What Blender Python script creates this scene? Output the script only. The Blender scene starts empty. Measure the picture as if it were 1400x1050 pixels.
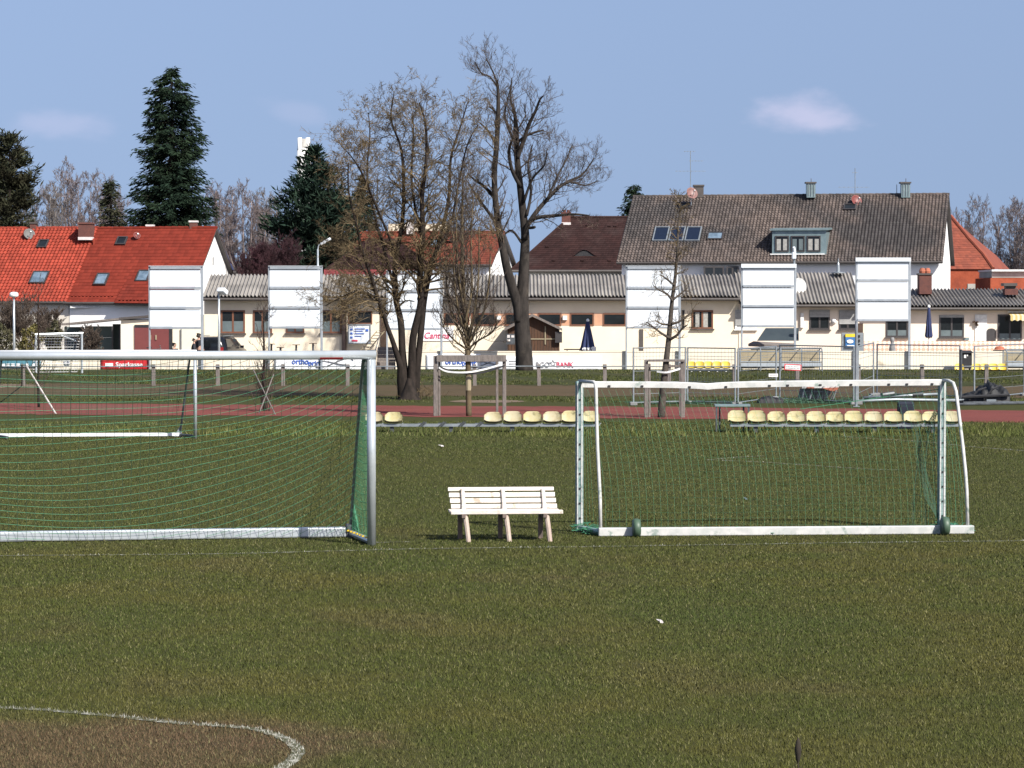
import bpy, math, random
import numpy as np
from mathutils import Vector, Matrix
R = math.radians
scene = bpy.context.scene
COL = scene.collection
rng = random.Random(7)
# ------------------------------------------------------------------ camera model (photo 1400x1050)
F = 4000.0; CX = 700.0; CY = 525.0; H = 3.2; HOR = 412.0
TH = math.atan((CY - HOR) / F)
def ray(px, py):
    dx = (px - CX) / F; dz = (CY - py) / F
    return Vector((dx, math.cos(TH) + dz * math.sin(TH), -math.sin(TH) + dz * math.cos(TH)))
def at(px, py, Y):
    d = ray(px, py); k = Y / d.y
    return Vector((d.x * k, Y, H + d.z * k))
def gnd(px, py):
    d = ray(px, py); k = -H / d.z
    return Vector((d.x * k, d.y * k, 0.0))
def hit(px, py, p, n):
    d = ray(px, py); c = Vector((0, 0, H))
    k = (p - c).dot(n) / d.dot(n)
    return c + d * k
# ------------------------------------------------------------------ objects
ORG = {}
def thing(name, label, cat, loc=(0, 0, 0), group=None):
    o = bpy.data.objects.new(name, None); COL.objects.link(o)
    o.empty_display_size = 0.3
    o.location = loc; ORG[o.name] = Vector(loc)
    o['label'] = label; o['category'] = cat
    if group: o['group'] = group
    return o
def tag(o, label, cat, group=None):
    o['label'] = label; o['category'] = cat
    if group: o['group'] = group
    return o
def struct(o, kind='structure', label=None):
    o['kind'] = kind
    if label: o['label'] = label
    return o
def copy_tree(o, parent=None):
    c = o.copy(); COL.objects.link(c)
    ORG[c.name] = ORG.get(o.name, Vector((0, 0, 0)))
    if parent is not None: c.parent = parent
    for ch in o.children: copy_tree(ch, c)
    return c

class MB:
    def __init__(s): s.v = []; s.f = []; s.r = []
    def quad(s, a, b, c, d, r=None):
        n = len(s.v); s.v += [tuple(a), tuple(b), tuple(c), tuple(d)]; s.f.append((n, n+1, n+2, n+3)); s.r.append(rng.random() if r is None else r)
    def tri(s, a, b, c, r=None):
        n = len(s.v); s.v += [tuple(a), tuple(b), tuple(c)]; s.f.append((n, n+1, n+2)); s.r.append(rng.random() if r is None else r)
    def poly(s, pts, r=.5):
        n = len(s.v); s.v += [tuple(p) for p in pts]; s.f.append(tuple(range(n, n+len(pts)))); s.r.append(r)
    def prism(s, pts, ext, r=None):
        """closed polygon pts (3d) extruded by vector ext"""
        r = rng.random() if r is None else r
        ext = Vector(ext); n = len(s.v); k = len(pts)
        s.v += [tuple(p) for p in pts] + [tuple(Vector(p) + ext) for p in pts]
        fs = [tuple(range(n, n+k)), tuple(range(n+2*k-1, n+k-1, -1))]
        for i in range(k):
            j = (i+1) % k; fs.append((n+j, n+i, n+k+i, n+k+j))
        s.f += fs; s.r += [r]*len(fs)
        return s
    def box(s, c, sx, sy, sz, ax=None, r=None):
        """centre c, half-free sizes; ax = (X,Y,Z) unit axes"""
        X, Y, Z = ax if ax else (Vector((1,0,0)), Vector((0,1,0)), Vector((0,0,1)))
        c = Vector(c)
        b = c - Z*(sz/2)
        pts = [b - X*sx/2 - Y*sy/2, b + X*sx/2 - Y*sy/2, b + X*sx/2 + Y*sy/2, b - X*sx/2 + Y*sy/2]
        return s.prism(pts, Z*sz, r)
    def bx(s, x0, x1, y0, y1, z0, z1, r=None):
        return s.box(((x0+x1)/2, (y0+y1)/2, (z0+z1)/2), abs(x1-x0), abs(y1-y0), abs(z1-z0), None, r)
    def fb(s, px0, py0, px1, py1, Y, dep, r=None):
        """facade-parallel box, front face at depth Y spanning the given photo rectangle"""
        a = at(px0, py1, Y); b = at(px1, py0, Y)
        return s.bx(a.x, b.x, Y, Y+dep, a.z, b.z, r)
    def tube(s, pts, rad, n=6, cap=True, r=None):
        pts = [Vector(p) for p in pts]
        if not hasattr(rad, '__len__'): rad = [rad]*len(pts)
        r = rng.random() if r is None else r
        t0 = (pts[1]-pts[0]).normalized()
        a = t0.orthogonal().normalized()
        base = len(s.v); m = len(pts)
        for i, p in enumerate(pts):
            t = (pts[min(i+1, m-1)] - pts[max(i-1, 0)])
            if t.length < 1e-9: t = t0
            t = t.normalized()
            a = (a - t*a.dot(t))
            if a.length < 1e-6: a = t.orthogonal()
            a = a.normalized(); b = t.cross(a)
            for k in range(n):
                w = 2*math.pi*k/n
                s.v.append(tuple(p + (a*math.cos(w) + b*math.sin(w))*rad[i]))
        for i in range(m-1):
            for k in range(n):
                k2 = (k+1) % n
                s.f.append((base+i*n+k, base+i*n+k2, base+(i+1)*n+k2, base+(i+1)*n+k)); s.r.append(r)
        if cap and n > 2:
            s.f.append(tuple(base+k for k in range(n-1, -1, -1))); s.r.append(r)
            s.f.append(tuple(base+(m-1)*n+k for k in range(n))); s.r.append(r)
        return s
    def lathe(s, c, prof, n=16, ax=None, r=None):
        X, Y, Z = ax if ax else (Vector((1,0,0)), Vector((0,1,0)), Vector((0,0,1)))
        c = Vector(c); r = rng.random() if r is None else r
        base = len(s.v); m = len(prof)
        for (rr, z) in prof:
            for k in range(n):
                w = 2*math.pi*k/n
                s.v.append(tuple(c + X*rr*math.cos(w) + Y*rr*math.sin(w) + Z*z))
        for i in range(m-1):
            for k in range(n):
                k2 = (k+1) % n
                s.f.append((base+i*n+k, base+i*n+k2, base+(i+1)*n+k2, base+(i+1)*n+k)); s.r.append(r)
        return s
    def grid(s, fn, nu, nv, rfn=None):
        base = len(s.v)
        for j in range(nv+1):
            for i in range(nu+1): s.v.append(tuple(fn(i/nu, j/nv)))
        for j in range(nv):
            for i in range(nu):
                a = base + j*(nu+1)+i
                s.f.append((a, a+1, a+nu+2, a+nu+1)); s.r.append(rfn(i/nu, j/nv) if rfn else .5)
        return s
    def build(s, name, mat, parent=None, smooth=False, loc=None, label=None, bevel=0):
        if parent is not None: off = ORG[parent.name]
        else: off = Vector(loc) if loc is not None else Vector((0, 0, 0))
        me = bpy.data.meshes.new(name)
        v = np.array(s.v, dtype=np.float64).reshape(-1, 3) - np.array(off)
        me.from_pydata(v.tolist(), [], s.f)
        at_ = me.attributes.new('rnd', 'FLOAT', 'FACE'); at_.data.foreach_set('value', s.r)
        me.materials.append(mat)
        if smooth: me.polygons.foreach_set('use_smooth', [True]*len(me.polygons))
        me.update()
        o = bpy.data.objects.new(name, me); COL.objects.link(o)
        if parent is not None:
            o.parent = parent; ORG[o.name] = ORG[parent.name]
        else:
            o.location = off; ORG[o.name] = off
        if label: o['label'] = label
        if bevel:
            m = o.modifiers.new('bevel', 'BEVEL'); m.width = bevel; m.segments = 2; m.limit_method = 'ANGLE'
        if smooth == 'auto':
            pass
        return o
# ------------------------------------------------------------------ materials
def newmat(name):
    m = bpy.data.materials.new(name); m.use_nodes = True
    nt = m.node_tree; b = nt.nodes['Principled BSDF']
    return m, nt, b
def N(nt, t, **kw):
    n = nt.nodes.new(t)
    for k, v in kw.items():
        if k in n.inputs.keys() if hasattr(n.inputs, 'keys') else False: n.inputs[k].default_value = v
        else: setattr(n, k, v)
    return n
def mixc(nt, fac, a, b, mode='MIX'):
    n = nt.nodes.new('ShaderNodeMix'); n.data_type = 'RGBA'; n.blend_type = mode
    L = nt.links
    for s_, v in ((0, fac), (6, a), (7, b)):
        if hasattr(v, 'is_output') or hasattr(v, 'links'): L.new(v, n.inputs[s_])
        elif s_ == 0: n.inputs[0].default_value = v
        else: n.inputs[s_].default_value = (*v, 1)
    return n.outputs[2]
def ramp(nt, src, lo, hi):
    n = nt.nodes.new('ShaderNodeMapRange'); n.interpolation_type = 'SMOOTHSTEP'
    nt.links.new(src, n.inputs[0]); n.inputs[1].default_value = lo; n.inputs[2].default_value = hi
    return n.outputs[0]
def math_(nt, op, a, b=None):
    n = nt.nodes.new('ShaderNodeMath'); n.operation = op
    for i, v in enumerate((a, b)):
        if v is None: continue
        if hasattr(v, 'links'): nt.links.new(v, n.inputs[i])
        else: n.inputs[i].default_value = v
    return n.outputs[0]
def noise(nt, vec, scale, detail=3, rough=.6, stretch=None):
    if stretch:
        mp = nt.nodes.new('ShaderNodeMapping'); mp.inputs['Scale'].default_value = stretch
        nt.links.new(vec, mp.inputs[0]); vec = mp.outputs[0]
    n = nt.nodes.new('ShaderNodeTexNoise'); n.inputs['Scale'].default_value = scale
    n.inputs['Detail'].default_value = detail; n.inputs['Roughness'].default_value = rough
    nt.links.new(vec, n.inputs['Vector'])
    return n.outputs[0]
def pos(nt):
    return nt.nodes.new('ShaderNodeNewGeometry').outputs['Position']
def rnd(nt):
    n = nt.nodes.new('ShaderNodeAttribute'); n.attribute_name = 'rnd'
    return n.outputs['Fac']
def mat(name, c1, c2=None, scale=3.0, rough=.7, metal=0, rvar=0, bump=0, bscale=None, stretch=None, c3=None, s3=.4, t3=(.5, .7), spec=None, trans=0):
    """noise-mottled colour c1..c2, optional blotches of c3, optional per-face variation"""
    m, nt, b = newmat(name)
    p = pos(nt)
    if c2 is None: c2 = tuple(x*.82 for x in c1)
    nz = noise(nt, p, scale, 4, .65, stretch)
    c = mixc(nt, ramp(nt, nz, .35, .65), c1, c2)
    if c3 is not None:
        c = mixc(nt, ramp(nt, noise(nt, p, s3, 5, .6), *t3), c, c3)
    if rvar:
        k = math_(nt, 'MULTIPLY_ADD', rnd(nt), 2*rvar); nt.nodes[-1].inputs[2].default_value = 1-rvar
        g = nt.nodes.new('ShaderNodeCombineColor')
        for i in range(3): nt.links.new(k, g.inputs[i])
        c = mixc(nt, 1.0, c, g.outputs[0], 'MULTIPLY')
    nt.links.new(c, b.inputs['Base Color'])
    b.inputs['Roughness'].default_value = rough; b.inputs['Metallic'].default_value = metal
    if spec is not None: b.inputs['Specular IOR Level'].default_value = spec
    if bump:
        bn = nt.nodes.new('ShaderNodeBump'); bn.inputs['Strength'].default_value = bump; bn.inputs['Distance'].default_value = .02
        nt.links.new(noise(nt, p, bscale or scale*4, 4, .7), bn.inputs['Height']); nt.links.new(bn.outputs[0], b.inputs['Normal'])
    return m
M = {}
M['alu'] = mat('painted_aluminium', (.52,.56,.58), (.44,.48,.50), 2.5, .32, .45, c3=(.36,.40,.40), s3=3.0, t3=(.62,.72))
M['white_tube'] = mat('white_tube', (.72,.74,.75), (.64,.66,.67), 3, .5)
M['alu_old'] = mat('worn_white_paint', (.52,.515,.495), (.40,.41,.395), 5, .6, 0, c3=(.22,.27,.24), s3=6, t3=(.56,.68))
M['alu_green'] = mat('weathered_post', (.26,.34,.335), (.15,.25,.245), 9, .5, .2, c3=(.08,.16,.15), s3=9, t3=(.6,.66))
M['steel'] = mat('galvanised_steel', (.30,.33,.35), (.23,.26,.275), 4, .45, .5)
M['steel_dk'] = mat('dark_steel', (.09,.10,.11), (.05,.055,.06), 4, .5, .3)
M['net_green'] = mat('green_net_cord', (.05,.20,.105), (.035,.16,.085), 1.5, .8)
M['net_dark'] = mat('dark_net_cord', (.030,.075,.042), (.025,.055,.03), 1.5, .8)
M['net_white'] = mat('white_net_cord', (.7,.7,.7), (.6,.6,.6), 1.5, .8)
M['red_sticker'] = mat('red_sticker', (.62,.05,.06), None, 6, .5)
M['bench_wood'] = mat('white_bench_slats', (.66,.61,.56), (.54,.48,.42), 4, .75, c3=(.36,.29,.22), s3=7, t3=(.56,.70), stretch=(1,6,6))
M['bench_leg'] = mat('pinkish_bench_leg', (.44,.36,.30), (.36,.28,.235), 6, .8, bump=.2)
M['bench_frame'] = mat('brown_leg', (.16,.12,.10), (.10,.08,.07), 6, .8)
M['seat_yellow'] = mat('faded_yellow_plastic', (.34,.295,.135), (.36,.325,.19), 7, .6, c3=(.17,.15,.065), s3=6, t3=(.55,.7))
M['seat_pale'] = mat('bleached_plastic', (.37,.33,.215), (.32,.275,.15), 5, .55, c3=(.22,.185,.095), s3=6, t3=(.55,.7))
M['seat_new'] = mat('bright_yellow_plastic', (.60,.45,.05), (.54,.39,.05), 5, .4)
M['white_panel'] = mat('white_panel', (.66,.70,.745), (.62,.665,.71), .5, .55, c3=(.57,.61,.65), s3=1.2, t3=(.6,.85))
M['board_frame'] = mat('board_frame_grey', (.36,.39,.42), (.30,.33,.36), 3, .45, .35)
M['cream'] = mat('cream_render', (.74,.66,.52), (.70,.615,.475), .6, .85, bump=.15, bscale=20, c3=(.64,.56,.43), s3=.8, t3=(.58,.8))
M['cream_pink'] = mat('pinkish_render', (.75,.645,.53), (.71,.60,.49), .6, .85, bump=.15, bscale=20, c3=(.63,.53,.44), s3=.9, t3=(.58,.8))
M['pale_wall'] = mat('pale_house_render', (.66,.61,.53), (.58,.54,.47), .5, .9)
M['white_wall'] = mat('white_render', (.84,.84,.82), (.80,.79,.76), .5, .85, bump=.1, bscale=15)
M['grey_wall'] = mat('grey_render', (.40,.39,.36), (.30,.29,.27), .8, .9)
M['low_wall'] = mat('cream_masonry', (.74,.67,.54), (.66,.59,.47), .7, .9, bump=.2, bscale=12, c3=(.42,.36,.26), s3=1.4, t3=(.6,.8))
M['plank_pink'] = mat('pink_panel', (.52,.29,.18), (.46,.25,.16), 2, .8)
M['brown_frame'] = mat('brown_window_frame', (.17,.068,.034), (.13,.052,.028), 5, .6)
M['dark_frame'] = mat('dark_window_frame', (.045,.04,.04), None, 5, .5)
M['white_frame'] = mat('white_window_frame', (.75,.75,.73), None, 5, .5)
M['glass'] = mat('window_glass', (.008,.010,.012), (.016,.019,.021), .9, .06, spec=.35)
M['glass_pale'] = mat('frosted_lower_pane', (.13,.16,.165), (.10,.125,.13), 1.5, .3, spec=.3)
M['glass_sky'] = mat('skylight_glass', (.16,.22,.28), (.08,.12,.16), 1.5, .08, spec=.9)
M['curtain'] = mat('curtain', (.36,.355,.33), (.27,.265,.245), 9, .9)
M['tile_orange'] = mat('bright_clay_tile', (.27,.044,.026), (.235,.038,.022), .5, .7, rvar=.2, c3=(.17,.034,.022), s3=.5, t3=(.55,.8), spec=.2)
M['tile_red'] = mat('dark_red_tile', (.170,.026,.015), (.145,.022,.013), .5, .75, rvar=.16, c3=(.115,.020,.013), s3=.35, t3=(.5,.8), spec=.15)
M['tile_faded'] = mat('faded_red_tile', (.185,.050,.028), (.135,.038,.024), .6, .75, rvar=.22, c3=(.12,.04,.028), s3=.5, t3=(.48,.75), spec=.15)
M['tile_brown'] = mat('brown_tile', (.030,.0135,.0120), (.024,.0115,.0105), .6, .8, rvar=.22, c3=(.038,.023,.021), spec=.15, s3=.4, t3=(.5,.75))
M['tile_grey'] = mat('weathered_concrete_tile', (.108,.085,.074), (.080,.066,.060), .35, .85, rvar=.30, c3=(.052,.047,.046), s3=.16, t3=(.47,.62), spec=.25)
M['tile_rust'] = mat('rust_tile', (.21,.050,.024), (.16,.038,.02), .8, .8, rvar=.2)
M['fibre'] = mat('weathered_fibre_cement', (.25,.232,.21), (.18,.168,.155), .5, .9, rvar=.14, c3=(.11,.10,.095), s3=.7, t3=(.5,.75))
M['fascia'] = mat('dark_fascia', (.07,.06,.055), None, 4, .6)
M['fascia_red'] = mat('burgundy_fascia', (.26,.045,.05), None, 4, .6)
M['brick_red'] = None
M['chimney_brick'] = mat('chimney_brick', (.12,.045,.034), (.09,.036,.03), 6, .9, bump=.4)
M['chimney_white'] = mat('pale_chimney_base', (.62,.58,.56), None, 6, .8)
M['dish_grey'] = mat('grey_dish', (.13,.13,.125), None, 5, .7)
M['dish_red'] = mat('red_dish', (.17,.04,.034), None, 5, .5)
M['dish_pink'] = mat('faded_red_dish', (.20,.10,.088), None, 5, .5)
M['zinc'] = mat('zinc_cladding', (.22,.29,.30), (.17,.23,.24), 3, .45, .4)
M['solar'] = mat('solar_panel', (.008,.013,.028), None, 4, .08, spec=.8)
M['burgundy'] = mat('burgundy_door', (.15,.034,.032), (.13,.03,.028), 2, .6)
M['teal_fence'] = mat('teal_grey_panel', (.075,.105,.10), (.06,.085,.082), 1.2, .6)
M['old_wood'] = mat('grey_weathered_wood', (.18,.155,.14), (.115,.10,.092), 5, .9, stretch=(5,5,1), bump=.4)
M['dark_wood'] = mat('dark_stained_wood', (.075,.045,.03), (.05,.03,.02), 5, .85)
M['shed_wood'] = mat('brown_shed_boards', (.085,.038,.017), (.055,.026,.013), 2.5, .8, stretch=(4,1,.6))
M['dark_bark'] = mat('dark_bark', (.034,.027,.023), (.018,.015,.013), 6, .95, spec=.1, bump=.8, bscale=18, stretch=(1,1,.35))
M['grey_bark'] = mat('grey_bark', (.043,.037,.033), (.024,.021,.019), 5, .95, spec=.1, bump=.8, bscale=15, stretch=(1,1,.35), c3=(.066,.056,.046), s3=1.5, t3=(.55,.75))
M['twig_gold'] = mat('lichen_twig', (.155,.115,.064), (.098,.075,.046), 1.2, .95, rvar=.35, spec=.1)
M['twig_brown'] = mat('brown_twig', (.085,.066,.053), (.115,.090,.072), 1, .95, spec=.1, rvar=.3)
M['sapling_grey'] = mat('sapling_grey_bark', (.085,.072,.060), (.05,.043,.037), 6, .95, spec=.1, bump=.5, bscale=18)
M['sapling_bark'] = mat('sapling_bark', (.13,.10,.06), (.085,.066,.042), 4, .95, spec=.1)
M['twig_pink'] = mat('far_pinkish_twig', (.21,.165,.155), (.16,.13,.122), .4, .95, rvar=.3)
M['twig_grey'] = mat('far_grey_twig', (.20,.172,.155), (.15,.13,.118), .4, .95, rvar=.3)
M['twig_plum'] = mat('plum_twig', (.060,.020,.026), (.042,.016,.02), .6, .95, rvar=.4)
M['needle'] = mat('spruce_needle', (.011,.022,.014), (.019,.032,.017), .5, .95, rvar=.5, spec=.1)
M['needle_pine'] = mat('pine_needle', (.012,.024,.017), (.021,.036,.023), .5, .95, rvar=.5, spec=.1)
M['needle_brown'] = mat('olive_pine_needle', (.026,.032,.018), (.038,.036,.021), .5, .95, rvar=.5, spec=.1)
M['bud'] = mat('golden_bud', (.10,.073,.034), (.07,.055,.028), .9, .9, rvar=.4)
M['leaf_yellow'] = mat('yellow_shrub', (.13,.11,.028), (.075,.07,.025), 1.2, .9, rvar=.4)
M['leaf_olive'] = mat('olive_shrub', (.05,.05,.021), (.066,.057,.03), 1.2, .9, rvar=.4)
M['navy'] = mat('navy_canvas', (.022,.032,.10), (.016,.024,.07), 3, .85)
M['navy_dark'] = mat('dark_navy_cloth', (.010,.014,.03), (.007,.009,.018), 3, .85)
M['canvas_white'] = mat('white_canvas', (.78,.78,.76), None, 4, .8)
M['black'] = mat('black_cloth', (.012,.012,.015), (.02,.02,.022), 4, .75)
M['black_gloss'] = mat('black_car_paint', (.006,.007,.010), (.010,.011,.014), 2, .2, spec=.35)
M['rubber'] = mat('rubber', (.02,.02,.02), None, 8, .9)
M['skin'] = mat('skin', (.50,.30,.22), None, 5, .6)
M['hair'] = mat('dark_hair', (.02,.015,.012), None, 8, .7)
M['jacket_dark'] = mat('dark_jacket', (.016,.017,.022), (.03,.03,.036), 6, .85)
M['trouser'] = mat('dark_trousers', (.02,.022,.03), None, 6, .9)
M['plate_white'] = mat('white_plate', (.8,.8,.8), None, 5, .5)
M['red_lamp'] = mat('red_lamp', (.35,.02,.02), None, 5, .3)
M['banner_white'] = mat('white_banner', (.82,.83,.84), (.76,.77,.79), 1, .6)
M['banner_red'] = mat('red_banner', (.48,.018,.024), (.43,.016,.021), 1.5, .55)
M['banner_teal'] = mat('teal_banner', (.07,.20,.25), (.055,.16,.21), 1.5, .55)
M['txt_white'] = mat('white_lettering', (.82,.82,.82), None, 5, .6)
M['txt_blue'] = mat('blue_lettering', (.03,.10,.42), None, 5, .6)
M['txt_grey'] = mat('grey_lettering', (.20,.20,.21), None, 5, .6)
M['txt_red'] = mat('red_lettering', (.55,.05,.10), None, 5, .6)
M['txt_pink'] = mat('magenta_lettering', (.62,.04,.13), None, 5, .6)
M['sign_blue'] = mat('blue_sign', (.04,.16,.38), None, 4, .5)
M['sign_yellow'] = mat('yellow_sign', (.75,.52,.03), None, 4, .5)
M['wheel_green'] = mat('green_plastic', (.055,.095,.06), (.04,.075,.05), 6, .5)
M['tan_panel'] = mat('tan_panel', (.30,.25,.16), (.25,.21,.135), 1.5, .6)
M['clear'] = mat('shelter_glazing', (.30,.32,.32), (.22,.24,.24), 1, .15, spec=.8)
M['tarp'] = mat('black_tarp', (.008,.009,.011), (.013,.014,.016), 5, .7, bump=.3, bscale=6)
M['terracotta'] = mat('terracotta', (.36,.11,.06), None, 5, .8)
M['stone'] = mat('grey_stone', (.24,.24,.24), (.16,.16,.16), 6, .9, bump=.5)
M['dry_stalk'] = mat('dry_stalk', (.035,.026,.016), (.02,.015,.01), 8, .95)
M['brown_pipe'] = mat('brown_pipe', (.13,.09,.075), None, 5, .7)
M['dark_slope'] = mat('dark_slope', (.040,.052,.056), (.03,.04,.045), 1, .5)
M['awning'] = None
# ------------------------------------------------------------------ camera, sun, sky
cam = bpy.data.cameras.new('camera'); cam.sensor_fit = 'HORIZONTAL'; cam.sensor_width = 36
cam.lens = F/1400*36; cam.clip_end = 20000; cam.clip_start = .1
co = bpy.data.objects.new('camera', cam); COL.objects.link(co)
co.location = (0, 0, H); co.rotation_euler = (math.pi/2 - TH, 0, 0)
scene.camera = co
SUN_AZ = 41.0; SUN_EL = 40.5      # azimuth: degrees to the right of straight behind the camera
sd = Vector((math.sin(R(SUN_AZ))*math.cos(R(SUN_EL)), -math.cos(R(SUN_AZ))*math.cos(R(SUN_EL)), math.sin(R(SUN_EL))))
sl = bpy.data.lights.new('sun', 'SUN'); sl.energy = 4.3; sl.angle = R(.5); sl.color = (1.0, .955, .88)
so = bpy.data.objects.new('sun', sl); COL.objects.link(so)
so.rotation_euler = sd.to_track_quat('Z', 'Y').to_euler(); so.location = (30, -20, 60)
w = bpy.data.worlds.new('World'); scene.world = w; w.use_nodes = True
nt = w.node_tree; bg = nt.nodes['Background']
sky = nt.nodes.new('ShaderNodeTexSky'); sky.sky_type = 'NISHITA'; sky.sun_disc = False
sky.sun_elevation = R(SUN_EL); sky.sun_rotation = R(180 - SUN_AZ)
sky.air_density = 1.0; sky.dust_density = .6; sky.ozone_density = 2.0
tc = nt.nodes.new('ShaderNodeTexCoord')
sep = nt.nodes.new('ShaderNodeSeparateXYZ'); nt.links.new(tc.outputs['Generated'], sep.inputs[0])
zz = math_(nt, 'MULTIPLY_ADD', sep.outputs[2], 1.0); nt.nodes[-1].inputs[2].default_value = .30
cmb = nt.nodes.new('ShaderNodeCombineXYZ')
nt.links.new(sep.outputs[0], cmb.inputs[0]); nt.links.new(sep.outputs[1], cmb.inputs[1]); nt.links.new(zz, cmb.inputs[2])
nrm = nt.nodes.new('ShaderNodeVectorMath'); nrm.operation = 'NORMALIZE'
nt.links.new(cmb.outputs[0], nrm.inputs[0]); nt.links.new(nrm.outputs[0], sky.inputs[0])
tint = mixc(nt, 1.0, sky.outputs[0], (1.19, 1.005, .915), 'MULTIPLY')
# thin clouds, placed by direction in the sky
def cloud(src, px, py, wx, wy, colr, amt, seed):
    d = ray(px, py); u0 = d.x/d.y; w0 = d.z/d.y
    u = math_(nt, 'DIVIDE', sep.outputs[0], sep.outputs[1]); v = math_(nt, 'DIVIDE', sep.outputs[2], sep.outputs[1])
    cu = nt.nodes.new('ShaderNodeCombineXYZ'); nt.links.new(u, cu.inputs[0]); nt.links.new(v, cu.inputs[1]); cu.inputs[2].default_value = seed
    nz = noise(nt, cu.outputs[0], 55, 4, .5, (1, 2.0, 1))
    a = math_(nt, 'DIVIDE', math_(nt, 'SUBTRACT', u, u0), wx/F); b = math_(nt, 'DIVIDE', math_(nt, 'SUBTRACT', v, w0), wy/F)
    b2 = math_(nt, 'ADD', b, math_(nt, 'MULTIPLY', a, .45))
    rr = math_(nt, 'SQRT', math_(nt, 'ADD', math_(nt, 'MULTIPLY', a, a), math_(nt, 'MULTIPLY', b2, b2)))
    k = math_(nt, 'ADD', rr, math_(nt, 'MULTIPLY', math_(nt, 'SUBTRACT', nz, .5), 1.7))
    mk = math_(nt, 'MULTIPLY', ramp(nt, k, 1.15, .05), amt)
    fr = math_(nt, 'GREATER_THAN', sep.outputs[1], 0.0)
    return mixc(nt, math_(nt, 'MULTIPLY', mk, fr), src, colr)
zr = nt.nodes.new('ShaderNodeMapRange'); nt.links.new(sep.outputs[2], zr.inputs[0]); zr.inputs[1].default_value = 0; zr.inputs[2].default_value = .11; zr.inputs[3].default_value = .74; zr.inputs[4].default_value = .96
zc_ = nt.nodes.new('ShaderNodeCombineColor')
for i in range(3): nt.links.new(zr.outputs[0], zc_.inputs[i])
tint = mixc(nt, 1.0, tint, zc_.outputs[0], 'MULTIPLY')
cl = (5.3, 4.55, 5.5)
c_ = cloud(tint, 1108, 158, 84, 30, cl, .30, 1.3)
c_ = cloud(c_, 70, 168, 85, 22, cl, .13, 4.1)
c_ = cloud(c_, 410, 155, 50, 20, cl, .07, 7.7)
nt.links.new(c_, bg.inputs[0]); bg.inputs[1].default_value = .112
scene.view_settings.view_transform = 'Standard'; scene.view_settings.look = 'None'
scene.view_settings.exposure = .90; scene.view_settings.gamma = 1
# ------------------------------------------------------------------ ground
WORN = gnd(120, 1022); WORN2 = gnd(330, 1005)
def turf_colour(nt, p, dark=1.0):
    """patchy mown turf: greens, olive and brown worn patches (all by position)"""
    g1 = (.047*dark, .056*dark, .012*dark); g2 = (.066*dark, .063*dark, .0155*dark); br = (.074*dark, .060*dark, .026*dark)
    c = mixc(nt, ramp(nt, noise(nt, p, .55, 5, .6), .35, .68), g1, g2)
    gr = (.040*dark, .056*dark, .013*dark)
    c = mixc(nt, math_(nt, 'MULTIPLY', ramp(nt, noise(nt, p, .16, 4, .6, (1, .6, 1)), .42, .66), .8), c, gr)
    c = mixc(nt, math_(nt, 'MULTIPLY', ramp(nt, noise(nt, p, .42, 6, .7, (1, .55, 1)), .50, .74), .75), c, br)
    sy = nt.nodes.new('ShaderNodeSeparateXYZ'); nt.links.new(p, sy.inputs[0])
    far = math_(nt, 'ADD', math_(nt, 'ADD', sy.outputs[1], math_(nt, 'MULTIPLY', sy.outputs[0], -.17)), math_(nt, 'MULTIPLY', math_(nt, 'SUBTRACT', noise(nt, p, .35, 4, .6), .5), 14.0))
    c = mixc(nt, math_(nt, 'MULTIPLY', ramp(nt, far, 36, 44), .62), c, (.043*dark, .053*dark, .0145*dark))
    for cpos, rx, ry, am in ((WORN, 2.3, 1.7, .75), (WORN2, 1.0, .8, .35)):
        mp = nt.nodes.new('ShaderNodeMapping'); mp.vector_type = 'TEXTURE'
        mp.inputs['Location'].default_value = cpos; mp.inputs['Scale'].default_value = (rx, ry, 5)
        nt.links.new(p, mp.inputs[0])
        ln = nt.nodes.new('ShaderNodeVectorMath'); ln.operation = 'LENGTH'; nt.links.new(mp.outputs[0], ln.inputs[0])
        k = math_(nt, 'ADD', ln.outputs['Value'], math_(nt, 'MULTIPLY', math_(nt, 'SUBTRACT', noise(nt, p, 1.6, 5, .65), .5), 1.2))
        c = mixc(nt, math_(nt, 'MULTIPLY', ramp(nt, k, 1.15, .5), am), c, (.094*dark, .058*dark, .038*dark))
    return c
m, nt, b = newmat('turf_ground'); p = pos(nt)
c = turf_colour(nt, p, .95)
c = mixc(nt, ramp(nt, noise(nt, p, 45, 3, .7), .40, .62), c, (.048, .045, .017))
nt.links.new(c, b.inputs['Base Color']); b.inputs['Roughness'].default_value = .95; b.inputs['Specular IOR Level'].default_value = .1
bn = nt.nodes.new('ShaderNodeBump'); bn.inputs['Strength'].default_value = .7; bn.inputs['Distance'].default_value = .03
nt.links.new(noise(nt, p, 30, 4, .7), bn.inputs['Height']); nt.links.new(bn.outputs[0], b.inputs['Normal'])
M['turf'] = m
def blade_mat(name, dark):
    m, nt, b = newmat(name); p = pos(nt)
    c = turf_colour(nt, p, dark)
    r = rnd(nt)
    c = mixc(nt, ramp(nt, r, .78, 1.0), c, (.098*dark, .092*dark, .042*dark))     # dry straw blades
    k = math_(nt, 'MULTIPLY_ADD', r, .42); nt.nodes[-1].inputs[2].default_value = .82
    g = nt.nodes.new('ShaderNodeCombineColor')
    for i in range(3): nt.links.new(k, g.inputs[i])
    c = mixc(nt, 1.0, c, g.outputs[0], 'MULTIPLY')
    pa = nt.nodes.new('ShaderNodeAttribute'); pa.attribute_name = 'paint'
    c = mixc(nt, pa.outputs['Fac'], c, (.36, .355, .31))
    nt.links.new(c, b.inputs['Base Color']); b.inputs['Roughness'].default_value = .8; b.inputs['Specular IOR Level'].default_value = .15
    return m
M['blade'] = blade_mat('grass_blade', 1.25)
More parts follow.
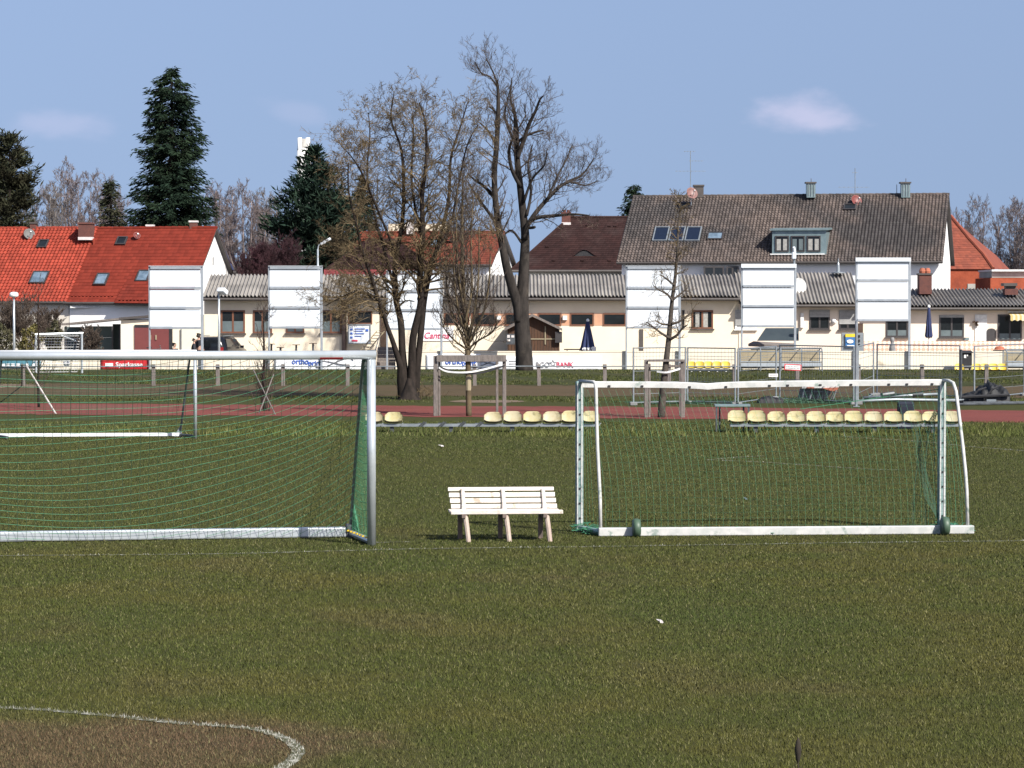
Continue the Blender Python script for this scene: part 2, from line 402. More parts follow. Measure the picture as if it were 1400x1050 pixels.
def gmat(name, cols, scale, stretch=None, bump=.5):
    m, nt, b = newmat(name); p = pos(nt)
    c = mixc(nt, ramp(nt, noise(nt, p, scale, 5, .65, stretch), .38, .62), cols[0], cols[1])
    if len(cols) > 2: c = mixc(nt, ramp(nt, noise(nt, p, scale*.35, 5, .6, stretch), .52, .72), c, cols[2])
    c = mixc(nt, math_(nt, 'MULTIPLY', ramp(nt, noise(nt, p, 12, 3, .7), .45, .7), .35), c, tuple(x*.6 for x in cols[0]))
    nt.links.new(c, b.inputs['Base Color']); b.inputs['Roughness'].default_value = .95; b.inputs['Specular IOR Level'].default_value = .1
    bn = nt.nodes.new('ShaderNodeBump'); bn.inputs['Strength'].default_value = bump; bn.inputs['Distance'].default_value = .02
    nt.links.new(noise(nt, p, 25, 4, .7), bn.inputs['Height']); nt.links.new(bn.outputs[0], b.inputs['Normal'])
    return m
M['track'] = gmat('red_cinder', ((.170,.052,.043), (.145,.046,.039), (.150,.070,.055)), .6, (.5, 1, 1))
M['dirt'] = gmat('brown_dirt_path', ((.088,.062,.036), (.072,.054,.030), (.058,.055,.023)), .8, (.35, 1, 1))
M['pale_dirt'] = gmat('pale_bare_soil', ((.17,.13,.095), (.13,.10,.07)), 1.2, (.5, 1, 1))
M['verge'] = gmat('verge_grass', ((.034,.043,.014), (.045,.045,.018), (.060,.048,.025)), .7, (.6, 1, 1))
M['terrace'] = gmat('terrace_gravel', ((.34,.31,.26), (.28,.25,.21)), 1.0)
M['street'] = gmat('asphalt_yard', ((.06,.06,.058), (.05,.05,.05)), 1.0)
g = MB()
xs = [-6000, -600, -90, -45, -20, 20, 45, 90, 600, 6000]; ys = [-600, -40, 10, 50, 100, 140, 300, 1200, 9000]
for i in range(len(xs)-1):
    for j in range(len(ys)-1):
        g.quad((xs[i], ys[j], 0), (xs[i+1], ys[j], 0), (xs[i+1], ys[j+1], 0), (xs[i], ys[j+1], 0))
struct(g.build('ground', M['turf']))
def strip(name, top, bot, z, mt, amp, n=160):
    """ground strip between two photo polylines (px,py), ragged edges"""
    r2 = random.Random(len(name)*13)
    def interp(pl, x):
        for (x0, y0), (x1, y1) in zip(pl, pl[1:]):
            if x <= x1 or (x1, y1) == pl[-1]:
                return y0 + (y1-y0)*(x-x0)/(x1-x0)
    mb = MB(); rows = []
    for i in range(n+1):
        px = -500 + 2400*i/n
        a = gnd(px, interp(top, px)); b_ = gnd(px, interp(bot, px))
        a.y += r2.uniform(-amp, amp); b_.y += r2.uniform(-amp, amp)
        rows.append((b_ + Vector((0,0,z)), a + Vector((0,0,z))))
    for (b0, a0), (b1, a1) in zip(rows, rows[1:]): mb.quad(b0, b1, a1, a0)
    return struct(mb.build(name, mt))
TRK_T = [(-500,548),(0,551),(560,555),(900,556.5),(1400,561.5),(1900,566)]
TRK_B = [(-500,563),(0,566.5),(560,570),(900,572.5),(1400,578),(1900,583)]
strip('running_track', TRK_T, TRK_B, .006, M['track'], .35)
PTH_T = [(-500,522),(0,524),(560,526.5),(1000,527.5),(1900,529)]
PTH_B = [(-500,540),(0,541),(560,541.5),(1000,543),(1900,546)]
strip('dirt_path', PTH_T, PTH_B, .006, M['dirt'], .6)
strip('verge', [(-500,505),(1900,505)], [(-500,521.5),(0,523.5),(560,526),(1000,527),(1900,528.5)], .004, M['verge'], .3)
t = MB(); t.quad((-90,138.1,.008), (90,138.1,.008), (90,152,.008), (-90,152,.008)); struct(t.build('terrace', M['terrace']))
t = MB(); t.quad((-90,152.02,.008), (90,152.02,.008), (90,230,.008), (-90,230,.008)); struct(t.build('yard', M['street']))
for (px0, px1, y0, y1) in ((612, 720, 546.5, 551.5), (-40, 60, 525, 531)):
    mb = MB(); r2 = random.Random(px0+50); up = []; dn = []
    for i in range(13):
        px = px0 + (px1-px0)*i/12; e = math.sin(math.pi*i/12)**.5
        ym = (y0+y1)/2; hh = (y1-y0)/2*e
        up.append(gnd(px, ym - hh*r2.uniform(.5,1)) + Vector((0,0,.010))); dn.append(gnd(px, ym + hh*r2.uniform(.5,1)) + Vector((0,0,.010)))
    for i in range(12): mb.quad(dn[i], dn[i+1], up[i+1], up[i])
    struct(mb.build('bare_soil', M['pale_dirt']))
# painted field lines (photo polylines), half width in metres
LINES = [([(-60,761),(0,760),(300,757.5),(560,751),(860,747),(1120,743),(1400,739.5),(1500,738)], .055, .34),
         ([(-60,963),(0,968),(60,971),(170,981),(240,989),(300,993),(345,997),(372,1004),(392,1012),(404,1021),(408,1029),(402,1038),(390,1047),(372,1058)], .050, .72),
         ([(968,629),(1040,632),(1180,641),(1240,643)], .06, .18),
         ([(968,629),(1000,626),(1045,623.5)], .06, .18),
         ([(1150,597),(1260,604),(1330,611),(1420,618)], .07, .16),
         ([(515,742),(560,741)], .05, .12)]
def line_mat():
    m, nt, b = newmat('line_paint'); p = pos(nt)
    c = mixc(nt, ramp(nt, noise(nt, p, 9, 4, .7), .50, .66), (.05,.052,.018), (.30,.295,.25))
    nt.links.new(c, b.inputs['Base Color']); b.inputs['Roughness'].default_value = .95
    return m
M['line'] = line_mat()
LSEG = []
mb = MB()
for pl, hw, am in LINES:
    P_ = [gnd(*q) for q in pl]
    # smooth resample
    Q = []
    for i in range(len(P_)-1):
        p0 = P_[max(i-1,0)]; p1 = P_[i]; p2 = P_[i+1]; p3 = P_[min(i+2,len(P_)-1)]
        for s_ in range(6):
            u = s_/6
            Q.append(.5*((2*p1) + (p2-p0)*u + (2*p0-5*p1+4*p2-p3)*u*u + (3*p1-p0-3*p2+p3)*u**3))
    Q.append(P_[-1])
    for a, b_ in zip(Q, Q[1:]):
        LSEG.append((a.x, a.y, b_.x, b_.y, hw, am))
    L_ = []; Rr = []
    for i, q in enumerate(Q):
        d = (Q[min(i+1,len(Q)-1)] - Q[max(i-1,0)]).normalized(); nn = Vector((-d.y, d.x, 0))
        L_.append(q + nn*hw + Vector((0,0,.005))); Rr.append(q - nn*hw + Vector((0,0,.005)))
    for i in range(len(Q)-1): mb.quad(Rr[i], Rr[i+1], L_[i+1], L_[i])
struct(mb.build('field_marking', M['line']))
# ------------------------------------------------------------------ grass blades (nobody could count them)
def blades(name, bands, seed, mt, keep=None):
    g_ = np.random.default_rng(seed)
    V = []; RN = []; PT = []
    for (y0, y1, dens, hgt, wid) in bands:
        n = int((y1-y0)*dens*(.36*(y0+y1)/2+7))
        y = g_.uniform(y0, y1, n); x = g_.uniform(-1, 1, n)*(.18*y+3.5)
        if keep is not None:
            k = keep(x, y, g_); x = x[k]; y = y[k]
        n = len(x)
        h = hgt*g_.uniform(.45, 1.25, n); a = g_.uniform(0, 2*np.pi, n); ln = g_.uniform(.1, .9, n)*h; la = g_.uniform(0, 2*np.pi, n)
        ww = wid*g_.uniform(.6, 1.3, n)
        v = np.zeros((n, 3, 3))
        v[:, 0, 0] = x - np.cos(a)*ww/2; v[:, 0, 1] = y - np.sin(a)*ww/2
        v[:, 1, 0] = x + np.cos(a)*ww/2; v[:, 1, 1] = y + np.sin(a)*ww/2
        v[:, 2, 0] = x + np.cos(la)*ln; v[:, 2, 1] = y + np.sin(la)*ln; v[:, 2, 2] = h
        pt = np.zeros(n)
        for (ax, ay, bx_, by, hw, am) in LSEG:
            m_ = (np.abs(y-(ay+by)/2) < 3.5) & (np.abs(x-(ax+bx_)/2) < 3.5)
            if not m_.any(): continue
            xx = x[m_]; yy = y[m_]; dx, dy = bx_-ax, by-ay; L2 = dx*dx+dy*dy
            t_ = np.clip(((xx-ax)*dx+(yy-ay)*dy)/L2, 0, 1)
            d = np.hypot(xx-ax-t_*dx, yy-ay-t_*dy)
            # patchy wear along the line
            wv = .5+.5*np.sin(xx*2.3+yy*1.1)*np.sin(xx*.9-1.3)
            pp = (d < hw) & (g_.uniform(0, 1, len(xx)) < am*(.35+.65*wv))
            q = pt[m_]; q[pp] = np.maximum(q[pp], .95); pt[m_] = q
        V.append(v.reshape(-1, 3)); RN.append(g_.uniform(0, 1, n)); PT.append(pt)
    V = np.concatenate(V); RN = np.concatenate(RN); PT = np.concatenate(PT); n = len(RN)
    me = bpy.data.meshes.new(name)
    me.vertices.add(3*n); me.vertices.foreach_set('co', V.astype(np.float32).ravel())
    me.loops.add(3*n); me.loops.foreach_set('vertex_index', np.arange(3*n, dtype=np.int32))
    me.polygons.add(n); me.polygons.foreach_set('loop_start', np.arange(0, 3*n, 3, dtype=np.int32))
    me.update(calc_edges=True)
    a1 = me.attributes.new('rnd', 'FLOAT', 'FACE'); a1.data.foreach_set('value', RN.astype(np.float32))
    a2 = me.attributes.new('paint', 'FLOAT', 'FACE'); a2.data.foreach_set('value', PT.astype(np.float32))
    me.materials.append(mt)
    o = bpy.data.objects.new(name, me); COL.objects.link(o); o['kind'] = 'stuff'
    return o
blades('mown_grass', [(18.5, 24, 2300, .026, .007), (24, 32, 1500, .026, .009), (32, 45, 800, .026, .012), (45, 60, 520, .024, .013), (60, 78, 340, .026, .018)], 3, M['blade'])
def tall_keep(x, y, g_):
    return g_.uniform(0, 1, len(x)) < np.clip(.30+.7*np.sin(x*1.7)*np.sin(x*.63+1)+.25*np.sin(x*5.1), .12, 1)
M['blade_dry'] = blade_mat('dry_grass_blade', 1.75)
blades('unmown_grass', [(69.0, 72.2, 260, .13, .020), (73.2, 77.0, 90, .08, .022)], 5, M['blade_dry'], tall_keep)
M['blade_far'] = blade_mat('far_grass_blade', 1.05)
def far_keep(x, y, g_):
    return (g_.uniform(0, 1, len(x)) < .5+.5*np.sin(x*.9+y*.4))
blades('verge_grass', [(92.5, 98.5, 60, .06, .04), (112.5, 136.8, 60, .06, .045)], 9, M['blade_far'], far_keep)
# ------------------------------------------------------------------ builders for the houses
def slope(mb, e0, e1, r1, r0, kind, cw=.3, rh=.34, lift=.02):
    """tiled / corrugated roof surface: eave e0-e1, ridge r0-r1"""
    e0, e1, r0, r1 = map(Vector, (e0, e1, r0, r1))
    n = (e1-e0).cross(r0-e0).normalized()
    if n.z < 0: n = -n
    W = (e1-e0).length; S = (r0-e0).length
    def pt(u, v, h): return (e0.lerp(e1, u)).lerp(r0.lerp(r1, u), v) + n*(h+lift)
    if kind == 'corr':
        cols = max(2, round(W/cw)); k = 6
        rows = max(1, round(S/rh))
        for j in range(rows):
            b = len(mb.v); nu = cols*k
            for (v, off) in ((j/rows, .014), (min(1, (j+1.06)/rows), 0)):
                for i in range(nu+1): mb.v.append(tuple(pt(i/nu, v, off + .052*(1+math.cos(2*math.pi*i/k)))))
            sh = {}
            for i in range(nu):
                q = i//(k*5)
                if q not in sh: sh[q] = rng.random()
                mb.f.append((b+i, b+i+1, b+nu+2+i, b+nu+1+i)); mb.r.append(sh[q])
        return
    cols = max(2, round(W/cw)); rows = max(2, round(S/rh))
    prof = {'pan': [.0, .042, .058, .042, .0, -.010], 'flat': [0, .004]}[kind]
    k = len(prof); st = .036 if kind == 'pan' else .016
    for j in range(rows):
        b = len(mb.v); nu = cols*k
        for (v, off) in ((j/rows, st), (min(1, (j+1)/rows), 0)):
            for i in range(nu+1): mb.v.append(tuple(pt(i/nu, v, off + prof[i % k])))
        # little riser under the course
        for i in range(nu+1): mb.v.append(tuple(pt(i/nu, j/rows, prof[i % k]-.02)))
        for i in range(nu):
            if i % k == 0: rr = rng.random()
            mb.f.append((b+i, b+i+1, b+nu+2+i, b+nu+1+i)); mb.r.append(rr)
            mb.f.append((b+2*(nu+1)+i, b+2*(nu+1)+i+1, b+i+1, b+i)); mb.r.append(rr)
class Frame:
    """house frame: o front-left wall corner on the ground, u along the front, v to the back"""
    def __init__(s, px, Y, yaw):
        q = at(px, HOR, Y); s.o = Vector((q.x, Y, 0)); a = R(yaw)
        s.u = Vector((math.cos(a), math.sin(a), 0)); s.v = Vector((-math.sin(a), math.cos(a), 0)); s.z = Vector((0,0,1))
    def __call__(s, a, t, z): return s.o + s.u*a + s.v*t + s.z*z
    def len_to(s, px, t=0):
        k = (px-CX)/F; b = s.o + s.v*t
        return (k*b.y - b.x)/(s.u.x - k*s.u.y)
    def ax(s): return (s.u, s.v, s.z)
    def z_at(s, py, a, t): 
        p = s(a, t, 0); return at(CX, py, p.y).z
def gable(fr, L, D, ez, rz, root, wall, tile, kind, cw, rh, oh=.35, og=.25, trim='fascia', asym=None):
    d = asym or D/2; k = (rz-ez)/d
    w_ = MB(); w_.prism([fr(0,0,0), fr(0,D,0), fr(0,D,ez-.12), fr(0,d,rz-.14), fr(0,0,ez-.12)], fr.u*L)
    w_.build('wall', wall, root)
    th = .12
    kb = (rz-ez)/(D-d)
    s1 = MB()
    f0 = fr(-og,-oh,ez-oh*k); f1 = fr(-og,d,rz); f2 = fr(-og,D+oh,ez-oh*kb)
    s1.prism([f0, f1, f2, f2-fr.z*th, f1-fr.z*th*1.3, f0-fr.z*th], fr.u*(L+2*og))
    rf = MB()
    slope(rf, f0-fr.u*.02, f0+fr.u*(L+2*og+.02), f1+fr.u*(L+2*og+.02), f1-fr.u*.02, kind, cw, rh)
    slope(rf, f2+fr.u*(L+2*og), f2, f1, f1+fr.u*(L+2*og), 'flat', 1.2, rh)
    o = rf.build('roof', tile, root)
    s1.build('roof_edge', M[trim], o)
    rc = MB()
    n = max(2, int((L+2*og)/.4))
    for i in range(n):
        a = f1 + fr.u*((L+2*og)*i/n) + fr.z*.03; b = f1 + fr.u*((L+2*og)*(i+1.05)/n) + fr.z*.015
        rc.tube([a, b], [.095,.085], 7)
    rc.build('ridge_tiles', tile, o)
    gt = MB(); gt.tube([f0+Vector((0,-.06,-.03)), f0+fr.u*(L+2*og)+Vector((0,-.06,-.03))], .07, 8); gt.build('gutter', M['fascia'], o)
    nrm_ = (fr.u).cross(f1-f0).normalized()
    if nrm_.z < 0: nrm_ = -nrm_
    return o, f0, (f1-f0).normalized(), nrm_
def skylight(px, py, w, h, p0, up, n, u, root, frame='dark_frame', glass='glass_sky', name='skylight'):
    c = hit(px, py, p0, n) + n*.10
    ax = (u, up, n)
    m_ = MB()
    b = .07
    m_.box(c + up*(h/2-b/2), w, b, .12, ax); m_.box(c - up*(h/2-b/2), w, b, .12, ax)
    m_.box(c + u*(w/2-b/2), b, h-2*b, .12, ax); m_.box(c - u*(w/2-b/2), b, h-2*b, .12, ax)
    o = m_.build(name, M[frame], root)
    g_ = MB(); g_.box(c, w-2*b+.002, h-2*b+.002, .05, ax); g_.build('pane', M[glass], o)
    return o
def chimney(px0, px1, py0, py1, Y, root, mt='chimney_brick', cap='fascia', dep=.6, name='chimney', base=None):
    m_ = MB(); m_.fb(px0, py0+2.5, px1, py1, Y, dep)
    o = m_.build(name, M[mt], root)
    c_ = MB(); a = at(px0-1, py0+2.4, Y); b = at(px1+1, py0, Y)
    c_.bx(a.x, b.x, Y-.05, Y+dep+.05, a.z, b.z); c_.build('chimney_cap', M[cap], o)
    if base:
        f_ = MB(); f_.fb(px0-.4, py1-base, px1+.4, py1+1, Y-.03, dep+.06); f_.build('flashing', M['chimney_white'], o)
    return o
def dish(px, py, rpx, Y, root, mt, mast=.5, tilt=-30, pl=None):
    if pl: Y = hit(px, py, *pl).y-.38
    s = Y/F; c = at(px, py, Y); r = rpx*s
    d = Vector((math.sin(R(tilt+55)), -math.cos(R(tilt+55)), .45)).normalized()
    X = d.orthogonal().normalized(); ax = (X, d.cross(X), d)
    m_ = MB(); m_.lathe(c, [(0.001,-.10),(r*.5,-.08),(r*.85,-.02),(r,.03),(r*.85,-.01),(r*.5,-.06),(.001,-.085)], 20, ax)
    o = m_.build('satellite_dish', M[mt], root, smooth=True)
    a_ = MB(); e = c + d*r*.9 - ax[1]*0
    a_.tube([c - Vector((0,0,r*.95)) + d*.02, e], .018, 5); a_.tube([e - d*.08, e + d*.06], .04, 6)
    a_.tube([c - d*.1, c - d*.1 - Vector((0,-.0,mast))], .025, 6); a_.build('dish_arm', M['steel'], o)
    return o
def aerial(px, py0, py1, Y, bars, root, name='aerial'):
    s = Y/F; m_ = MB()
    m_.tube([at(px, py1, Y), at(px, py0, Y)], .022, 6)
    for (py, x0, x1, els) in bars:
        a = at(x0, py, Y); b = at(x1, py, Y); m_.tube([a, b], .012, 4)
        for i in range(els):
            p_ = a.lerp(b, (i+.3)/els); m_.tube([p_-Vector((0,.25,0)), p_+Vector((0,.25,0))], .008, 4)
            m_.tube([p_-Vector((0,0,.05)), p_+Vector((0,0,.05))], .009, 4)
    return m_.build(name, M['steel'], root)
def window(root, px0, py0, px1, py1, Y, frame='brown_frame', mull=(.5,), low=None, curtain=False, sill=True, glass='glass', fw=2.2, trans=(), name='window', label=None, blind=None):
    """window set into a facade whose face is at depth Y"""
    a = at(px0, py1, Y); b = at(px1, py0, Y); f = fw*Y/F
    m_ = MB(); y0 = Y-.035; y1 = Y+.05
    m_.bx(a.x, b.x, y0, y1, b.z-f, b.z); m_.bx(a.x, b.x, y0, y1, a.z, a.z+f)
    m_.bx(a.x, a.x+f, y0, y1, a.z+f, b.z-f); m_.bx(b.x-f, b.x, y0, y1, a.z+f, b.z-f)
    for k in mull:
        x = a.x + (b.x-a.x)*k; m_.bx(x-f*.55, x+f*.55, y0+.004, y1, a.z+f, b.z-f)
    for k in trans:
        z = a.z + (b.z-a.z)*k; m_.bx(a.x+f, b.x-f, y0+.008, y1, z-f*.4, z+f*.4)
    o = m_.build(name, M[frame], root, label=label)
    g_ = MB(); g_.bx(a.x+f*.9, b.x-f*.9, Y-.012, Y+.03, a.z+f*.9, b.z-f*.9); g_.build('pane', M[glass], o)
    if low:
        l_ = MB(); l_.bx(a.x+f, b.x-f, Y-.018, Y+.025, a.z+f, a.z+(b.z-a.z)*low); l_.build('net_curtain', M['glass_pale'], o)
    if curtain:
        c_ = MB()
        for k0, k1 in curtain:
            x0 = a.x+f+(b.x-a.x-2*f)*k0; x1 = a.x+f+(b.x-a.x-2*f)*k1
            nn = 8
            c_.grid(lambda u, v, x0=x0, x1=x1: (x0+(x1-x0)*u, Y-.022+.006*math.sin(u*nn*3), a.z+f+(b.z-a.z-2*f)*v*.97), nn*2, 1)
        c_.build('curtain', M['curtain'], o)
    if blind:
        z = b.z - (b.z-a.z)*blind; l_ = MB(); nn = max(3, int((b.z-z)/.06))
        for i in range(nn): l_.bx(a.x+.01, b.x-.01, Y-.06, Y-.037, z+(b.z-z)*i/nn, z+(b.z-z)*(i+.85)/nn)
        l_.build('roller_shutter', M['grey_shutter'], o)
    if sill:
        s_ = MB(); s_.bx(a.x-.06, b.x+.06, Y-.14, Y+.01, a.z-.06, a.z-.003); s_.build('sill', M['fascia'] if frame != 'white_frame' else M['white_frame'], o)
    return o
def text(body, px0, px1, pyc, Y, hpx, mt, name, parent, bold=0.0, shear=0.0, lift=.02):
    cu = bpy.data.curves.new('lettering', 'FONT'); cu.body = body; cu.size = 1; cu.align_x = 'LEFT'; cu.offset = bold; cu.extrude = .01; cu.shear = shear
    o = bpy.data.objects.new('tmp', cu)
    me = bpy.data.meshes.new_from_object(o); bpy.data.objects.remove(o)
    co_ = np.zeros(len(me.vertices)*3); me.vertices.foreach_get('co', co_); co_ = co_.reshape(-1, 3)
    x0, x1 = co_[:, 0].min(), co_[:, 0].max(); y0, y1 = co_[:, 1].min(), co_[:, 1].max()
    a = at(px0, pyc, Y); b = at(px1, pyc, Y); hz = hpx*Y/F
    off = ORG[parent.name]
    out = np.zeros_like(co_)
    out[:, 0] = a.x + (co_[:, 0]-x0)/(x1-x0)*(b.x-a.x) - off.x
    out[:, 1] = Y - lift - co_[:, 2] - off.y
    out[:, 2] = a.z + ((co_[:, 1]-y0)/(y1-y0)-.5)*hz - off.z
    me.vertices.foreach_set('co', out.ravel()); me.materials.clear(); me.materials.append(M[mt]); me.update()
    ob = bpy.data.objects.new(name, me); COL.objects.link(ob); ob.parent = parent; ORG[ob.name] = off
    return ob
M['grey_shutter'] = mat('grey_shutter', (.36,.36,.35), None, 4, .6)
# ------------------------------------------------------------------ left pair of red-roofed houses
fb_ = Frame(95, 170, -12)
LB = fb_.len_to(297, 5) - .25
ezB = fb_.z_at(414, 0, -.35) + .3; rzB = fb_.z_at(311.5, 8, 5)
roofB = None
tB = thing('red_roof_house', 'house with smooth dark red tile roof and white gable behind the garage', 'house', fb_.o)
rB, e0, upB, nB = gable(fb_, LB, 10, ezB, rzB, tB, M['white_wall'], M['tile_red'], 'flat', .24, .30)
skylight(166.5, 331, .62, .72, e0, upB, nB, fb_.u, tB, glass='glass')
skylight(139, 383.5, .75, 1.05, e0, upB, nB, fb_.u, tB)
skylight(196, 379, .75, 1.0, e0, upB, nB, fb_.u, tB)
for px in range(99, 158, 5):
    q = hit(px+.0, 406, e0, nB); sg = MB().box(q+nB*.05, .10, .05, .08, (fb_.u, upB, nB)); sg.build('snow_guard', M['tile_red'], tB)
for px in range(165, 203, 5):
    q = hit(px, 414.5, e0, nB); sg = MB().box(q+nB*.24, .10, .05, .08, (fb_.u, upB, nB)); sg.build('snow_guard', M['tile_red'], tB)
vp = MB(); q = hit(128, 335, e0, nB); vp.tube([q-Vector((0,0,.1)), q+Vector((0,0,.35))], .06, 8); vp.tube([q+Vector((0,0,.35)), q+Vector((-.12,-.05,.30))], .05, 8); vp.build('vent_pipe', M['tile_orange'], tB)
dish(187, 322, 5, 171.5, tB, 'dish_red', .6, pl=(e0, nB))
# forward roof extension with a diagonal valley edge
xb = MB(); A_ = hit(173, 388, e0, nB)+nB*.16; B_ = hit(157, 417.5, e0, nB)+nB*.16; C_ = hit(232, 418.5, e0, nB)+nB*.16; D_ = hit(240, 388, e0, nB)+nB*.16
slope(xb, B_, C_, D_, A_, 'flat', .24, .30); ro = xb.build('roof_extension', M['tile_red'], tB)
xs_ = MB(); xs_.prism([B_-nB*.02, C_-nB*.02, D_-nB*.02, A_-nB*.02], -nB*.14); xs_.build('roof_edge', M['fascia'], ro)
chimney(200, 209, 307, 316, 174.6, tB, 'chimney_brick', 'chimney_white'); chimney(259, 269, 301.5, 316, 173.6, tB, 'chimney_brick', 'chimney_white')
wl = MB(); wl.fb(128, 430, 152, 444, 169.7, .1); wl.build('garage_opening', M['dark_frame'], tB)
wl = MB(); wl.fb(96, 418.5, 158, 421, 169.6, .12); wl.build('white_beam', M['white_frame'], tB)
gw = MB(); q = fb_(LB+.012, 5, 5.6); gw.box(q, .03, .25, .45, fb_.ax()); gw.build('gable_vent', M['grey_shutter'], tB)
fa_ = Frame(95, 170, -12); fa_.o = fb_.o - fa_.u*12.0
tA = thing('orange_roof_house', 'house with bright orange pantile roof carrying a round grey dish', 'house', fa_.o)
rA, e0a, upA, nA = gable(fa_, 11.95, 10, ezB+.03, rzB+.03, tA, M['pale_wall'], M['tile_orange'], 'pan', .23, .28, og=.0)
skylight(59, 335, .62, .72, e0a, upA, nA, fa_.u, tA, glass='glass'); skylight(54, 381, 1.0, 1.1, e0a, upA, nA, fa_.u, tA)
dish(40, 320, 8, 172, tA, 'dish_grey', .6, pl=(e0a, nA))
chimney(107, 126, 304, 327, 173.6, tA, 'chimney_brick', 'chimney_brick', 1.0, base=3); chimney(41, 49, 303.5, 316, 175.6, tA, 'chimney_brick', 'fascia', .5)
wn = MB()
window(tA, 66, 426, 80, 436, 171.2-.0, 'white_frame', sill=False)
# ------------------------------------------------------------------ big grey-tiled house
fc = Frame(850, 175, -12); LC = fc.len_to(1283, 0)
ezC = fc.z_at(359, 5, -.4) + .3; rzC = fc.z_at(267.5, 10, 5.5)
tC = thing('grey_roof_house', 'long house with weathered grey brown pantile roof, zinc dormer and solar panels', 'house', fc.o)
rC, e0c, upC, nC = gable(fc, LC, 11, ezC, rzC, tC, M['white_wall'], M['tile_grey'], 'pan', .20, .25, oh=.4, og=.25)
for px in (904, 926, 948):
    skylight(px, 322, .90, 1.5, e0c, upC, nC, fc.u, tC, 'steel', 'solar', 'solar_panel')
skylight(978, 324.5, .95, .75, e0c, upC, nC, fc.u, tC, glass='glass_sky')
skylight(937, 283, .7, .6, e0c, upC, nC, fc.u, tC, glass='glass'); skylight(1162, 285, .75, .6, e0c, upC, nC, fc.u, tC, glass='glass')
dish(946, 264, 8.5, 178.4, tC, 'dish_pink', .7); dish(1171, 274, 8, 176, tC, 'dish_red', .7, pl=(e0c, nC))
chimney(949, 962, 252.5, 270, 179.3, tC, 'fascia', 'fascia', .6)
for px in (1109, 1238.5):
    Yc = 177.5 if px < 1200 else 176.5
    m_ = MB(); m_.fb(px-6, 250, px+6, 270, Yc, .55); o = m_.build('chimney', M['zinc'], tC)
    m_ = MB(); m_.fb(px-7.5, 248.6, px+7.5, 250.6, Yc-.08, .7); m_.tube([at(px, 249, Yc+.2), at(px, 244, Yc+.2)], .02, 5); m_.build('chimney_cap', M['fascia'], o)
    m_ = MB()
    for k in (-3.6, 0, 3.6): m_.tube([at(px+k, 251, Yc-.03), at(px+k, 268, Yc-.03)], .02, 5)
    m_.build('chimney_seam', M['steel'], o)
aerial(944, 206, 262, 179.2, [(207, 935, 951, 4), (220, 942, 962, 5), (234, 923, 965, 8)], tC)
aerial(1169, 230, 268, 177.6, [(236, 1165, 1173, 2), (256, 1146, 1189, 7)], tC)
aerial(1226, 252, 270, 177.2, [], tC)
# dormer
dm = MB(); q0 = hit(1056, 348, e0c, nC); q1 = hit(1130, 348, e0c, nC)
wd = (q1-q0).dot(fc.u); hz = at(0, 315, q0.y).z - at(0, 348, q0.y).z
q0.z = (q0.z+q1.z)/2 
base = q0 - fc.v*.12
def dp(a, t, z): return base + fc.u*a + fc.v*t + Vector((0,0,z))
dm.prism([dp(0,0,0), dp(0,1.9,0), dp(0,1.9,hz-.10), dp(0,0,hz-.02)], fc.u*wd); do = dm.build('dormer', M['zinc'], tC)
rt = MB(); rt.prism([dp(-.12,-.15,hz-.01), dp(-.12,2.2,hz-.01+.1), dp(-.12,2.2,hz+.2), dp(-.12,-.15,hz+.09)], fc.u*(wd+.24)); rt.build('dormer_roof', M['zinc'], do)
sl_ = MB(); sl_.box(dp(wd/2-.1,-.07,.02), wd+.0, .16, .07, fc.ax()); sl_.build('sill', M['white_frame'], do)
for k in range(3):
    ww = wd*.255; x = wd*(.055+.292*k)
    m_ = MB(); z0 = .16; z1 = hz-.32; f = .07
    for (xa, xb2, za, zb) in ((x, x+ww, z1-f, z1), (x, x+ww, z0, z0+f), (x, x+f, z0+f, z1-f), (x+ww-f, x+ww, z0+f, z1-f)):
        m_.box(dp((xa+xb2)/2, -.02, (za+zb)/2), xb2-xa, .08, zb-za, fc.ax())
    o = m_.build('window', M['dark_frame'], do)
    g_ = MB(); g_.box(dp(x+ww/2, -.005, (z0+z1)/2), ww-2*f+.01, .04, z1-z0-2*f+.01, fc.ax()); g_.build('pane', M['glass'], o)
    c_ = MB()
    for (ka, kb) in ((.12,.42),(.58,.88)): 
        c_.box(dp(x+ww*(ka+kb)/2, -.027, (z0+z1)/2-.05), ww*(kb-ka), .006, (z1-z0)*.7, fc.ax())
    c_.build('curtain', M['curtain'] if k != 1 else M['glass_pale'], o)
for (tt, zz_) in ((4.2, 6.6), (5.9, 6.6), (4.2, 3.6), (6.3, 3.4)): MB().box(fc(LC+.012, tt, zz_), .03, .55, 1.3 if zz_ > 5 else .9, fc.ax()).build('gable_shutter', M['chimney_white'], tC)
for (px0, px1) in ((962, 990), (993, 1010)): window(tC, px0, 364, px1, 379, fc(8, 0, 0).y - .02 - (0.0 if px0 > 980 else .0), 'dark_frame', (.5,), sill=False)
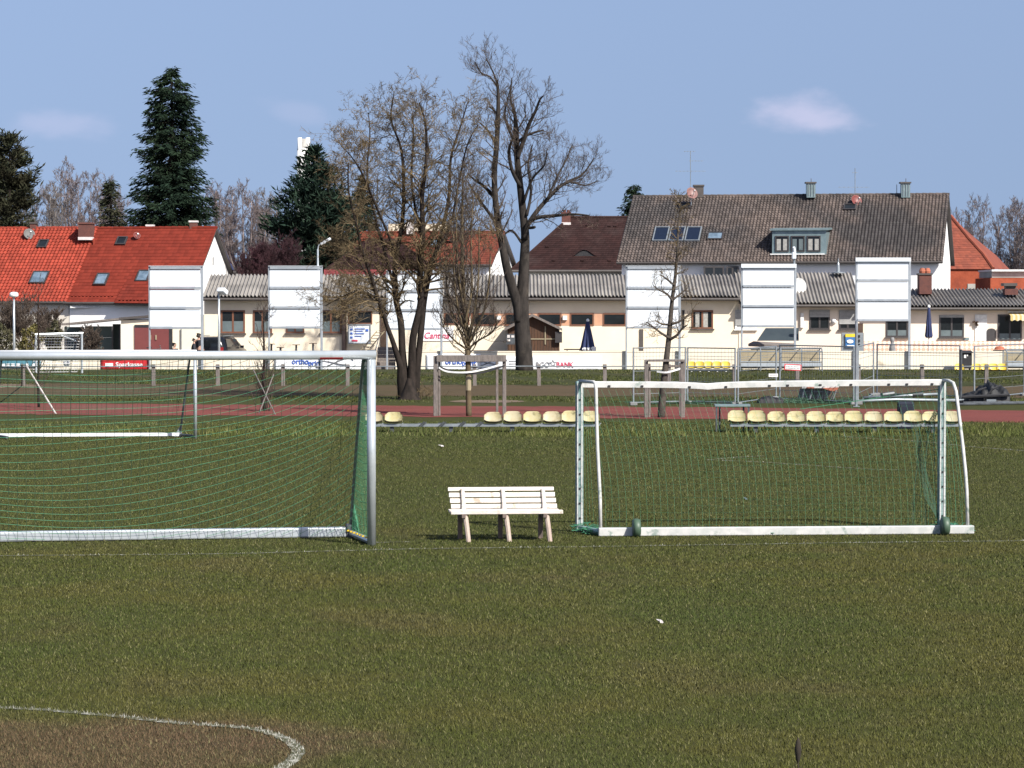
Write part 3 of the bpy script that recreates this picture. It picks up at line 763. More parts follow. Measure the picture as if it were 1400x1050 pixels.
# ------------------------------------------------------------------ brown hipped house behind it
tD = thing('brown_hip_house', 'dark brown hip-roofed house with eyebrow dormer behind the clubhouse', 'house', at(780, 412, 190))
YD = 187.0
eL = at(699, 369, YD); eR = at(880, 369, YD); rL = at(779, 298, YD+6); rR = at(880, 298, YD+6); zE = eL.z
bk = MB(); bk.bx(eL.x+.5, eR.x, YD+.5, YD+11.5, 0, zE-.03); bk.build('wall', M['grey_wall'], tD)
rf = MB(); slope(rf, eL, eR, rR, rL, 'flat', .22, .30, .0)
bL = Vector((eL.x, YD+12, zE)); bR = Vector((eR.x, YD+12, zE))
rf.tri(eL, rL, bL, .5); rf.quad(bL, rL, rR, bR, .5); rf.quad(eL-Vector((0,0,.02)), bL-Vector((0,0,.02)), bR-Vector((0,0,.02)), eR-Vector((0,0,.02)), .5)
ro = rf.build('roof', M['tile_brown'], tD)
hp = MB(); hp.tube([eL+Vector((0,0,.02)), rL+Vector((0,0,.05))], .09, 6); hp.tube([rL+Vector((0,0,.05)), rR+Vector((0,0,.05))], .09, 6); hp.build('ridge_tiles', M['tile_brown'], ro)
gt = MB(); gt.tube([eL+Vector((0,-.08,-.08)), eR+Vector((0,-.08,-.08))], .09, 8); gt.build('gutter', M['fascia'], ro)
nD = (eR-eL).cross(rL-eL).normalized(); upD = (rL-eL); upD = (upD - Vector((1,0,0))*upD.x).normalized()
def eyebrow(px, py, wpx, hpx):
    c = hit(px, py, eL, nD); s = YD/F; w2 = wpx*s/2; hh = hpx*s
    m_ = MB(); nn = 24
    def cur(u): return hh*math.cos(math.pi*(u-.5))**2
    m_.grid(lambda u, v: Vector((c.x + (u-.5)*2*w2, c.y - .25 + v*1.5*cur(u)/max(hh,.01), c.z - .12 + cur(u) + v*cur(u)*.35)), nn, 4)
    o = m_.build('eyebrow_dormer', M['tile_brown'], tD)
    g_ = MB(); pts = [Vector((c.x+(i/nn-.5)*2*w2, c.y-.18, c.z-.14+cur(i/nn)*.92)) for i in range(nn+1)]
    g_.prism([Vector((c.x-w2, c.y-.18, c.z-.16))] + pts + [Vector((c.x+w2, c.y-.18, c.z-.16))], Vector((0,.1,0))); g_.build('dark_opening', M['black'], o)
eyebrow(799, 348, 38, 9)
for (px, py) in ((803,309),(833,310),(841,310),(757,357),(796,357),(833,357),(748,338)):
    q = hit(px, py, eL, nD); MB().box(q+nD*.05, .18, .16, .08, (Vector((1,0,0)), upD, nD)).build('roof_vent', M['tile_brown'], tD)
chimney(768, 780, 290, 308, YD+5.2, tD, 'chimney_brick', 'chimney_brick', .55, base=4)
for px in (772, 777): MB().tube([at(px, 290, YD+5.4), at(px, 287, YD+5.4)], .1, 8).build('chimney_pot', M['chimney_brick'], tD)
# ------------------------------------------------------------------ red house hidden by the bare trees
fe = Frame(466, 181, -10); LE = fe.len_to(668)
tE = thing('house_behind_trees', 'faded red tiled house seen through the bare multi-stemmed tree', 'house', fe.o)
rE, e0e, upE, nE = gable(fe, LE, 8.5, fe.z_at(366, 5, -.3)+.3, fe.z_at(318, 5, 4.25), tE, M['white_wall'], M['tile_faded'], 'flat', .24, .30, oh=.3)
skylight(598, 334, .75, 1.1, e0e, upE, nE, fe.u, tE, glass='glass_sky')
m_ = MB(); m_.fb(531, 306, 612, 319, fe(4,4.25,0).y+.3, 1.2); m_.build('roof_parapet', M['cream'], tE)
chimney(556, 566, 300, 320, fe(4,4.25,0).y-.6, tE, 'chimney_white', 'fascia', .5)
# small dark pyramid roof in front of it
tP = thing('dark_pavilion_roof', 'low building with dark hipped roof and burgundy fascia behind the clubhouse', 'building', at(500, 412, 165))
YP = 160.0; eL2 = at(443, 368, YP); eR2 = at(597, 368, YP); ap = at(503, 326, YP+5); ap2 = at(541, 326, YP+5); zb = eL2.z
m_ = MB(); m_.bx(eL2.x+.4, eR2.x-.4, YP+.4, YP+9.6, 0, zb-.25); m_.build('wall', M['grey_wall'], tP)
bl = Vector((eL2.x, YP+10, zb)); br_ = Vector((eR2.x, YP+10, zb))
m_ = MB(); slope(m_, eL2, eR2, ap2, ap, 'flat', .3, .32, 0); m_.tri(eL2, ap, bl); m_.tri(eR2, br_, ap2); m_.quad(bl, ap, ap2, br_); ro = m_.build('roof', M['tile_brown'], tP)
m_ = MB(); m_.bx(eL2.x, eR2.x, YP-.05, YP+.1, zb-.34, zb-.02); m_.build('fascia', M['fascia_red'], ro)
# ------------------------------------------------------------------ rust tiled house at the right
tF = thing('rust_brick_house', 'rust red house with flared hip roof behind the grey-roofed long house', 'house', at(1330, 412, 195))
YF = 191.0
wallF = gmat('rust_brick', ((.34,.085,.045), (.27,.065,.035), (.22,.06,.04)), 1.6)
m_ = MB(); m_.fb(1280, 366, 1354, 412, YF, 8); m_.build('wall', wallF, tF)
a0 = at(1270, 368, YF-.12); a1 = at(1358, 368, YF-.12); t0_ = at(1290, 285, YF+5); t1_ = at(1299, 285, YF+5)
prof = [(0, 1358, 368), (.28, 1345, 349), (.62, 1326, 328), (1, 1300, 296)]
m_ = MB(); pr = None
for k, px, py in prof:
    cur = (at(1262, py, YF-.12+5*k), at(px, py, YF-.12+5*k), at(px+22*(1-k)**.8, py, YF+10-5*k))
    if pr:
        slope(m_, pr[0], pr[1], cur[1], cur[0], 'flat', .24, .30, 0)
        m_.quad(pr[1], pr[2], cur[2], cur[1], .5)
    pr = cur
ro = m_.build('roof', M['tile_rust'], tF)
m_ = MB()
pts = [at(px, py, YF-.12+5*k)+Vector((0,0,.05)) for k, px, py in prof]; m_.tube(pts, .11, 6); m_.build('ridge_tiles', M['tile_rust'], ro)
m_ = MB(); m_.fb(1323, 388, 1334, 395, YF-.05, .1); m_.build('window', M['grey_wall'], tF)
tF2 = thing('brick_annex', 'low red brick annex with grey flat roof edge beside the rust red house', 'building', at(1380, 412, 184))
m_ = MB(); m_.fb(1354, 380, 1460, 412, 184, 6); m_.build('wall', wallF, tF2)
m_ = MB(); m_.fb(1356, 371, 1460, 379.5, 184.5, 5); o = m_.build('roof_parapet', M['grey_wall'], tF2)
m_ = MB(); m_.fb(1356, 368.5, 1460, 371, 184.2, 5.5); m_.build('parapet_cap', M['white_frame'], tF2)
tN = thing('solar_roof_house', 'house with dark blue solar roof slope peeping out behind the white gable', 'house', at(312, 412, 190))
m_ = MB(); a = at(296, 374, 190); b = at(321, 374, 190); m_.bx(a.x, b.x, 190, 196, 0, a.z); m_.build('wall', M['grey_wall'], tN)
m_ = MB(); m_.prism([at(290,373,189.6), at(323,373,189.6), at(304,331,195), at(286,331,195)], (0,0,-.2)); o = m_.build('roof', M['fascia'], tN)
m_ = MB(); m_.prism([at(296,370,189.65), at(320,370,189.65), at(304.5,335,194.5), at(290,335,194.5)], (0,-.03,.05)); m_.build('solar_panel', M['navy'], o)
# far chimney stack
tS = thing('chimney_stack', 'tall white cylindrical chimney stack rising behind the dark pine', 'chimney', at(416, 412, 420))
YS = 420.0; s = YS/F; m_ = MB(); c0 = at(416, 412, YS); 
m_.lathe((c0.x, c0.y, 0), [(9.5*s, 0), (9.5*s, at(0,203,YS).z), (8*s, at(0,203,YS).z)], 24); m_.build('shaft', M['white_wall'], tS, smooth=True)
m_ = MB(); m_.lathe((c0.x, c0.y, 0), [(6.5*s, at(0,204,YS).z), (6.5*s, at(0,190,YS).z), (5.5*s, at(0,190,YS).z)], 20); m_.build('upper_flue', M['grey_wall'], tS, smooth=True)
for k in (-5.5, 5.5):
    m_ = MB(); m_.lathe((c0.x+k*s, c0.y-4*s, 0), [(3*s, at(0,206,YS).z), (3*s, at(0,188.5,YS).z), (.01, at(0,188.5,YS).z)], 14); m_.build('flue_pipe', M['white_wall'], tS, smooth=True)
# ------------------------------------------------------------------ clubhouse
YW = 146.0
tK = thing('clubhouse', 'long low cream clubhouse with corrugated grey roof behind the white boards', 'clubhouse', at(700, 412, YW))
ORG[tK.name] = Vector((0, YW, 0)); tK.location = (0, YW, 0)
def sect(px0, px1, pye, pyt, wallm, dep=8, yw=YW, oh=.50, dr=4.0, nm='wall', roof_px=None):
    a = at(px0, pye, yw); b = at(px1, pye, yw); ze = at(0, pye, yw-oh).z
    w_ = MB(); rx0, rx1 = roof_px or (px0, px1)
    zt = at(0, pyt, yw-oh+dr).z
    sl = (zt-ze)/dr
    w_.prism([(a.x, yw, 0), (a.x, yw+dep, 0), (a.x, yw+dep, zt-.25), (a.x, yw+dr-oh, zt-.20), (a.x, yw, ze+sl*oh-.16)], Vector((b.x-a.x, 0, 0)))
    w_.build(nm, M[wallm], tK)
    ra = at(rx0, pye, yw-oh); rb = at(rx1, pye, yw-oh)
    r_ = MB(); f0 = Vector((ra.x, yw-oh, ze)); f1 = Vector((rb.x, yw-oh, ze))
    t0 = Vector((ra.x, yw-oh+dr, zt)); t1 = Vector((rb.x, yw-oh+dr, zt))
    slope(r_, f0, f1, t1, t0, 'corr', .185, 1.7)
    o = r_.build('roof', M['fibre'], tK)
    e_ = MB(); e_.prism([f0-Vector((0,0,.02)), t0-Vector((0,0,.02)), t0-Vector((0,0,.12)), f0-Vector((0,0,.16))], f1-f0); e_.build('roof_edge', M['fascia'], o)
    e_ = MB(); b0 = t0+Vector((0,.02,.02)); b1 = t1+Vector((0,.02,.02)); e_.prism([b0, b0+Vector((0,4.6,-.5)), b0+Vector((0,4.6,-.62)), b0-Vector((0,0,.12))], b1-b0); e_.build('rear_roof', M['fibre'], o)
    g_ = MB(); g_.tube([f0+Vector((0,-.07,-.08)), f1+Vector((0,-.07,-.08))], .065, 8); g_.build('gutter', M['fascia'], o)
    return ze
sect(279, 1010, 407, 377.5, 'cream', roof_px=(277.5, 1012))
sect(1010.2, 1175, 416, 374.5, 'cream_pink', roof_px=(1012.5, 1176), nm='wall', yw=YW-.04)
sect(1175.2, 1500, 420, 397, 'cream_pink', roof_px=(1177, 1500), yw=YW+.03)
# windows, left to right
for (x0, x1) in ((302, 335), (346, 372), (391, 416), (438, 467)):
    window(tK, x0, 424, x1, 455.5, YW, 'brown_frame', (.5,), low=.52)
window(tK, 476, 425, 509, 443, YW, 'brown_frame', (), sill=False, fw=1.6)
window(tK, 607, 428, 642, 444, YW, 'brown_frame', (.5,), sill=False, fw=2)
for (x0, x1) in ((644, 678), (690, 722), (735, 767.5), (779, 812), (824, 856), (868, 900)):
    window(tK, x0, 428, x1, 445.5, YW, 'brown_frame', (), sill=False, fw=2)
for (x0, x1) in ((678.5, 689.5), (722.5, 734.5), (768, 778.5), (812.5, 823.5), (856.5, 867.5)): pk = MB(); pk.fb(x0, 428.5, x1, 445, YW-.015, .05); pk.build('pink_panel', M['plank_pink'], tK)
for px in (682.5, 772.5): wl = MB(); wl.fb(px-3, 431.5, px+3, 437.5, YW-.16, .14); wl.build('wall_lamp', M['white_frame'], tK)
for (px0, px1, py0, py1) in ((520, 530, 425, 478), (874.5, 879.5, 450, 490)):
    d_ = MB(); d_.fb(px0, py0, px1, py1, YW-.06, .1); d_.build('door' if px0 < 600 else 'dark_downpipe', M['dark_wood'] if px0 < 600 else M['fascia'], tK)
d_ = MB(); d_.tube([at(470.5, 409, YW-.12), at(470.5, 482, YW-.12)], .12, 8); d_.build('downpipe', M['brown_pipe'], tK)
window(tK, 932, 424, 936, 449, YW, 'dark_frame', (), sill=False, fw=1)
window(tK, 945.5, 424, 975, 449.5, YW, 'brown_frame', (.5,), curtain=((.12,.34),(.55,.8)))
window(tK, 1005, 424, 1034, 450, YW-.04, 'white_frame', (), glass='grey_shutter', blind=.8)
window(tK, 1106.5, 424, 1134.5, 450.5, YW-.04, 'dark_frame', (.5,), blind=.36)
window(tK, 1147, 424, 1171, 450.5, YW-.04, 'dark_frame', (.5,), blind=.72)
m_ = MB(); m_.lathe(at(1140, 439.5, YW-.06), [(.001,-.16),(.10,-.12),(.14,0),(.14,.06)], 14, (Vector((1,0,0)), Vector((0,0,1)), Vector((0,1,0)))); m_.build('round_lamp', M['white_frame'], tK, smooth=True)
m_ = MB(); m_.fb(1094.5, 428, 1099, 448, YW-.2, .14); m_.build('white_meter_box', M['white_frame'], tK)
d_ = MB(); d_.fb(1173, 442, 1180, 484, YW-.05, .1); d_.build('door', M['dark_wood'], tK)
window(tK, 1211, 438, 1241.5, 461, YW+.03, 'dark_frame', (.5,), low=.42)
window(tK, 1284, 431, 1318, 461.5, YW+.03, 'dark_frame', (.5,), low=.33, blind=.10)
m_ = MB(); m_.fb(1333, 430, 1349.5, 466, YW-.01, .06); m_.build('white_door', M['white_frame'], tK)
m_ = MB(); a = at(1349, 466, YW); b = at(1361.5, 449, YW); cx_ = (a.x+b.x)/2; rr_ = (b.x-a.x)/2
m_.prism([(a.x, YW-.04, a.z), (b.x, YW-.04, a.z)] + [(cx_+rr_*math.cos(math.pi*i/10), YW-.04, b.z-rr_*.6+rr_*.6*math.sin(math.pi*i/10)) for i in range(11)], Vector((0,.06,0))); m_.build('arched_niche', M['dark_frame'], tK)
o = window(tK, 1364, 430, 1397, 466, YW+.03, 'dark_frame', (.5,), low=.28, sill=False)
window(tK, 1404, 432, 1436, 462, YW+.03, 'dark_frame', (.5,), low=.33)
# diamond tiled plinth
m, nt, b = newmat('diamond_tiles'); p = pos(nt)
mp = nt.nodes.new('ShaderNodeMapping'); mp.inputs['Rotation'].default_value = (0, R(45), 0); nt.links.new(p, mp.inputs[0])
ck = nt.nodes.new('ShaderNodeTexChecker'); ck.inputs['Scale'].default_value = 6.2
mp2 = nt.nodes.new('ShaderNodeMapping'); mp2.inputs['Scale'].default_value = (1, 0, 1); nt.links.new(mp.outputs[0], mp2.inputs[0]); nt.links.new(mp2.outputs[0], ck.inputs[0])
ck.inputs[1].default_value = (.72,.60,.50,1); ck.inputs[2].default_value = (.62,.36,.26,1)
nt.links.new(ck.outputs[0], b.inputs['Base Color']); b.inputs['Roughness'].default_value = .6; M['diamond'] = m
m_ = MB(); m_.fb(1180.5, 466.5, 1440, 485, YW-.05, .07); m_.build('tiled_plinth', M['diamond'], tK)
# awning
m, nt, b = newmat('striped_awning'); p = pos(nt); sx = nt.nodes.new('ShaderNodeSeparateXYZ'); nt.links.new(p, sx.inputs[0])
w_ = math_(nt, 'SINE', math_(nt, 'MULTIPLY', sx.outputs[0], 2*math.pi/.22))
nt.links.new(mixc(nt, ramp(nt, w_, -.1, .1), (.50,.38,.14), (.58,.52,.38)), b.inputs['Base Color']); b.inputs['Roughness'].default_value = .9; M['awning'] = m
m_ = MB(); a = at(1378, 427, YW); b_ = at(1450, 427, YW)
m_.grid(lambda u, v: Vector((a.x+(b_.x-a.x)*u, YW-.05-.75*min(v/.75,1), a.z-.02-.14*min(v/.75,1)-(.24+.03*math.sin(u*60))*max(0,(v-.75)/.25))), 60, 8); m_.build('awning', M['awning'], tK)
m_ = MB(); m_.fb(1378, 425.2, 1450, 427.4, YW-.16, .14); m_.build('awning_case', M['white_frame'], tK)
m_ = MB()
for i in range(9):
    q = at(1334+rng.uniform(-4,4), 442+rng.uniform(-4,4), YW-.1); m_.box(q, .09, .06, .09, None)
m_.build('dry_wreath', M['dark_wood'], tK)
m_ = MB(); m_.fb(1316.5, 461.5, 1325, 465, YW-.02, .04); m_.build('small_green_sign', M['zinc'], tK)
# rooftop items
chimney(1257, 1274, 373.5, 402, 147.6, tK, 'chimney_brick', 'fascia', .8, base=0)
for k in (-4, 3): m_ = MB(); m_.lathe(at(1265+k, 373.5, 148), [(.15,0),(.17,.1),(.11,.25),(.001,.27)], 10); m_.build('chimney_pot', M['terracotta'], tK)
m_ = MB(); m_.fb(1374, 395, 1392, 403, 147.2, .7); o = m_.build('roof_vent_box', M['chimney_brick'], tK)
m_ = MB(); m_.fb(1372.5, 387, 1391, 391, 147.1, .9); m_.fb(1375, 391, 1389, 395, 147.3, .5); m_.build('vent_hood', M['fascia'], o)
m_ = MB(); q = at(1146, 373.5, 148.9); m_.lathe(q, [(.35,0),(.35,.05),(.10,.08),(.07,.45),(.03,.55),(.02,.75)], 12); m_.build('vent_spike', M['steel'], tK)
m_ = MB(); m_.lathe(at(1091.5, 392, 146.8), [(.001,-.10),(.25,-.06),(.45,.04)], 18, (Vector((0,0,1)), Vector((.9,.42,0)).normalized(), Vector((.42,-.9,0)).normalized())); m_.build('satellite_dish', M['white_frame'], tK, smooth=True)
# red lettering on the wall
sgn = MB(); sgn.fb(572, 447, 620, 466, YW-.05, .05); sgo = sgn.build('painted_sign', M['banner_white'], tK)
text('Cantina', 580.5, 614.5, 458.5, YW-.05, 8.5, 'txt_pink', 'lettering', sgo, .012, .25)
# garage at the left end
tG = thing('garage', 'cream flat-roofed garage with burgundy double door left of the clubhouse', 'garage', at(220, 412, 146))
m_ = MB(); m_.fb(165.5, 437.5, 236, 500, 146.05, 5.5); m_.fb(236.1, 431, 278.7, 500, 146.03, 5.4); m_.build('wall', M['cream'], tG)
m_ = MB(); a = at(163, 437.4, 146); b = at(237, 431.5, 146)
m_.prism([(a.x,145.85,a.z), (b.x,145.85,b.z), (b.x,145.85,b.z+.12), (a.x,145.85,a.z+.12)], Vector((0,6,0))); m_.build('roof', M['fascia'], tG)
d_ = MB(); d_.fb(184, 448, 231, 500, 145.98, .08); do = d_.build('double_door', M['burgundy'], tG)
m_ = MB(); m_.fb(184, 444, 235.5, 447.8, 145.97, .09); m_.fb(231.2, 448, 235.3, 500, 145.97, .09); m_.build('door_recess', M['black'], tG)
for px in (205.7, 213.2): m_ = MB(); m_.fb(px-.9, 458, px+.9, 464.5, 145.93, .05); m_.build('door_handle', M['tan_panel'], do)
m_ = MB(); m_.tube([at(247.8, 449, 145.95), at(247.8, 490, 145.95)], .03, 6); m_.build('downpipe', M['steel'], tG)
# carport with sloping roof
tQ = thing('carport', 'dark teal panelled carport with thin sloping roof left of the garage', 'carport', at(130, 412, 147.5))
m_ = MB(); a = at(83, 445, 147); b = at(164.5, 437.3, 147); m_.prism([(a.x,147,a.z), (b.x,147,b.z), (b.x,147,b.z+.10), (a.x,147,a.z+.10)], Vector((0,6,0))); m_.build('roof', M['old_wood'], tQ)
m_ = MB(); m_.fb(116, 446, 153, 460, 148.2, .06); m_.fb(116, 461.5, 153, 500, 148.2, .06); m_.fb(115, 459.8, 154, 461.4, 148.15, .1); m_.build('panel', M['teal_fence'], tQ)
m_ = MB(); m_.fb(154.2, 443, 164.8, 500, 149.2, .06); m_.build('back_panel', M['teal_fence'], tQ)
m_ = MB(); m_.fb(88, 447, 115, 500, 151, .06); m_.build('back_panel', M['teal_fence'], tQ)
for px in (90, 153.5, 163.5): m_ = MB(); m_.fb(px-.8, 446, px+.8, 500, 147.2, .12); m_.build('post', M['dark_frame'], tQ)
# ------------------------------------------------------------------ terrace wall with banners
YT = 137.5
tW = thing('terrace_wall', 'low cream terrace wall along the clubhouse with sponsor banners on it', 'wall', (0, YT, 0))
m_ = MB(); a = at(-30, 481, YT); zt_ = at(0, 481.5, YT).z
for (x0, x1) in ((-40, 513), (541, 1500)):
    xa = at(x0, 481, YT).x; xb = at(x1, 481, YT).x; m_.bx(xa, xb, YT, YT+.3, 0, zt_)
m_.build('wall', M['low_wall'], tW)
m_ = MB()
for (x0, x1) in ((-40, 513), (541, 1500)):
    xa = at(x0, 481, YT).x; xb = at(x1, 481, YT).x; m_.bx(xa, xb, YT-.02, YT+.33, zt_+.002, zt_+.05)
m_.build('coping', M['low_wall'], tW)
def banner(px0, px1, py0, py1, mt, label, cat='banner', name='sponsor_banner'):
    Yb = YT-.06; t = thing(name, label, cat, at((px0+px1)/2, py1, Yb))
    a = at(px0, py1, Yb); b = at(px1, py0, Yb); nu = max(4, int((b.x-a.x)/.25))
    m_ = MB(); r2 = random.Random(int(px0)); ph = r2.uniform(0, 6)
    m_.grid(lambda u, v: Vector((a.x+(b.x-a.x)*u, Yb+.012*math.sin(u*nu*1.1+ph)*math.sin(3*v+1), a.z+(b.z-a.z)*v+.01*math.sin(u*nu*.7))), nu*2, 6)
    o = m_.build('sheet', M[mt], t, smooth=True)
    so_ = o.modifiers.new('thickness', 'SOLIDIFY'); so_.thickness = .008
    return t, o
tb, o = banner(138, 205, 483, 506, 'banner_red', 'red sponsor banner with white lettering on the terrace wall')
text('Sparkasse', 158, 195, 499, YT-.06, 7.5, 'txt_white', 'lettering', o, .02)
m_ = MB(); m_.fb(144, 496.5, 154.5, 501.5, YT-.085, .02); m_.build('logo_block', M['txt_white'], o)
tb, o = banner(-30, 56, 483, 503, 'banner_teal', 'teal sponsor banner on the terrace wall below the tiny training goal')
m_ = MB()
for (x0, x1) in ((2,7),(9,13),(15,20),(22,27),(35,39),(44,51)): m_.fb(x0, 497, x1, 501.5, YT-.085, .02)
m_.build('pale_marking', M['txt_white'], o)
for k, (x0, x1) in enumerate(((375.5, 512), (583, 657))):
    tb, o = banner(x0, x1, 484, 506.5, 'banner_white', ('wide white banner with blue lettering under the big goal crossbar', 'white banner with blue lettering behind the staked sapling')[k])
    q = 399 if k == 0 else 609
    text('ortho', q, q+23, 494, YT-.06, 8, 'txt_blue', 'lettering', o, .018)
    text('print', q+23, q+42, 497.5, YT-.06, 9, 'txt_blue', 'lettering', o, .018)
    m_ = MB(); z = at(0, 500, YT-.1); 
    ls = at(q+58, 496, YT-.09); m_.tube([ls+Vector((.9*math.cos(w), 0, .16*math.sin(w*2)+.1*math.cos(w))) for w in [i*.45 for i in range(13)]], .022, 5); m_.build('swirl_mark', M['txt_grey'], o)
tb, o = banner(657.5, 714, 487, 505.5, 'banner_white', 'plain white banner with thin grey lines left of the forked tree')
m_ = MB(); 
for y in (493.5, 497, 500.5): m_.fb(696, y, 712, y+.6, YT-.085, .02)
m_.build('small_print', M['txt_grey'], o)
tb, o = banner(727, 822, 487, 506, 'banner_white', 'white banner with star and bank lettering right of the forked tree')
text('RGO', 733, 751.5, 498.5, YT-.06, 7, 'txt_grey', 'lettering', o, .0)
text('BANK', 761, 784.5, 498.5, YT-.06, 7, 'txt_red', 'lettering', o, .02)
m_ = MB(); c = at(756, 496.8, YT-.075); pts = []
for i in range(10):
    r_ = (.16 if i % 2 == 0 else .066); w_ = math.pi/2+math.pi*i/5; pts.append(c+Vector((r_*math.cos(w_), 0, r_*math.sin(w_))))
m_.tube(pts+[pts[0]], .018, 4); m_.build('star_mark', M['txt_grey'], o)
# ------------------------------------------------------------------ white triple advertising boards on legs
BOARDS = [(203, 277.5, 364, 450, 137.3, 'white triple board in front of the burgundy garage door', 505.5),
          (366.5, 441, 364, 449.5, 137.3, 'white triple board half screened by drooping twigs, left of the multi-stemmed tree', 507),
          (528, 605, 370, 451.5, 137.3, 'white triple board mostly hidden behind the multi-stemmed tree', 507),
          (855.5, 931, 364, 449.5, 137.3, 'white triple board behind the leaning staked sapling', 507),
          (1013.5, 1089, 361.5, 447.5, 137.3, 'white triple board in front of the grey tiled house dormer', 506),
          (1170, 1245.5, 353, 439.5, 137.3, 'tallest white triple board, beside the slim navy parasol', 506)]
for (x0, x1, y0, y1, Y, lab, yb) in BOARDS:
    t = thing('advertising_board', lab, 'board', at((x0+x1)/2, 507, Y), 'white advertising boards')
    t.location.z = 0; ORG[t.name] = Vector(t.location)
    s = Y/F; fwd = 2.0
    for px in (x0+fwd/2, x1-fwd*.8):
        a = at(px, y0, Y); w_ = .075 if px < (x0+x1)/2 else .11
        m_ = MB(); m_.bx(a.x-w_/2, a.x+w_/2, Y, Y+.14, 0, a.z); m_.build('leg', M['board_frame'], t, bevel=.01)
    hh = (y1-y0-4)/3
    m_ = MB()
    for k in range(4):
        yy = y0+ (0 if k == 0 else 4+hh*k-3.2)
        m_.fb(x0+fwd+.2, yy, x1-fwd-1.2, yy+(4 if k == 0 else 3.0), Y-.06, .14)
    m_.build('crossbar', M['board_frame'], t, bevel=.012)
    m_ = MB(); m_.fb(x0, y0-.6, x1, y0-.02, Y-.08, .24); m_.build('top_cap', M['white_panel'], t)
    for k in range(3):
        m_ = MB(); m_.fb(x0+fwd+.4, y0+4+hh*k+.3, x1-fwd-1.6, y0+4+hh*(k+1)-3.6, Y+.0, .06); m_.build('panel', M['white_panel'], t)
    if y0 < 362:
        for c in list(t.children):
            if c.name.startswith('top_cap'): pass
        m_ = MB(); m_.fb(x0, y0-.8, x1, y0+4.5, Y-.12, .05); m_.build('light_box', M['white_panel'], t)
# ------------------------------------------------------------------ lamps
def lamp(px, py0, py1, Y, lab, kind):
    a = at(px, py0, Y); t = thing('street_lamp', lab, 'lamp', (a.x, Y, 0))
    m_ = MB(); m_.tube([(a.x, Y, 0), (a.x, Y, a.z*.5), (a.x, Y, a.z)], [.065, .055, .045], 10); m_.build('pole', M['alu'], t, smooth=True)
    if kind == 'top':
        m_ = MB(); m_.lathe((a.x, Y, a.z), [(.05,-.05),(.20,-.02),(.22,.05),(.20,.16),(.10,.20),(.001,.21)], 14); m_.build('lamp_head', M['white_frame'], t, smooth=True)
    elif kind == 'flood':
        ax = (Vector((.86,-.5,0)), Vector((.43,.74,-.5)), Vector((.25,.43,.86)))
        m_ = MB(); m_.box((a.x+.18, Y-.1, a.z+.1), .42, .35, .22, (ax[0], ax[1].normalized(), ax[2])); m_.build('lamp_head', M['white_panel'], t, bevel=.03)
        m_ = MB(); m_.tube([(a.x, Y, a.z-.06), (a.x+.12, Y-.05, a.z+.02)], .03, 6); m_.build('bracket', M['steel'], t)
    else:
        m_ = MB(); m_.tube([(a.x, Y, a.z), (a.x+.05, Y, a.z+.22), (a.x+.2, Y-.02, a.z+.32)], .03, 6); m_.build('arm', M['alu'], t)
        m_ = MB(); m_.box((a.x+.42, Y-.05, a.z+.42), .6, .22, .14, (Vector((.85,0,.5)), Vector((0,1,0)), Vector((-.5,0,.85)))); m_.build('lamp_head', M['white_panel'], t, bevel=.04)
lamp(19, 405, 480, 139, 'slim pole with small round white lamp head before the brown shrubs', 'top')
lamp(299.3, 401, 482, 139.5, 'slim white pole with tilted floodlight beside the black car', 'flood')
lamp(434.5, 341, 400, 152, 'tall street lamp with angled white head behind the second board', 'arm')
a = at(1086, 360, 137.35); t = thing('floodlight', 'small white floodlight on top of the board below the dormer', 'lamp', a)
m_ = MB(); m_.tube([at(1086, 362, 137.35), at(1086, 350, 137.35)], .05, 8); m_.build('stem', M['steel'], t)
m_ = MB(); m_.fb(1083.3, 345, 1088.6, 354, 137.2, .3); m_.tube([at(1086, 345, 137.3), at(1085.2, 337.5, 137.2)], [.10,.07], 8); m_.build('lamp_head', M['white_panel'], t, bevel=.03)
# ------------------------------------------------------------------ wooden shed with shadow on the wall
YS_ = 142.2
t = thing('wooden_shed', 'brown board shed with shallow gable roof against the clubhouse wall', 'shed', at(727, 481, YS_)); 
a = at(694, 490, YS_); b = at(765, 490, YS_); ze = at(0, 449, YS_).z; zp = at(0, 433.5, YS_).z; xm = at(728, 440, YS_).x
m_ = MB(); m_.prism([(a.x,YS_,0), (b.x,YS_,0), (b.x,YS_,ze), (xm,YS_,zp), (a.x,YS_,ze)], Vector((0,3.6,0))); m_.build('wall', M['shed_wood'], t)
m_ = MB(); xl = at(689.5, 449, YS_).x; xr = at(768.5, 449, YS_).x
m_.prism([(xl,YS_-.35,ze-.12), (xm,YS_-.35,zp+.03), (xr,YS_-.35,ze-.12), (xr,YS_-.35,ze-.0), (xm,YS_-.35,zp+.15), (xl,YS_-.35,ze-.0)], Vector((0,4.05,0))); m_.build('roof', M['old_wood'], t)
m_ = MB(); n_ = 18
for i in range(n_):
    x = a.x+(b.x-a.x)*(i+.5)/n_; zz_ = ze+(zp-ze)*(1-abs(x-xm)/(b.x-xm) if x > xm else 1-abs(x-xm)/(xm-a.x)); m_.bx(x-.012, x+.012, YS_-.02, YS_+.01, .05, zz_-.08)
m_.build('board_batten', M['dark_wood'], t)
m_ = MB(); m_.fb(744.7, 446, 746.3, 471, YS_-.05, .05); m_.fb(700, 462.7, 763, 464.2, YS_-.04, .04); m_.build('door_batten', M['tan_panel'], t)
m_ = MB(); m_.fb(759, 453.5, 768.5, 468.5, YS_-.22, .12); m_.build('open_hatch', M['dark_frame'], t)
m_ = MB(); m_.fb(692, 456.5, 704, 471, YS_-.5, .1); o = m_.build('notice_sheet', M['steel_dk'], t)
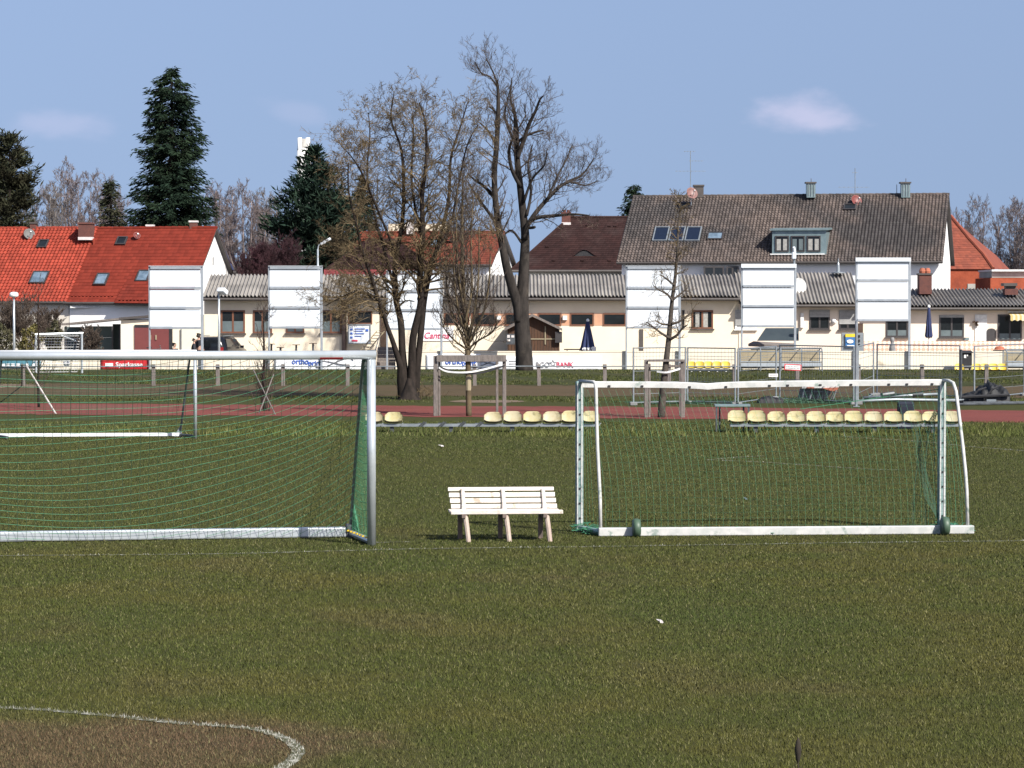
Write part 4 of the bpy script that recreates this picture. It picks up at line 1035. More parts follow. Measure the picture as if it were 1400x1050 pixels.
m_ = MB(); m_.fb(693.5, 458, 697, 462, YS_-.52, .02); m_.fb(699, 458.5, 703, 461.5, YS_-.52, .02); m_.fb(693.5, 464, 697.5, 466.5, YS_-.52, .02); m_.build('sheet_print', M['chimney_white'], o)
# ------------------------------------------------------------------ folded parasols
def parasol(px, pyt, pyc, wpx, Y, lab, fringe):
    top = at(px, pyt, Y); zc = at(0, pyc, Y).z; wr = wpx/2*Y/F
    t = thing('folded_parasol', lab, 'parasol', (top.x, Y, 0), 'folded navy parasols')
    m_ = MB(); m_.tube([(top.x, Y, 0), (top.x, Y, top.z)], .025, 8); m_.build('pole', M['white_frame'], t, smooth=True)
    m_ = MB(); n = 24
    def cv(u, v):
        w_ = 2*math.pi*u; k = v**.8; r_ = (.05 + (wr-.05)*k)*(1+.22*k*math.cos(8*w_))
        return Vector((top.x + r_*math.cos(w_), Y + r_*math.sin(w_), top.z-.06 - (top.z-.06-zc)*v + .06*k*math.cos(8*w_)*(v > .9)))
    m_.grid(cv, 48, 14); m_.build('canopy', M['navy'], t, smooth=True)
    m_ = MB(); m_.lathe((top.x, Y, top.z-.08), [(.07,0),(.075,.07),(.04,.12),(.001,.13)], 10); m_.build('finial', M['white_frame'], t, smooth=True)
    if fringe:
        m_ = MB(); m_.grid(lambda u, v: cv(.60+u*.30, .88+.10*v)*1 + Vector((0,-.02,0)), 14, 2, None)
        m_.f = [f for i, f in enumerate(m_.f) if (i % 3) != 1]; m_.r = m_.r[:len(m_.f)]; m_.build('white_print', M['canvas_white'], t)
    m_ = MB(); m_.lathe((top.x, Y, 0), [(.30,0),(.30,.06),(.06,.10),(.05,.32)], 14); m_.build('base', M['stone'], t)
parasol(803.5, 437, 480, 18, 139.5, 'folded navy parasol, wide cone shape, beside the brown shed', True)
parasol(1270, 418, 461, 9, 140.5, 'slim folded navy parasol beside the rightmost white board', False)
# ------------------------------------------------------------------ beer tables and benches along the terrace
def table(px0, px1, pyt, Y, lab, mt='dark_wood', hgt=None):
    a = at(px0, pyt, Y); b = at(px1, pyt, Y)
    t = thing('terrace_table', lab, 'table', ((a.x+b.x)/2, Y, 0), 'dark tables along the terrace')
    m_ = MB(); m_.bx(a.x, b.x, Y-.25, Y+.25, a.z-.05, a.z); m_.build('tabletop', M[mt], t)
    for x in (a.x+.15, b.x-.15):
        m_ = MB(); m_.tube([(x, Y-.2, 0), (x, Y+.2, a.z-.05)], .02, 5); m_.tube([(x, Y+.2, 0), (x, Y-.2, a.z-.05)], .02, 5); m_.build('leg', M['steel_dk'], t)
TB = [(357, 393, 479.5, 141, 'dark terrace table below the two-pane window behind the second board'), (395, 445, 479.8, 141.2, 'longest dark terrace table, left of the notice board'),
      (503, 514, 478.5, 141, 'short dark terrace table end beside the wooden steps'), (576, 622, 479.8, 141, 'dark terrace table under the magenta lettering'), (634, 676, 479, 141, 'dark terrace table in the shed shadow'),
      (771, 797, 477, 140.6, 'dark terrace table left of the wide parasol'), (815, 870, 479.8, 141, 'dark terrace table right of the wide parasol'), (960, 985, 483, 139, 'dark terrace table behind the yellow seats')]
for tb_ in TB: table(*tb_)
for (px, py, lab) in ((371, 470, 'small dark pedestal table under the second board, leftmost'), (383.5, 474.5, 'shortest small pedestal table under the second board'), (405, 471, 'small dark pedestal table under the second board, middle one'), (428, 469, 'small dark pedestal table nearest the second board right leg')):
    a = at(px, py, 140.2); t = thing('pedestal_table', lab, 'table', (a.x, 140.2, 0), 'pedestal tables on the terrace')
    m_ = MB(); m_.lathe((a.x, 140.2, a.z), [(.001,-.03),(.19,-.03),(.19,0),(.001,0)], 14); m_.build('tabletop', M['dark_wood'], t)
    m_ = MB(); m_.tube([(a.x,140.2,0), (a.x,140.2,a.z-.03)], [.07,.045], 8); m_.build('pedestal', M['steel_dk'], t)
a = at(812, 481, 139.2); t = thing('white_bin', 'small white box standing beside the wide folded parasol', 'bin', (a.x, 139.2, 0))
m_ = MB(); m_.fb(809, 474, 815, 484, 139.2, .25); m_.prism([(a.x-.12,139.2,0), (a.x+.12,139.2,0), (a.x+.12,139.4,0), (a.x-.12,139.4,0)], (0,0,.7)); m_.build('body', M['white_frame'], t, bevel=.02)
# notice board on posts
t = thing('notice_board', 'white framed notice board with small pictures on the clubhouse wall', 'board', at(490, 482, 145.6))
m_ = MB(); m_.fb(477, 444.5, 505.5, 468.5, 145.6, .08); m_.build('panel', M['white_panel'], t)
m_ = MB(); m_.fb(475.8, 443, 507, 444.4, 145.56, .1); m_.fb(475.8, 468.6, 507, 470, 145.56, .1); m_.fb(475.8, 444.4, 477, 468.6, 145.56, .1); m_.fb(505.5, 444.4, 507, 468.6, 145.56, .1); m_.build('frame', M['steel'], t)
m_ = MB()
for (x, y, w_, h_) in ((479,449,3,2.5),(479,454.5,3,2.5),(479,460,3,2.5),(485,449,14,1),(485,452,11,1),(485,455.5,13,1),(485,459,9,1),(500,450,3.5,3)): m_.fb(x, y, x+w_, y+h_, 145.57, .03)
m_.build('picture', M['txt_blue'], t); m_ = MB(); m_.fb(481, 464.5, 489, 466.8, 145.57, .03); m_.build('red_strip', M['txt_red'], t)
# wooden steps in the wall gap
t = thing('wooden_steps', 'weathered wooden steps in the gap of the terrace wall behind the trees', 'steps', at(527, 506, 137.6))
for k in range(6):
    m_ = MB(); z = .17*(k+1); a = at(514, 500, 137.6); b = at(540.5, 500, 137.6); m_.bx(a.x+.02, b.x-.02, 137.6+.3*k, 137.9+.3*k, z-.165, z); m_.build('step', M['old_wood'], t)
t2 = thing('handrail', 'thin steel handrail along the wooden steps beside the notice board', 'handrail', at(514, 506, 137.4))
m_ = MB(); p0 = at(490, 481, 143); p1 = at(513, 462, 145); 
m_.tube([at(511, 506, 137.3), at(511, 487, 137.3), at(519, 458, 145.3)], .025, 6); m_.tube([at(511, 498, 137.3), at(519, 468, 145.3)], .018, 5); m_.build('rail', M['steel'], t2)
t = thing('leaning_ladder', 'pale ladder leaning against the clubhouse wall beside the notice board', 'ladder', at(488, 482, 144))
m_ = MB(); A0 = at(489, 484, 143.6); A1 = at(515, 453, 145.5); B0 = A0+Vector((.38,-.1,.0)); B1 = A1+Vector((.38,-.1,0))
m_.tube([A0, A1], .03, 5); m_.tube([B0, B1], .03, 5); m_.build('side_rail', M['tan_panel'], t)
m_ = MB()
for k in range(8): m_.tube([A0.lerp(A1, (k+.5)/8), B0.lerp(B1, (k+.5)/8)], .018, 5)
m_.build('rung', M['tan_panel'], t)
# right side poster cabinet, statue, bin
t = thing('poster_cabinet', 'grey cabinet with yellow and blue poster beside the rightmost board', 'cabinet', at(1163, 482, 143.5)); t.location.z = 0; ORG[t.name] = Vector(t.location)
m_ = MB(); m_.fb(1151, 455, 1181, 481, 143.9, .45); m_.prism([at(1155,481,144), at(1177,481,144), at(1177,481,144.3), at(1155,481,144.3)], (0,0,-at(0,481,144).z)); m_.build('body', M['steel'], t)
m_ = MB(); m_.fb(1156, 456.5, 1169.5, 460.8, 143.8, .08); m_.build('poster_header', M['sign_yellow'], t)
m_ = MB(); m_.fb(1156, 461, 1169.5, 475, 143.8, .08); o = m_.build('poster', M['sign_blue'], t)
m_ = MB(); m_.lathe(at(1162.5, 466.5, 143.78), [(.001,0),(.17,0),(.17,.02)], 12, (Vector((1,0,0)), Vector((0,0,.6)), Vector((0,-1,0)))); m_.fb(1158, 472, 1168, 473.6, 143.78, .03); m_.build('poster_mark', M['txt_white'], o)
m_ = MB()
for y in (458, 464, 470): m_.fb(1173.5, y, 1176, y+3.5, 143.85, .05)
m_.build('cabinet_vent', M['black'], t)
t = thing('garden_statue', 'grey stone figure standing before the diamond tiled plinth', 'statue', at(1220, 486, 141)); a = at(1220, 486, 141); t.location.z = 0; ORG[t.name] = Vector(t.location)
zt2 = at(0, 461, 141).z
m_ = MB(); m_.lathe((a.x, 141, 0), [(.22,0),(.20,.45),(.17,.62),(.16,zt2*.62),(.13,zt2*.75),(.08,zt2*.80),(.10,zt2*.86),(.11,zt2*.93),(.07,zt2*.99),(.001,zt2)], 14); m_.build('body', M['stone'], t, smooth=True)
t = thing('black_bin', 'black wheeled bin with white label behind the mesh fence at right', 'bin', at(1321, 500, 136.5)); a = at(1321, 500, 136.5); t.location.z = 0; ORG[t.name] = Vector(t.location)
zb2 = at(0, 481.5, 136.5).z
m_ = MB(); m_.prism([(a.x-.24,136.3,.06), (a.x+.24,136.3,.06), (a.x+.24,136.8,.06), (a.x-.24,136.8,.06)], (0,0,zb2-.1)); m_.build('body', M['black'], t, bevel=.03)
m_ = MB(); m_.prism([(a.x-.27,136.2,zb2-.04), (a.x+.27,136.2,zb2-.04), (a.x+.27,136.85,zb2+.04), (a.x-.27,136.85,zb2+.04)], (0,0,.04)); m_.build('lid', M['black'], t)
m_ = MB(); m_.fb(1318, 485, 1321, 489.5, 136.27, .02); m_.fb(1322, 484.5, 1323.5, 487, 136.27, .02); m_.build('label_sticker', M['white_frame'], t)
m_ = MB()
for x in (-.2, .2): m_.lathe((a.x+x, 136.75, .1), [(.001,-.03),(.1,-.03),(.1,.03),(.001,.03)], 12, (Vector((0,1,0)), Vector((0,0,1)), Vector((1,0,0))))
m_.build('wheel', M['rubber'], t)
t = thing('barbecue', 'small dark barbecue with red lid on the right terrace', 'barbecue', at(1365, 482, 140)); a = at(1365, 484, 140); t.location.z = 0; ORG[t.name] = Vector(t.location)
z_ = at(0, 478, 140).z
m_ = MB(); m_.lathe((a.x, 140, z_-.02), [(.001,-.22),(.18,-.18),(.27,0)], 16); m_.build('bowl', M['black'], t, smooth=True)
m_ = MB(); m_.lathe((a.x+.05, 140, z_), [(.27,0),(.2,.12),(.001,.18)], 16); m_.build('lid', M['terracotta'], t, smooth=True)
for k in range(3):
    w_ = 2.1*k; m_ = MB(); m_.tube([(a.x+.16*math.cos(w_), 140+.16*math.sin(w_), z_-.15), (a.x+.26*math.cos(w_), 140+.26*math.sin(w_), 0)], .015, 5); m_.build('leg', M['steel_dk'], t)
t = thing('terrace_slab', 'dark slanted roof slab of the sunken entrance below the board under the dormer', 'canopy', at(1050, 480, 139))
m_ = MB(); m_.prism([at(1023, 470, 139), at(1088, 473, 139), at(1088, 469.5, 139.3), at(1030, 466.5, 139.3)], (0,0,-.12)); m_.build('slab', M['old_wood'], t)
m_ = MB(); a = at(1027, 490, 139.2); b = at(1086, 472, 139.2); m_.bx(a.x, b.x, 139.25, 139.4, 0, b.z-.15); m_.build('front', M['fascia'], t)
m_ = MB(); m_.prism([at(1035, 466, 140), at(1092, 466, 140), at(1092, 448.5, 141.2), at(1047, 448.5, 141.2)], (0,.1,0)); m_.build('dark_slope', M['dark_slope'], t)
# ------------------------------------------------------------------ car
def car():
    Yc = 141.5; c = at(301, 488, Yc); t = thing('parked_car', 'black estate car with white number plate parked before the clubhouse windows', 'car', (c.x, Yc, 0))
    yaw = R(-12); ux = Vector((math.cos(yaw), math.sin(yaw), 0)); vy = Vector((-math.sin(yaw), math.cos(yaw), 0)); o = Vector((c.x-.15, Yc+1.9, 0))
    def W(a, b_, z): return o + ux*a + vy*b_ + Vector((0,0,z))
    # stations along the length: (y, half width low, z low, half width belt, z belt, half width roof, z roof)
    st = [(-2.02,.74,.35,.76,.85,.60,.98),(-1.98,.80,.28,.81,.92,.62,1.38),(-1.5,.84,.24,.85,.95,.64,1.47),(-.4,.85,.22,.86,.95,.66,1.50),(.35,.85,.22,.86,.93,.62,1.44),(1.0,.85,.22,.85,.92,.60,.98),(1.75,.80,.24,.78,.80,.55,.84),(2.05,.70,.32,.68,.62,.50,.68)]
    m_ = MB(); n = 12; base = 0
    for (y, wl, zl, wb, zb_, wr, zr) in st:
        ring = [(-wl*.9,zl),(-wl,zl+.15),(-wb,zb_-.12),(-wb*.98,zb_),(-wr,zr-.05),(-wr*.85,zr),(wr*.85,zr),(wr,zr-.05),(wb*.98,zb_),(wb,zb_-.12),(wl,zl+.15),(wl*.9,zl)]
        for (x, z) in ring: m_.v.append(tuple(W(x, y, z)))
    for i in range(len(st)-1):
        for k in range(n):
            k2 = (k+1) % n; m_.f.append((i*n+k, i*n+k2, (i+1)*n+k2, (i+1)*n+k)); m_.r.append(.5)
    m_.f.append(tuple(range(n-1,-1,-1))); m_.r.append(.5); m_.f.append(tuple((len(st)-1)*n+k for k in range(n))); m_.r.append(.5)
    m_.build('body', M['black_gloss'], t, smooth=True)
    m_ = MB(); m_.quad(W(-.56,-2.03,1.0), W(.56,-2.03,1.0), W(.5,-2.0,1.34), W(-.5,-2.0,1.34)); m_.build('rear_window', M['glass'], t)
    m_ = MB(); m_.prism([W(.80,-1.55,.99), W(.80,.5,.98), W(.69,.25,1.36), W(.69,-1.45,1.38)], ux*.02); m_.build('side_window', M['glass'], t)
    m_ = MB(); m_.prism([W(-.26,-2.05,.62), W(.26,-2.05,.62), W(.26,-2.04,.75), W(-.26,-2.04,.75)], -vy*.03); m_.build('number_plate', M['plate_white'], t)
    for s_ in (-1, 1):
        m_ = MB(); m_.box(W(s_*.68,-2.02,.86), .16, .06, .24, (ux, vy, Vector((0,0,1)))); m_.build('tail_lamp', M['red_lamp'], t)
        m_ = MB(); m_.box(W(s_*.94,.45,.98), .18, .10, .12, (ux, vy, Vector((0,0,1)))); m_.build('mirror', M['black_gloss'], t, bevel=.02)
        for y in (-1.25, 1.3):
            m_ = MB(); m_.lathe(W(s_*.78,y,.31), [(.19,-.11),(.30,-.10),(.31,0),(.30,.10),(.19,.11)], 18, (vy, Vector((0,0,1)), ux)); wo = m_.build('wheel', M['rubber'], t, smooth=True)
            m_ = MB(); m_.lathe(W(s_*.80,y,.31), [(.001,-.09),(.19,-.09),(.19,.09),(.001,.09)], 12, (vy, Vector((0,0,1)), ux)); m_.build('rim', M['steel'], wo)
    m_ = MB(); m_.tube([W(-.6,-1.5,1.52), W(-.6,.1,1.54)], .02, 5); m_.tube([W(.6,-1.5,1.52), W(.6,.1,1.54)], .02, 5); m_.build('roof_rail', M['steel'], t)
car()
# ------------------------------------------------------------------ people by the garage
def skin_mesh(name, joints, edges, mt, parent, sub=1):
    me = bpy.data.meshes.new(name); off = ORG[parent.name]
    me.from_pydata([tuple(Vector(j[:3])-off) for j in joints], edges, [])
    o = bpy.data.objects.new(name, me); COL.objects.link(o)
    md = o.modifiers.new('skin', 'SKIN'); md.use_smooth_shade = True
    if not me.skin_vertices: pass
    sv = me.skin_vertices[0].data
    for i, j in enumerate(joints):
        sv[i].radius = (j[3], j[3] if len(j) < 5 else j[4]); sv[i].use_root = (i == 0)
    s2 = o.modifiers.new('sub', 'SUBSURF'); s2.levels = sub; s2.render_levels = sub
    bpy.context.view_layer.update()
    dg = bpy.context.evaluated_depsgraph_get(); m2 = bpy.data.meshes.new_from_object(o.evaluated_get(dg)); m2.name = name
    o.modifiers.clear(); o.data = m2; m2.materials.clear(); m2.materials.append(mt)
    m2.polygons.foreach_set('use_smooth', [True]*len(m2.polygons))
    o.parent = parent; ORG[o.name] = off
    return o
def person(px, Y, hgt, yaw, lab, sit=False, jacket='jacket_dark'):
    c = at(px, 480, Y); t = thing('person', lab, 'person', (c.x, Y, 0), None)
    k = hgt/1.75; X = Vector((math.cos(R(yaw)), math.sin(R(yaw)), 0)); V_ = Vector((-math.sin(R(yaw)), math.cos(R(yaw)), 0)); o = Vector((c.x, Y, 0))
    def J(x, y, z, r, r2=None): 
        p_ = o + (X*x - V_*y + Vector((0,0,z)))*k; return (p_.x, p_.y, p_.z, r*k, (r2 or r)*k)
    dz = -.42 if sit else 0; kn = .42 if sit else .03
    hip = .93+dz
    jb = [J(0,0,hip,.15,.11), J(0,.0,hip+.25,.15,.11), J(0,.02,hip+.45,.17,.12), J(0,.01,hip+.55,.07), J(0,.03,hip+.64,.055)]
    ed = [(0,1),(1,2),(2,3),(3,4)]
    jb += [J(0,.05,hip+.72,.085,.095), J(0,.05,hip+.80,.07,.08)]; ed += [(4,5),(5,6)]
    for s_ in (-1, 1):
        n = len(jb)
        jb += [J(s_*.20,.02,hip+.47,.065), J(s_*.25,.0,hip+.20,.05), J(s_*.20,.16,hip+.02,.04), J(s_*.19,.20,hip-.05,.035)]
        ed += [(2,n),(n,n+1),(n+1,n+2),(n+2,n+3)]
        n = len(jb)
        jb += [J(s_*.10,kn*.2,hip-.08,.085), J(s_*.11,kn,hip-.44 if not sit else hip+.02,.065), J(s_*.11,kn*(.9),.10,.045), J(s_*.12,kn*.9+.12,.05,.04)]
        ed += [(0,n),(n,n+1),(n+1,n+2),(n+2,n+3)]
    skin_mesh('body', jb, ed, M['skin'], t)
    # jacket, trousers, hair over the body
    jj = [J(0,0,hip-.02,.175,.135), J(0,.0,hip+.25,.175,.135), J(0,.02,hip+.46,.185,.14), J(0,.01,hip+.56,.085)]; ee = [(0,1),(1,2),(2,3)]
    for s_ in (-1, 1):
        n = len(jj); jj += [J(s_*.20,.02,hip+.47,.085), J(s_*.25,.0,hip+.20,.07), J(s_*.20,.15,hip+.03,.058)]; ee += [(2,n),(n,n+1),(n+1,n+2)]
    skin_mesh('jacket', jj, ee, M[jacket], t)
    jj = [J(0,0,hip+.0,.16,.12)]; ee = []
    for s_ in (-1, 1):
        n = len(jj); jj += [J(s_*.10,kn*.2,hip-.08,.10), J(s_*.11,kn,hip-.44 if not sit else hip+.02,.08), J(s_*.11,kn*.9,.13,.065)]; ee += [(0,n),(n,n+1),(n+1,n+2)]
    skin_mesh('trousers', jj, ee, M['trouser'], t)
    jj = [J(0,-.005,hip+.76,.09,.085), J(0,.02,hip+.82,.085,.085), J(0,-.03,hip+.70,.06,.05)]; skin_mesh('hair', jj, [(0,1),(0,2)], M['hair'], t)
    f_ = MB()
    for s_ in (-1, 1):
        p_ = Vector(J(s_*.032,.135,hip+.745,0)[:3]); f_.lathe(p_, [(.001,-.012),(.012,0),(.001,.012)], 6)
    f_.build('eye', M['black'], t)
    f_ = MB(); p_ = Vector(J(0,.15,hip+.70,0)[:3]); f_.lathe(p_-Vector((0,0,.02)), [(.001,0),(.016,.005),(.012,.03),(.001,.05)], 6); f_.build('nose', M['skin'], t)
    return t
person(271.5, 141.0, 1.62, 150, 'standing person in dark clothing right beside the black car')
person(264.8, 140.6, 1.40, 100, 'shorter person in a dark jacket left of the standing one')
t = person(238, 142.5, 1.5, 60, 'person in dark clothing sitting in front of the garage door edge', sit=True)
s_ = thing('stool', 'low dark stool under the sitting person by the garage', 'stool', (at(238,480,142.6).x, 142.6, 0))
a = at(238, 480, 142.6); m_ = MB(); m_.bx(a.x-.2, a.x+.2, 142.4, 142.8, .33, .37); m_.build('seat', M['dark_wood'], s_)
for dx in (-.16,.16):
    for dy in (-.16,.16): 
        m_ = MB(); m_.tube([(a.x+dx,142.6+dy,0), (a.x+dx,142.6+dy,.33)], .02, 5); m_.build('leg', M['dark_wood'], s_)
# bicycle in front of the garage door
t = thing('bicycle', 'dark bicycle parked in front of the burgundy garage door', 'bicycle', at(211, 490, 143)); a = at(211, 490, 143); t.location.z = 0; ORG[t.name] = Vector(t.location)
for dx in (-.5, .5):
    m_ = MB(); m_.tube([(a.x+dx+.33*math.cos(w_), 143, .34+.33*math.sin(w_)) for w_ in [i*math.pi/10 for i in range(21)]], .018, 5, False); wo = m_.build('wheel', M['rubber'], t)
    m_ = MB()
    for i in range(8): m_.tube([(a.x+dx, 143, .34), (a.x+dx+.32*math.cos(i*.785), 143, .34+.32*math.sin(i*.785))], .003, 3)
    m_.build('spokes', M['steel'], wo)
fr_ = MB(); q = lambda x, z: (a.x+x, 143, z)
for p0, p1 in ((q(-.5,.34),q(-.12,.34)),(q(-.5,.34),q(-.22,.85)),(q(-.12,.34),q(-.24,.9)),(q(-.12,.34),q(.32,.82)),(q(-.22,.82),q(.30,.88)),(q(.5,.34),q(.29,.98))): fr_.tube([p0, p1], .02, 5)
fr_.build('frame', M['steel_dk'], t)
m_ = MB(); m_.box((a.x-.25,143,.93), .26, .14, .06); m_.build('saddle', M['rubber'], t, bevel=.02)
m_ = MB(); m_.tube([(a.x+.29,142.75,1.02),(a.x+.26,143,1.05),(a.x+.29,143.25,1.02)], .015, 5); m_.build('handlebar', M['steel_dk'], t)
# ------------------------------------------------------------------ rail fence along the bank
t = thing('rail_fence', 'low fence of grey wooden posts with a single thin pipe rail', 'fence', gnd(700, 527))
Yf = gnd(700, 527.5).y; zr = at(0, 501, Yf).z; zp_ = at(0, 498, Yf).z
for px in (-30, 32, 121, 210, 298, 387, 475, 561, 649, 737, 827, 915, 1004, 1090, 1174, 1261, 1348, 1436):
    if px == 121 or px == 561: continue
    a = at(px, 527, Yf); m_ = MB(); r2 = random.Random(px); m_.prism([(a.x-.07,Yf-.07,-.1),(a.x+.07,Yf-.07,-.1),(a.x+.07,Yf+.07,-.1),(a.x-.07,Yf+.07,-.1)], (r2.uniform(-.02,.02),0,zp_+.1)); m_.build('post', M['old_wood'], t, bevel=.015)
m_ = MB(); pts = [at(px, 501+.25*math.sin(px*.05), Yf-.1) for px in range(-60, 1480, 30)]; m_.tube(pts, .022, 6); m_.build('rail', M['steel'], t)
# ------------------------------------------------------------------ mobile construction fence panels
def mesh_panel(A, B, hgt, lab, cross=True, sign=None):
    A = Vector(A); B = Vector(B); d = (B-A); L = d.length; u = d.normalized()
    t = thing('mesh_fence', lab, 'fence', (A+B)/2, 'mobile construction fence panels')
    Z = Vector((0,0,1)); z0 = .08
    m_ = MB()
    for p_ in (A, B): m_.tube([p_, p_+Z*hgt], .028, 7)
    m_.tube([A+Z*(hgt-.02), B+Z*(hgt-.02)], .02, 6); m_.tube([A+Z*z0, B+Z*z0], .02, 6); m_.build('frame', M['steel'], t)
    m_ = MB(); n = max(2, int(L/(.13 if L < 4 else 1.3)))
    for i in range(1, n): p_ = A + u*(L*i/n); m_.tube([p_+Z*z0, p_+Z*(hgt-.02)], .0035, 3, False)
    for z in (.35, .70, 1.05, 1.40, hgt-.28): m_.tube([A+Z*z, B+Z*z], .008, 4, False)
    m_.build('wire_mesh', M['steel'], t)
    m_ = MB()
    for p_ in (A, B): m_.box(p_+Z*.05, .22, .55, .10)
    m_.build('foot_block', M['stone'], t, bevel=.02)
    return t
PN = [((866,554,475),(937,552,474),'leftmost mesh fence panel, left of the leaning sapling frame'), ((940,552,474),(1005,554,476),'mesh fence panel in front of the row of bright yellow seats'),
      ((1009,554,476),(1061,546,473),'mesh fence panel angled back in front of the glazed dugout'), ((1066,548,474),(1167,553,470),'wide mesh fence panel carrying the red-edged sign'),
      ((1173,553,468),(1194,542,472),'narrow mesh fence panel turned edge-on right of the sign'), ((1199,541,472),(1312,545,470),'widest mesh fence panel in front of the tiled plinth'),
      ((1332,548,472),(1400,541,470),'mesh fence panel behind the black tarpaulin heap at right'), ((1403,541,470),(1480,541,470),'mesh fence panel leaving the picture at the right edge')]
for (a, b, lab) in PN:
    A = gnd(a[0], a[1]); B = gnd(b[0], b[1]); h_ = (at(a[0], a[2], A.y).z + at(b[0], b[2], B.y).z)/2
    mesh_panel(A, B, h_, lab)
# taller posts
for (px, yt, yb, mt, lab) in ((1170.5, 440, 556, 'steel', 'tall slim steel post rising through the mesh fence panels'), (1313.5, 479, 551, 'steel_dk', 'black steel post left of the black tarpaulin heap')):
    p_ = gnd(px, yb); t = thing('steel_post', lab, 'post', p_); z_ = at(px, yt, p_.y).z
    m_ = MB(); m_.tube([p_, p_+Vector((0,0,z_))], .045, 8); m_.lathe(p_+Vector((0,0,z_)), [(.05,0),(.05,.02),(.001,.03)], 8); m_.build('shaft', M[mt], t)
    m_ = MB(); m_.box(p_+Vector((0,0,.01)), .2, .2, .02); m_.build('foot_plate', M[mt], t)
def small_sign(px0, px1, py0, py1, Y, red, lab, tilt):
    c = at((px0+px1)/2, (py0+py1)/2, Y); t = thing('fence_sign', lab, 'sign', c); w_ = (px1-px0)*Y/F; h_ = (py1-py0)*Y/F
    ax = (Vector((math.cos(tilt),0,math.sin(tilt))), Vector((0,1,0)), Vector((-math.sin(tilt),0,math.cos(tilt))))
    m_ = MB(); m_.box(c, w_, .02, h_, ax); o = m_.build('plate', M['red_sticker' if red else 'white_frame'], t)
    if red:
        m_ = MB(); m_.box(c-Vector((0,.012,0)), w_*.88, .012, h_*.72, ax); m_.build('white_field', M['white_frame'], t)
        m_ = MB(); r2 = random.Random(5)
        for row in (-.15, .13):
            for i in range(9): m_.box(c-Vector((0,.02,0))+ax[0]*(w_*(-.36+.09*i))+ax[2]*(h_*row), w_*.05*r2.uniform(.7,1.2), .006, h_*.13, ax)
        m_.build('small_print', M['txt_grey'], t)
    else:
        m_ = MB()
        for i in range(5): m_.box(c-Vector((0,.014,0))+ax[0]*(w_*(-.32+.16*i)), w_*.09, .006, h_*.12, ax)
        m_.build('small_print', M['txt_grey'], t)
small_sign(1072.3, 1095.5, 498, 506.5, gnd(1100, 551).y-.12, True, 'white warning sign with red border hung on the mesh fence', -.06)
small_sign(1051, 1063.5, 510.8, 515.3, gnd(1058, 547).y-.15, False, 'small plain white sign low on the mesh fence', 0)
# ------------------------------------------------------------------ glazed dugouts and their yellow seats behind the fence
def dugout(px0, px1, pyt, pyb, Y, lab):
    a = at(px0, pyt, Y); b = at(px1, pyb, Y); t = thing('dugout', lab, 'dugout', ((a.x+b.x)/2, Y, 0), 'glazed dugouts')
    m_ = MB(); n = max(2, int((b.x-a.x)/.9)); zt = a.z
    for i in range(n+1):
        x = a.x+(b.x-a.x)*i/n; m_.tube([(x, Y, 0), (x, Y, zt-.15), (x, Y+.35, zt), (x, Y+1.1, zt-.05), (x, Y+1.1, 0)], .03, 6)
    for (y, z) in ((Y, zt-.16), (Y+.35, zt), (Y+1.1, zt-.05), (Y, .42)): m_.tube([(a.x, y, z), (b.x, y, z)], .028, 6)
    m_.build('frame', M['steel'], t)
    m_ = MB(); m_.bx(a.x+.04, b.x-.04, Y+1.07, Y+1.09, .1, zt-.1); m_.build('back_panel', M['tan_panel'], t)
    m_ = MB(); m_.bx(a.x+.04, b.x-.04, Y+.5, Y+.9, .40, .45); m_.build('bench_seat', M['alu'], t)
    m_ = MB(); m_.bx(a.x+.04, b.x-.04, Y-.015, Y+.0, .20, .38); m_.build('kick_panel', M['alu'], t)
dugout(1012, 1124, 476, 507, 134, 'grey framed dugout with tan back panels behind the red-edged sign')
dugout(1377, 1460, 478, 507, 134.5, 'grey framed dugout with tan back panels at the right edge')
def seatrow_far(px0, px1, n, py, Y, lab, gaps=()):
    a = at(px0, py, Y); b = at(px1, py, Y); t = thing('yellow_seat_row', lab, 'seats', ((a.x+b.x)/2, Y, 0), 'rows of bright yellow seats')
    m_ = MB(); zr_ = a.z-.16; m_.bx(a.x-.1, b.x+.1, Y-.03, Y+.03, zr_-.06, zr_)
    for x in (a.x+.2, b.x-.2): m_.bx(x-.03, x+.03, Y-.03, Y+.03, 0, zr_-.06)
    m_.build('rail', M['steel'], t)
    for i in range(n):
        if i in gaps: continue
        x = a.x+(b.x-a.x)*i/(n-1); m_ = MB(); shell(m_, Vector((x, Y-.05, zr_)), .44, .36, .34); m_.build('seat', M['seat_new'], t, smooth=True)
        m_ = MB(); m_.lathe((x, Y-.32, zr_-.13), [(.001,-.05),(.05,-.03),(.05,.03),(.001,.05)], 8); m_.build('white_foot', M['white_frame'], t)
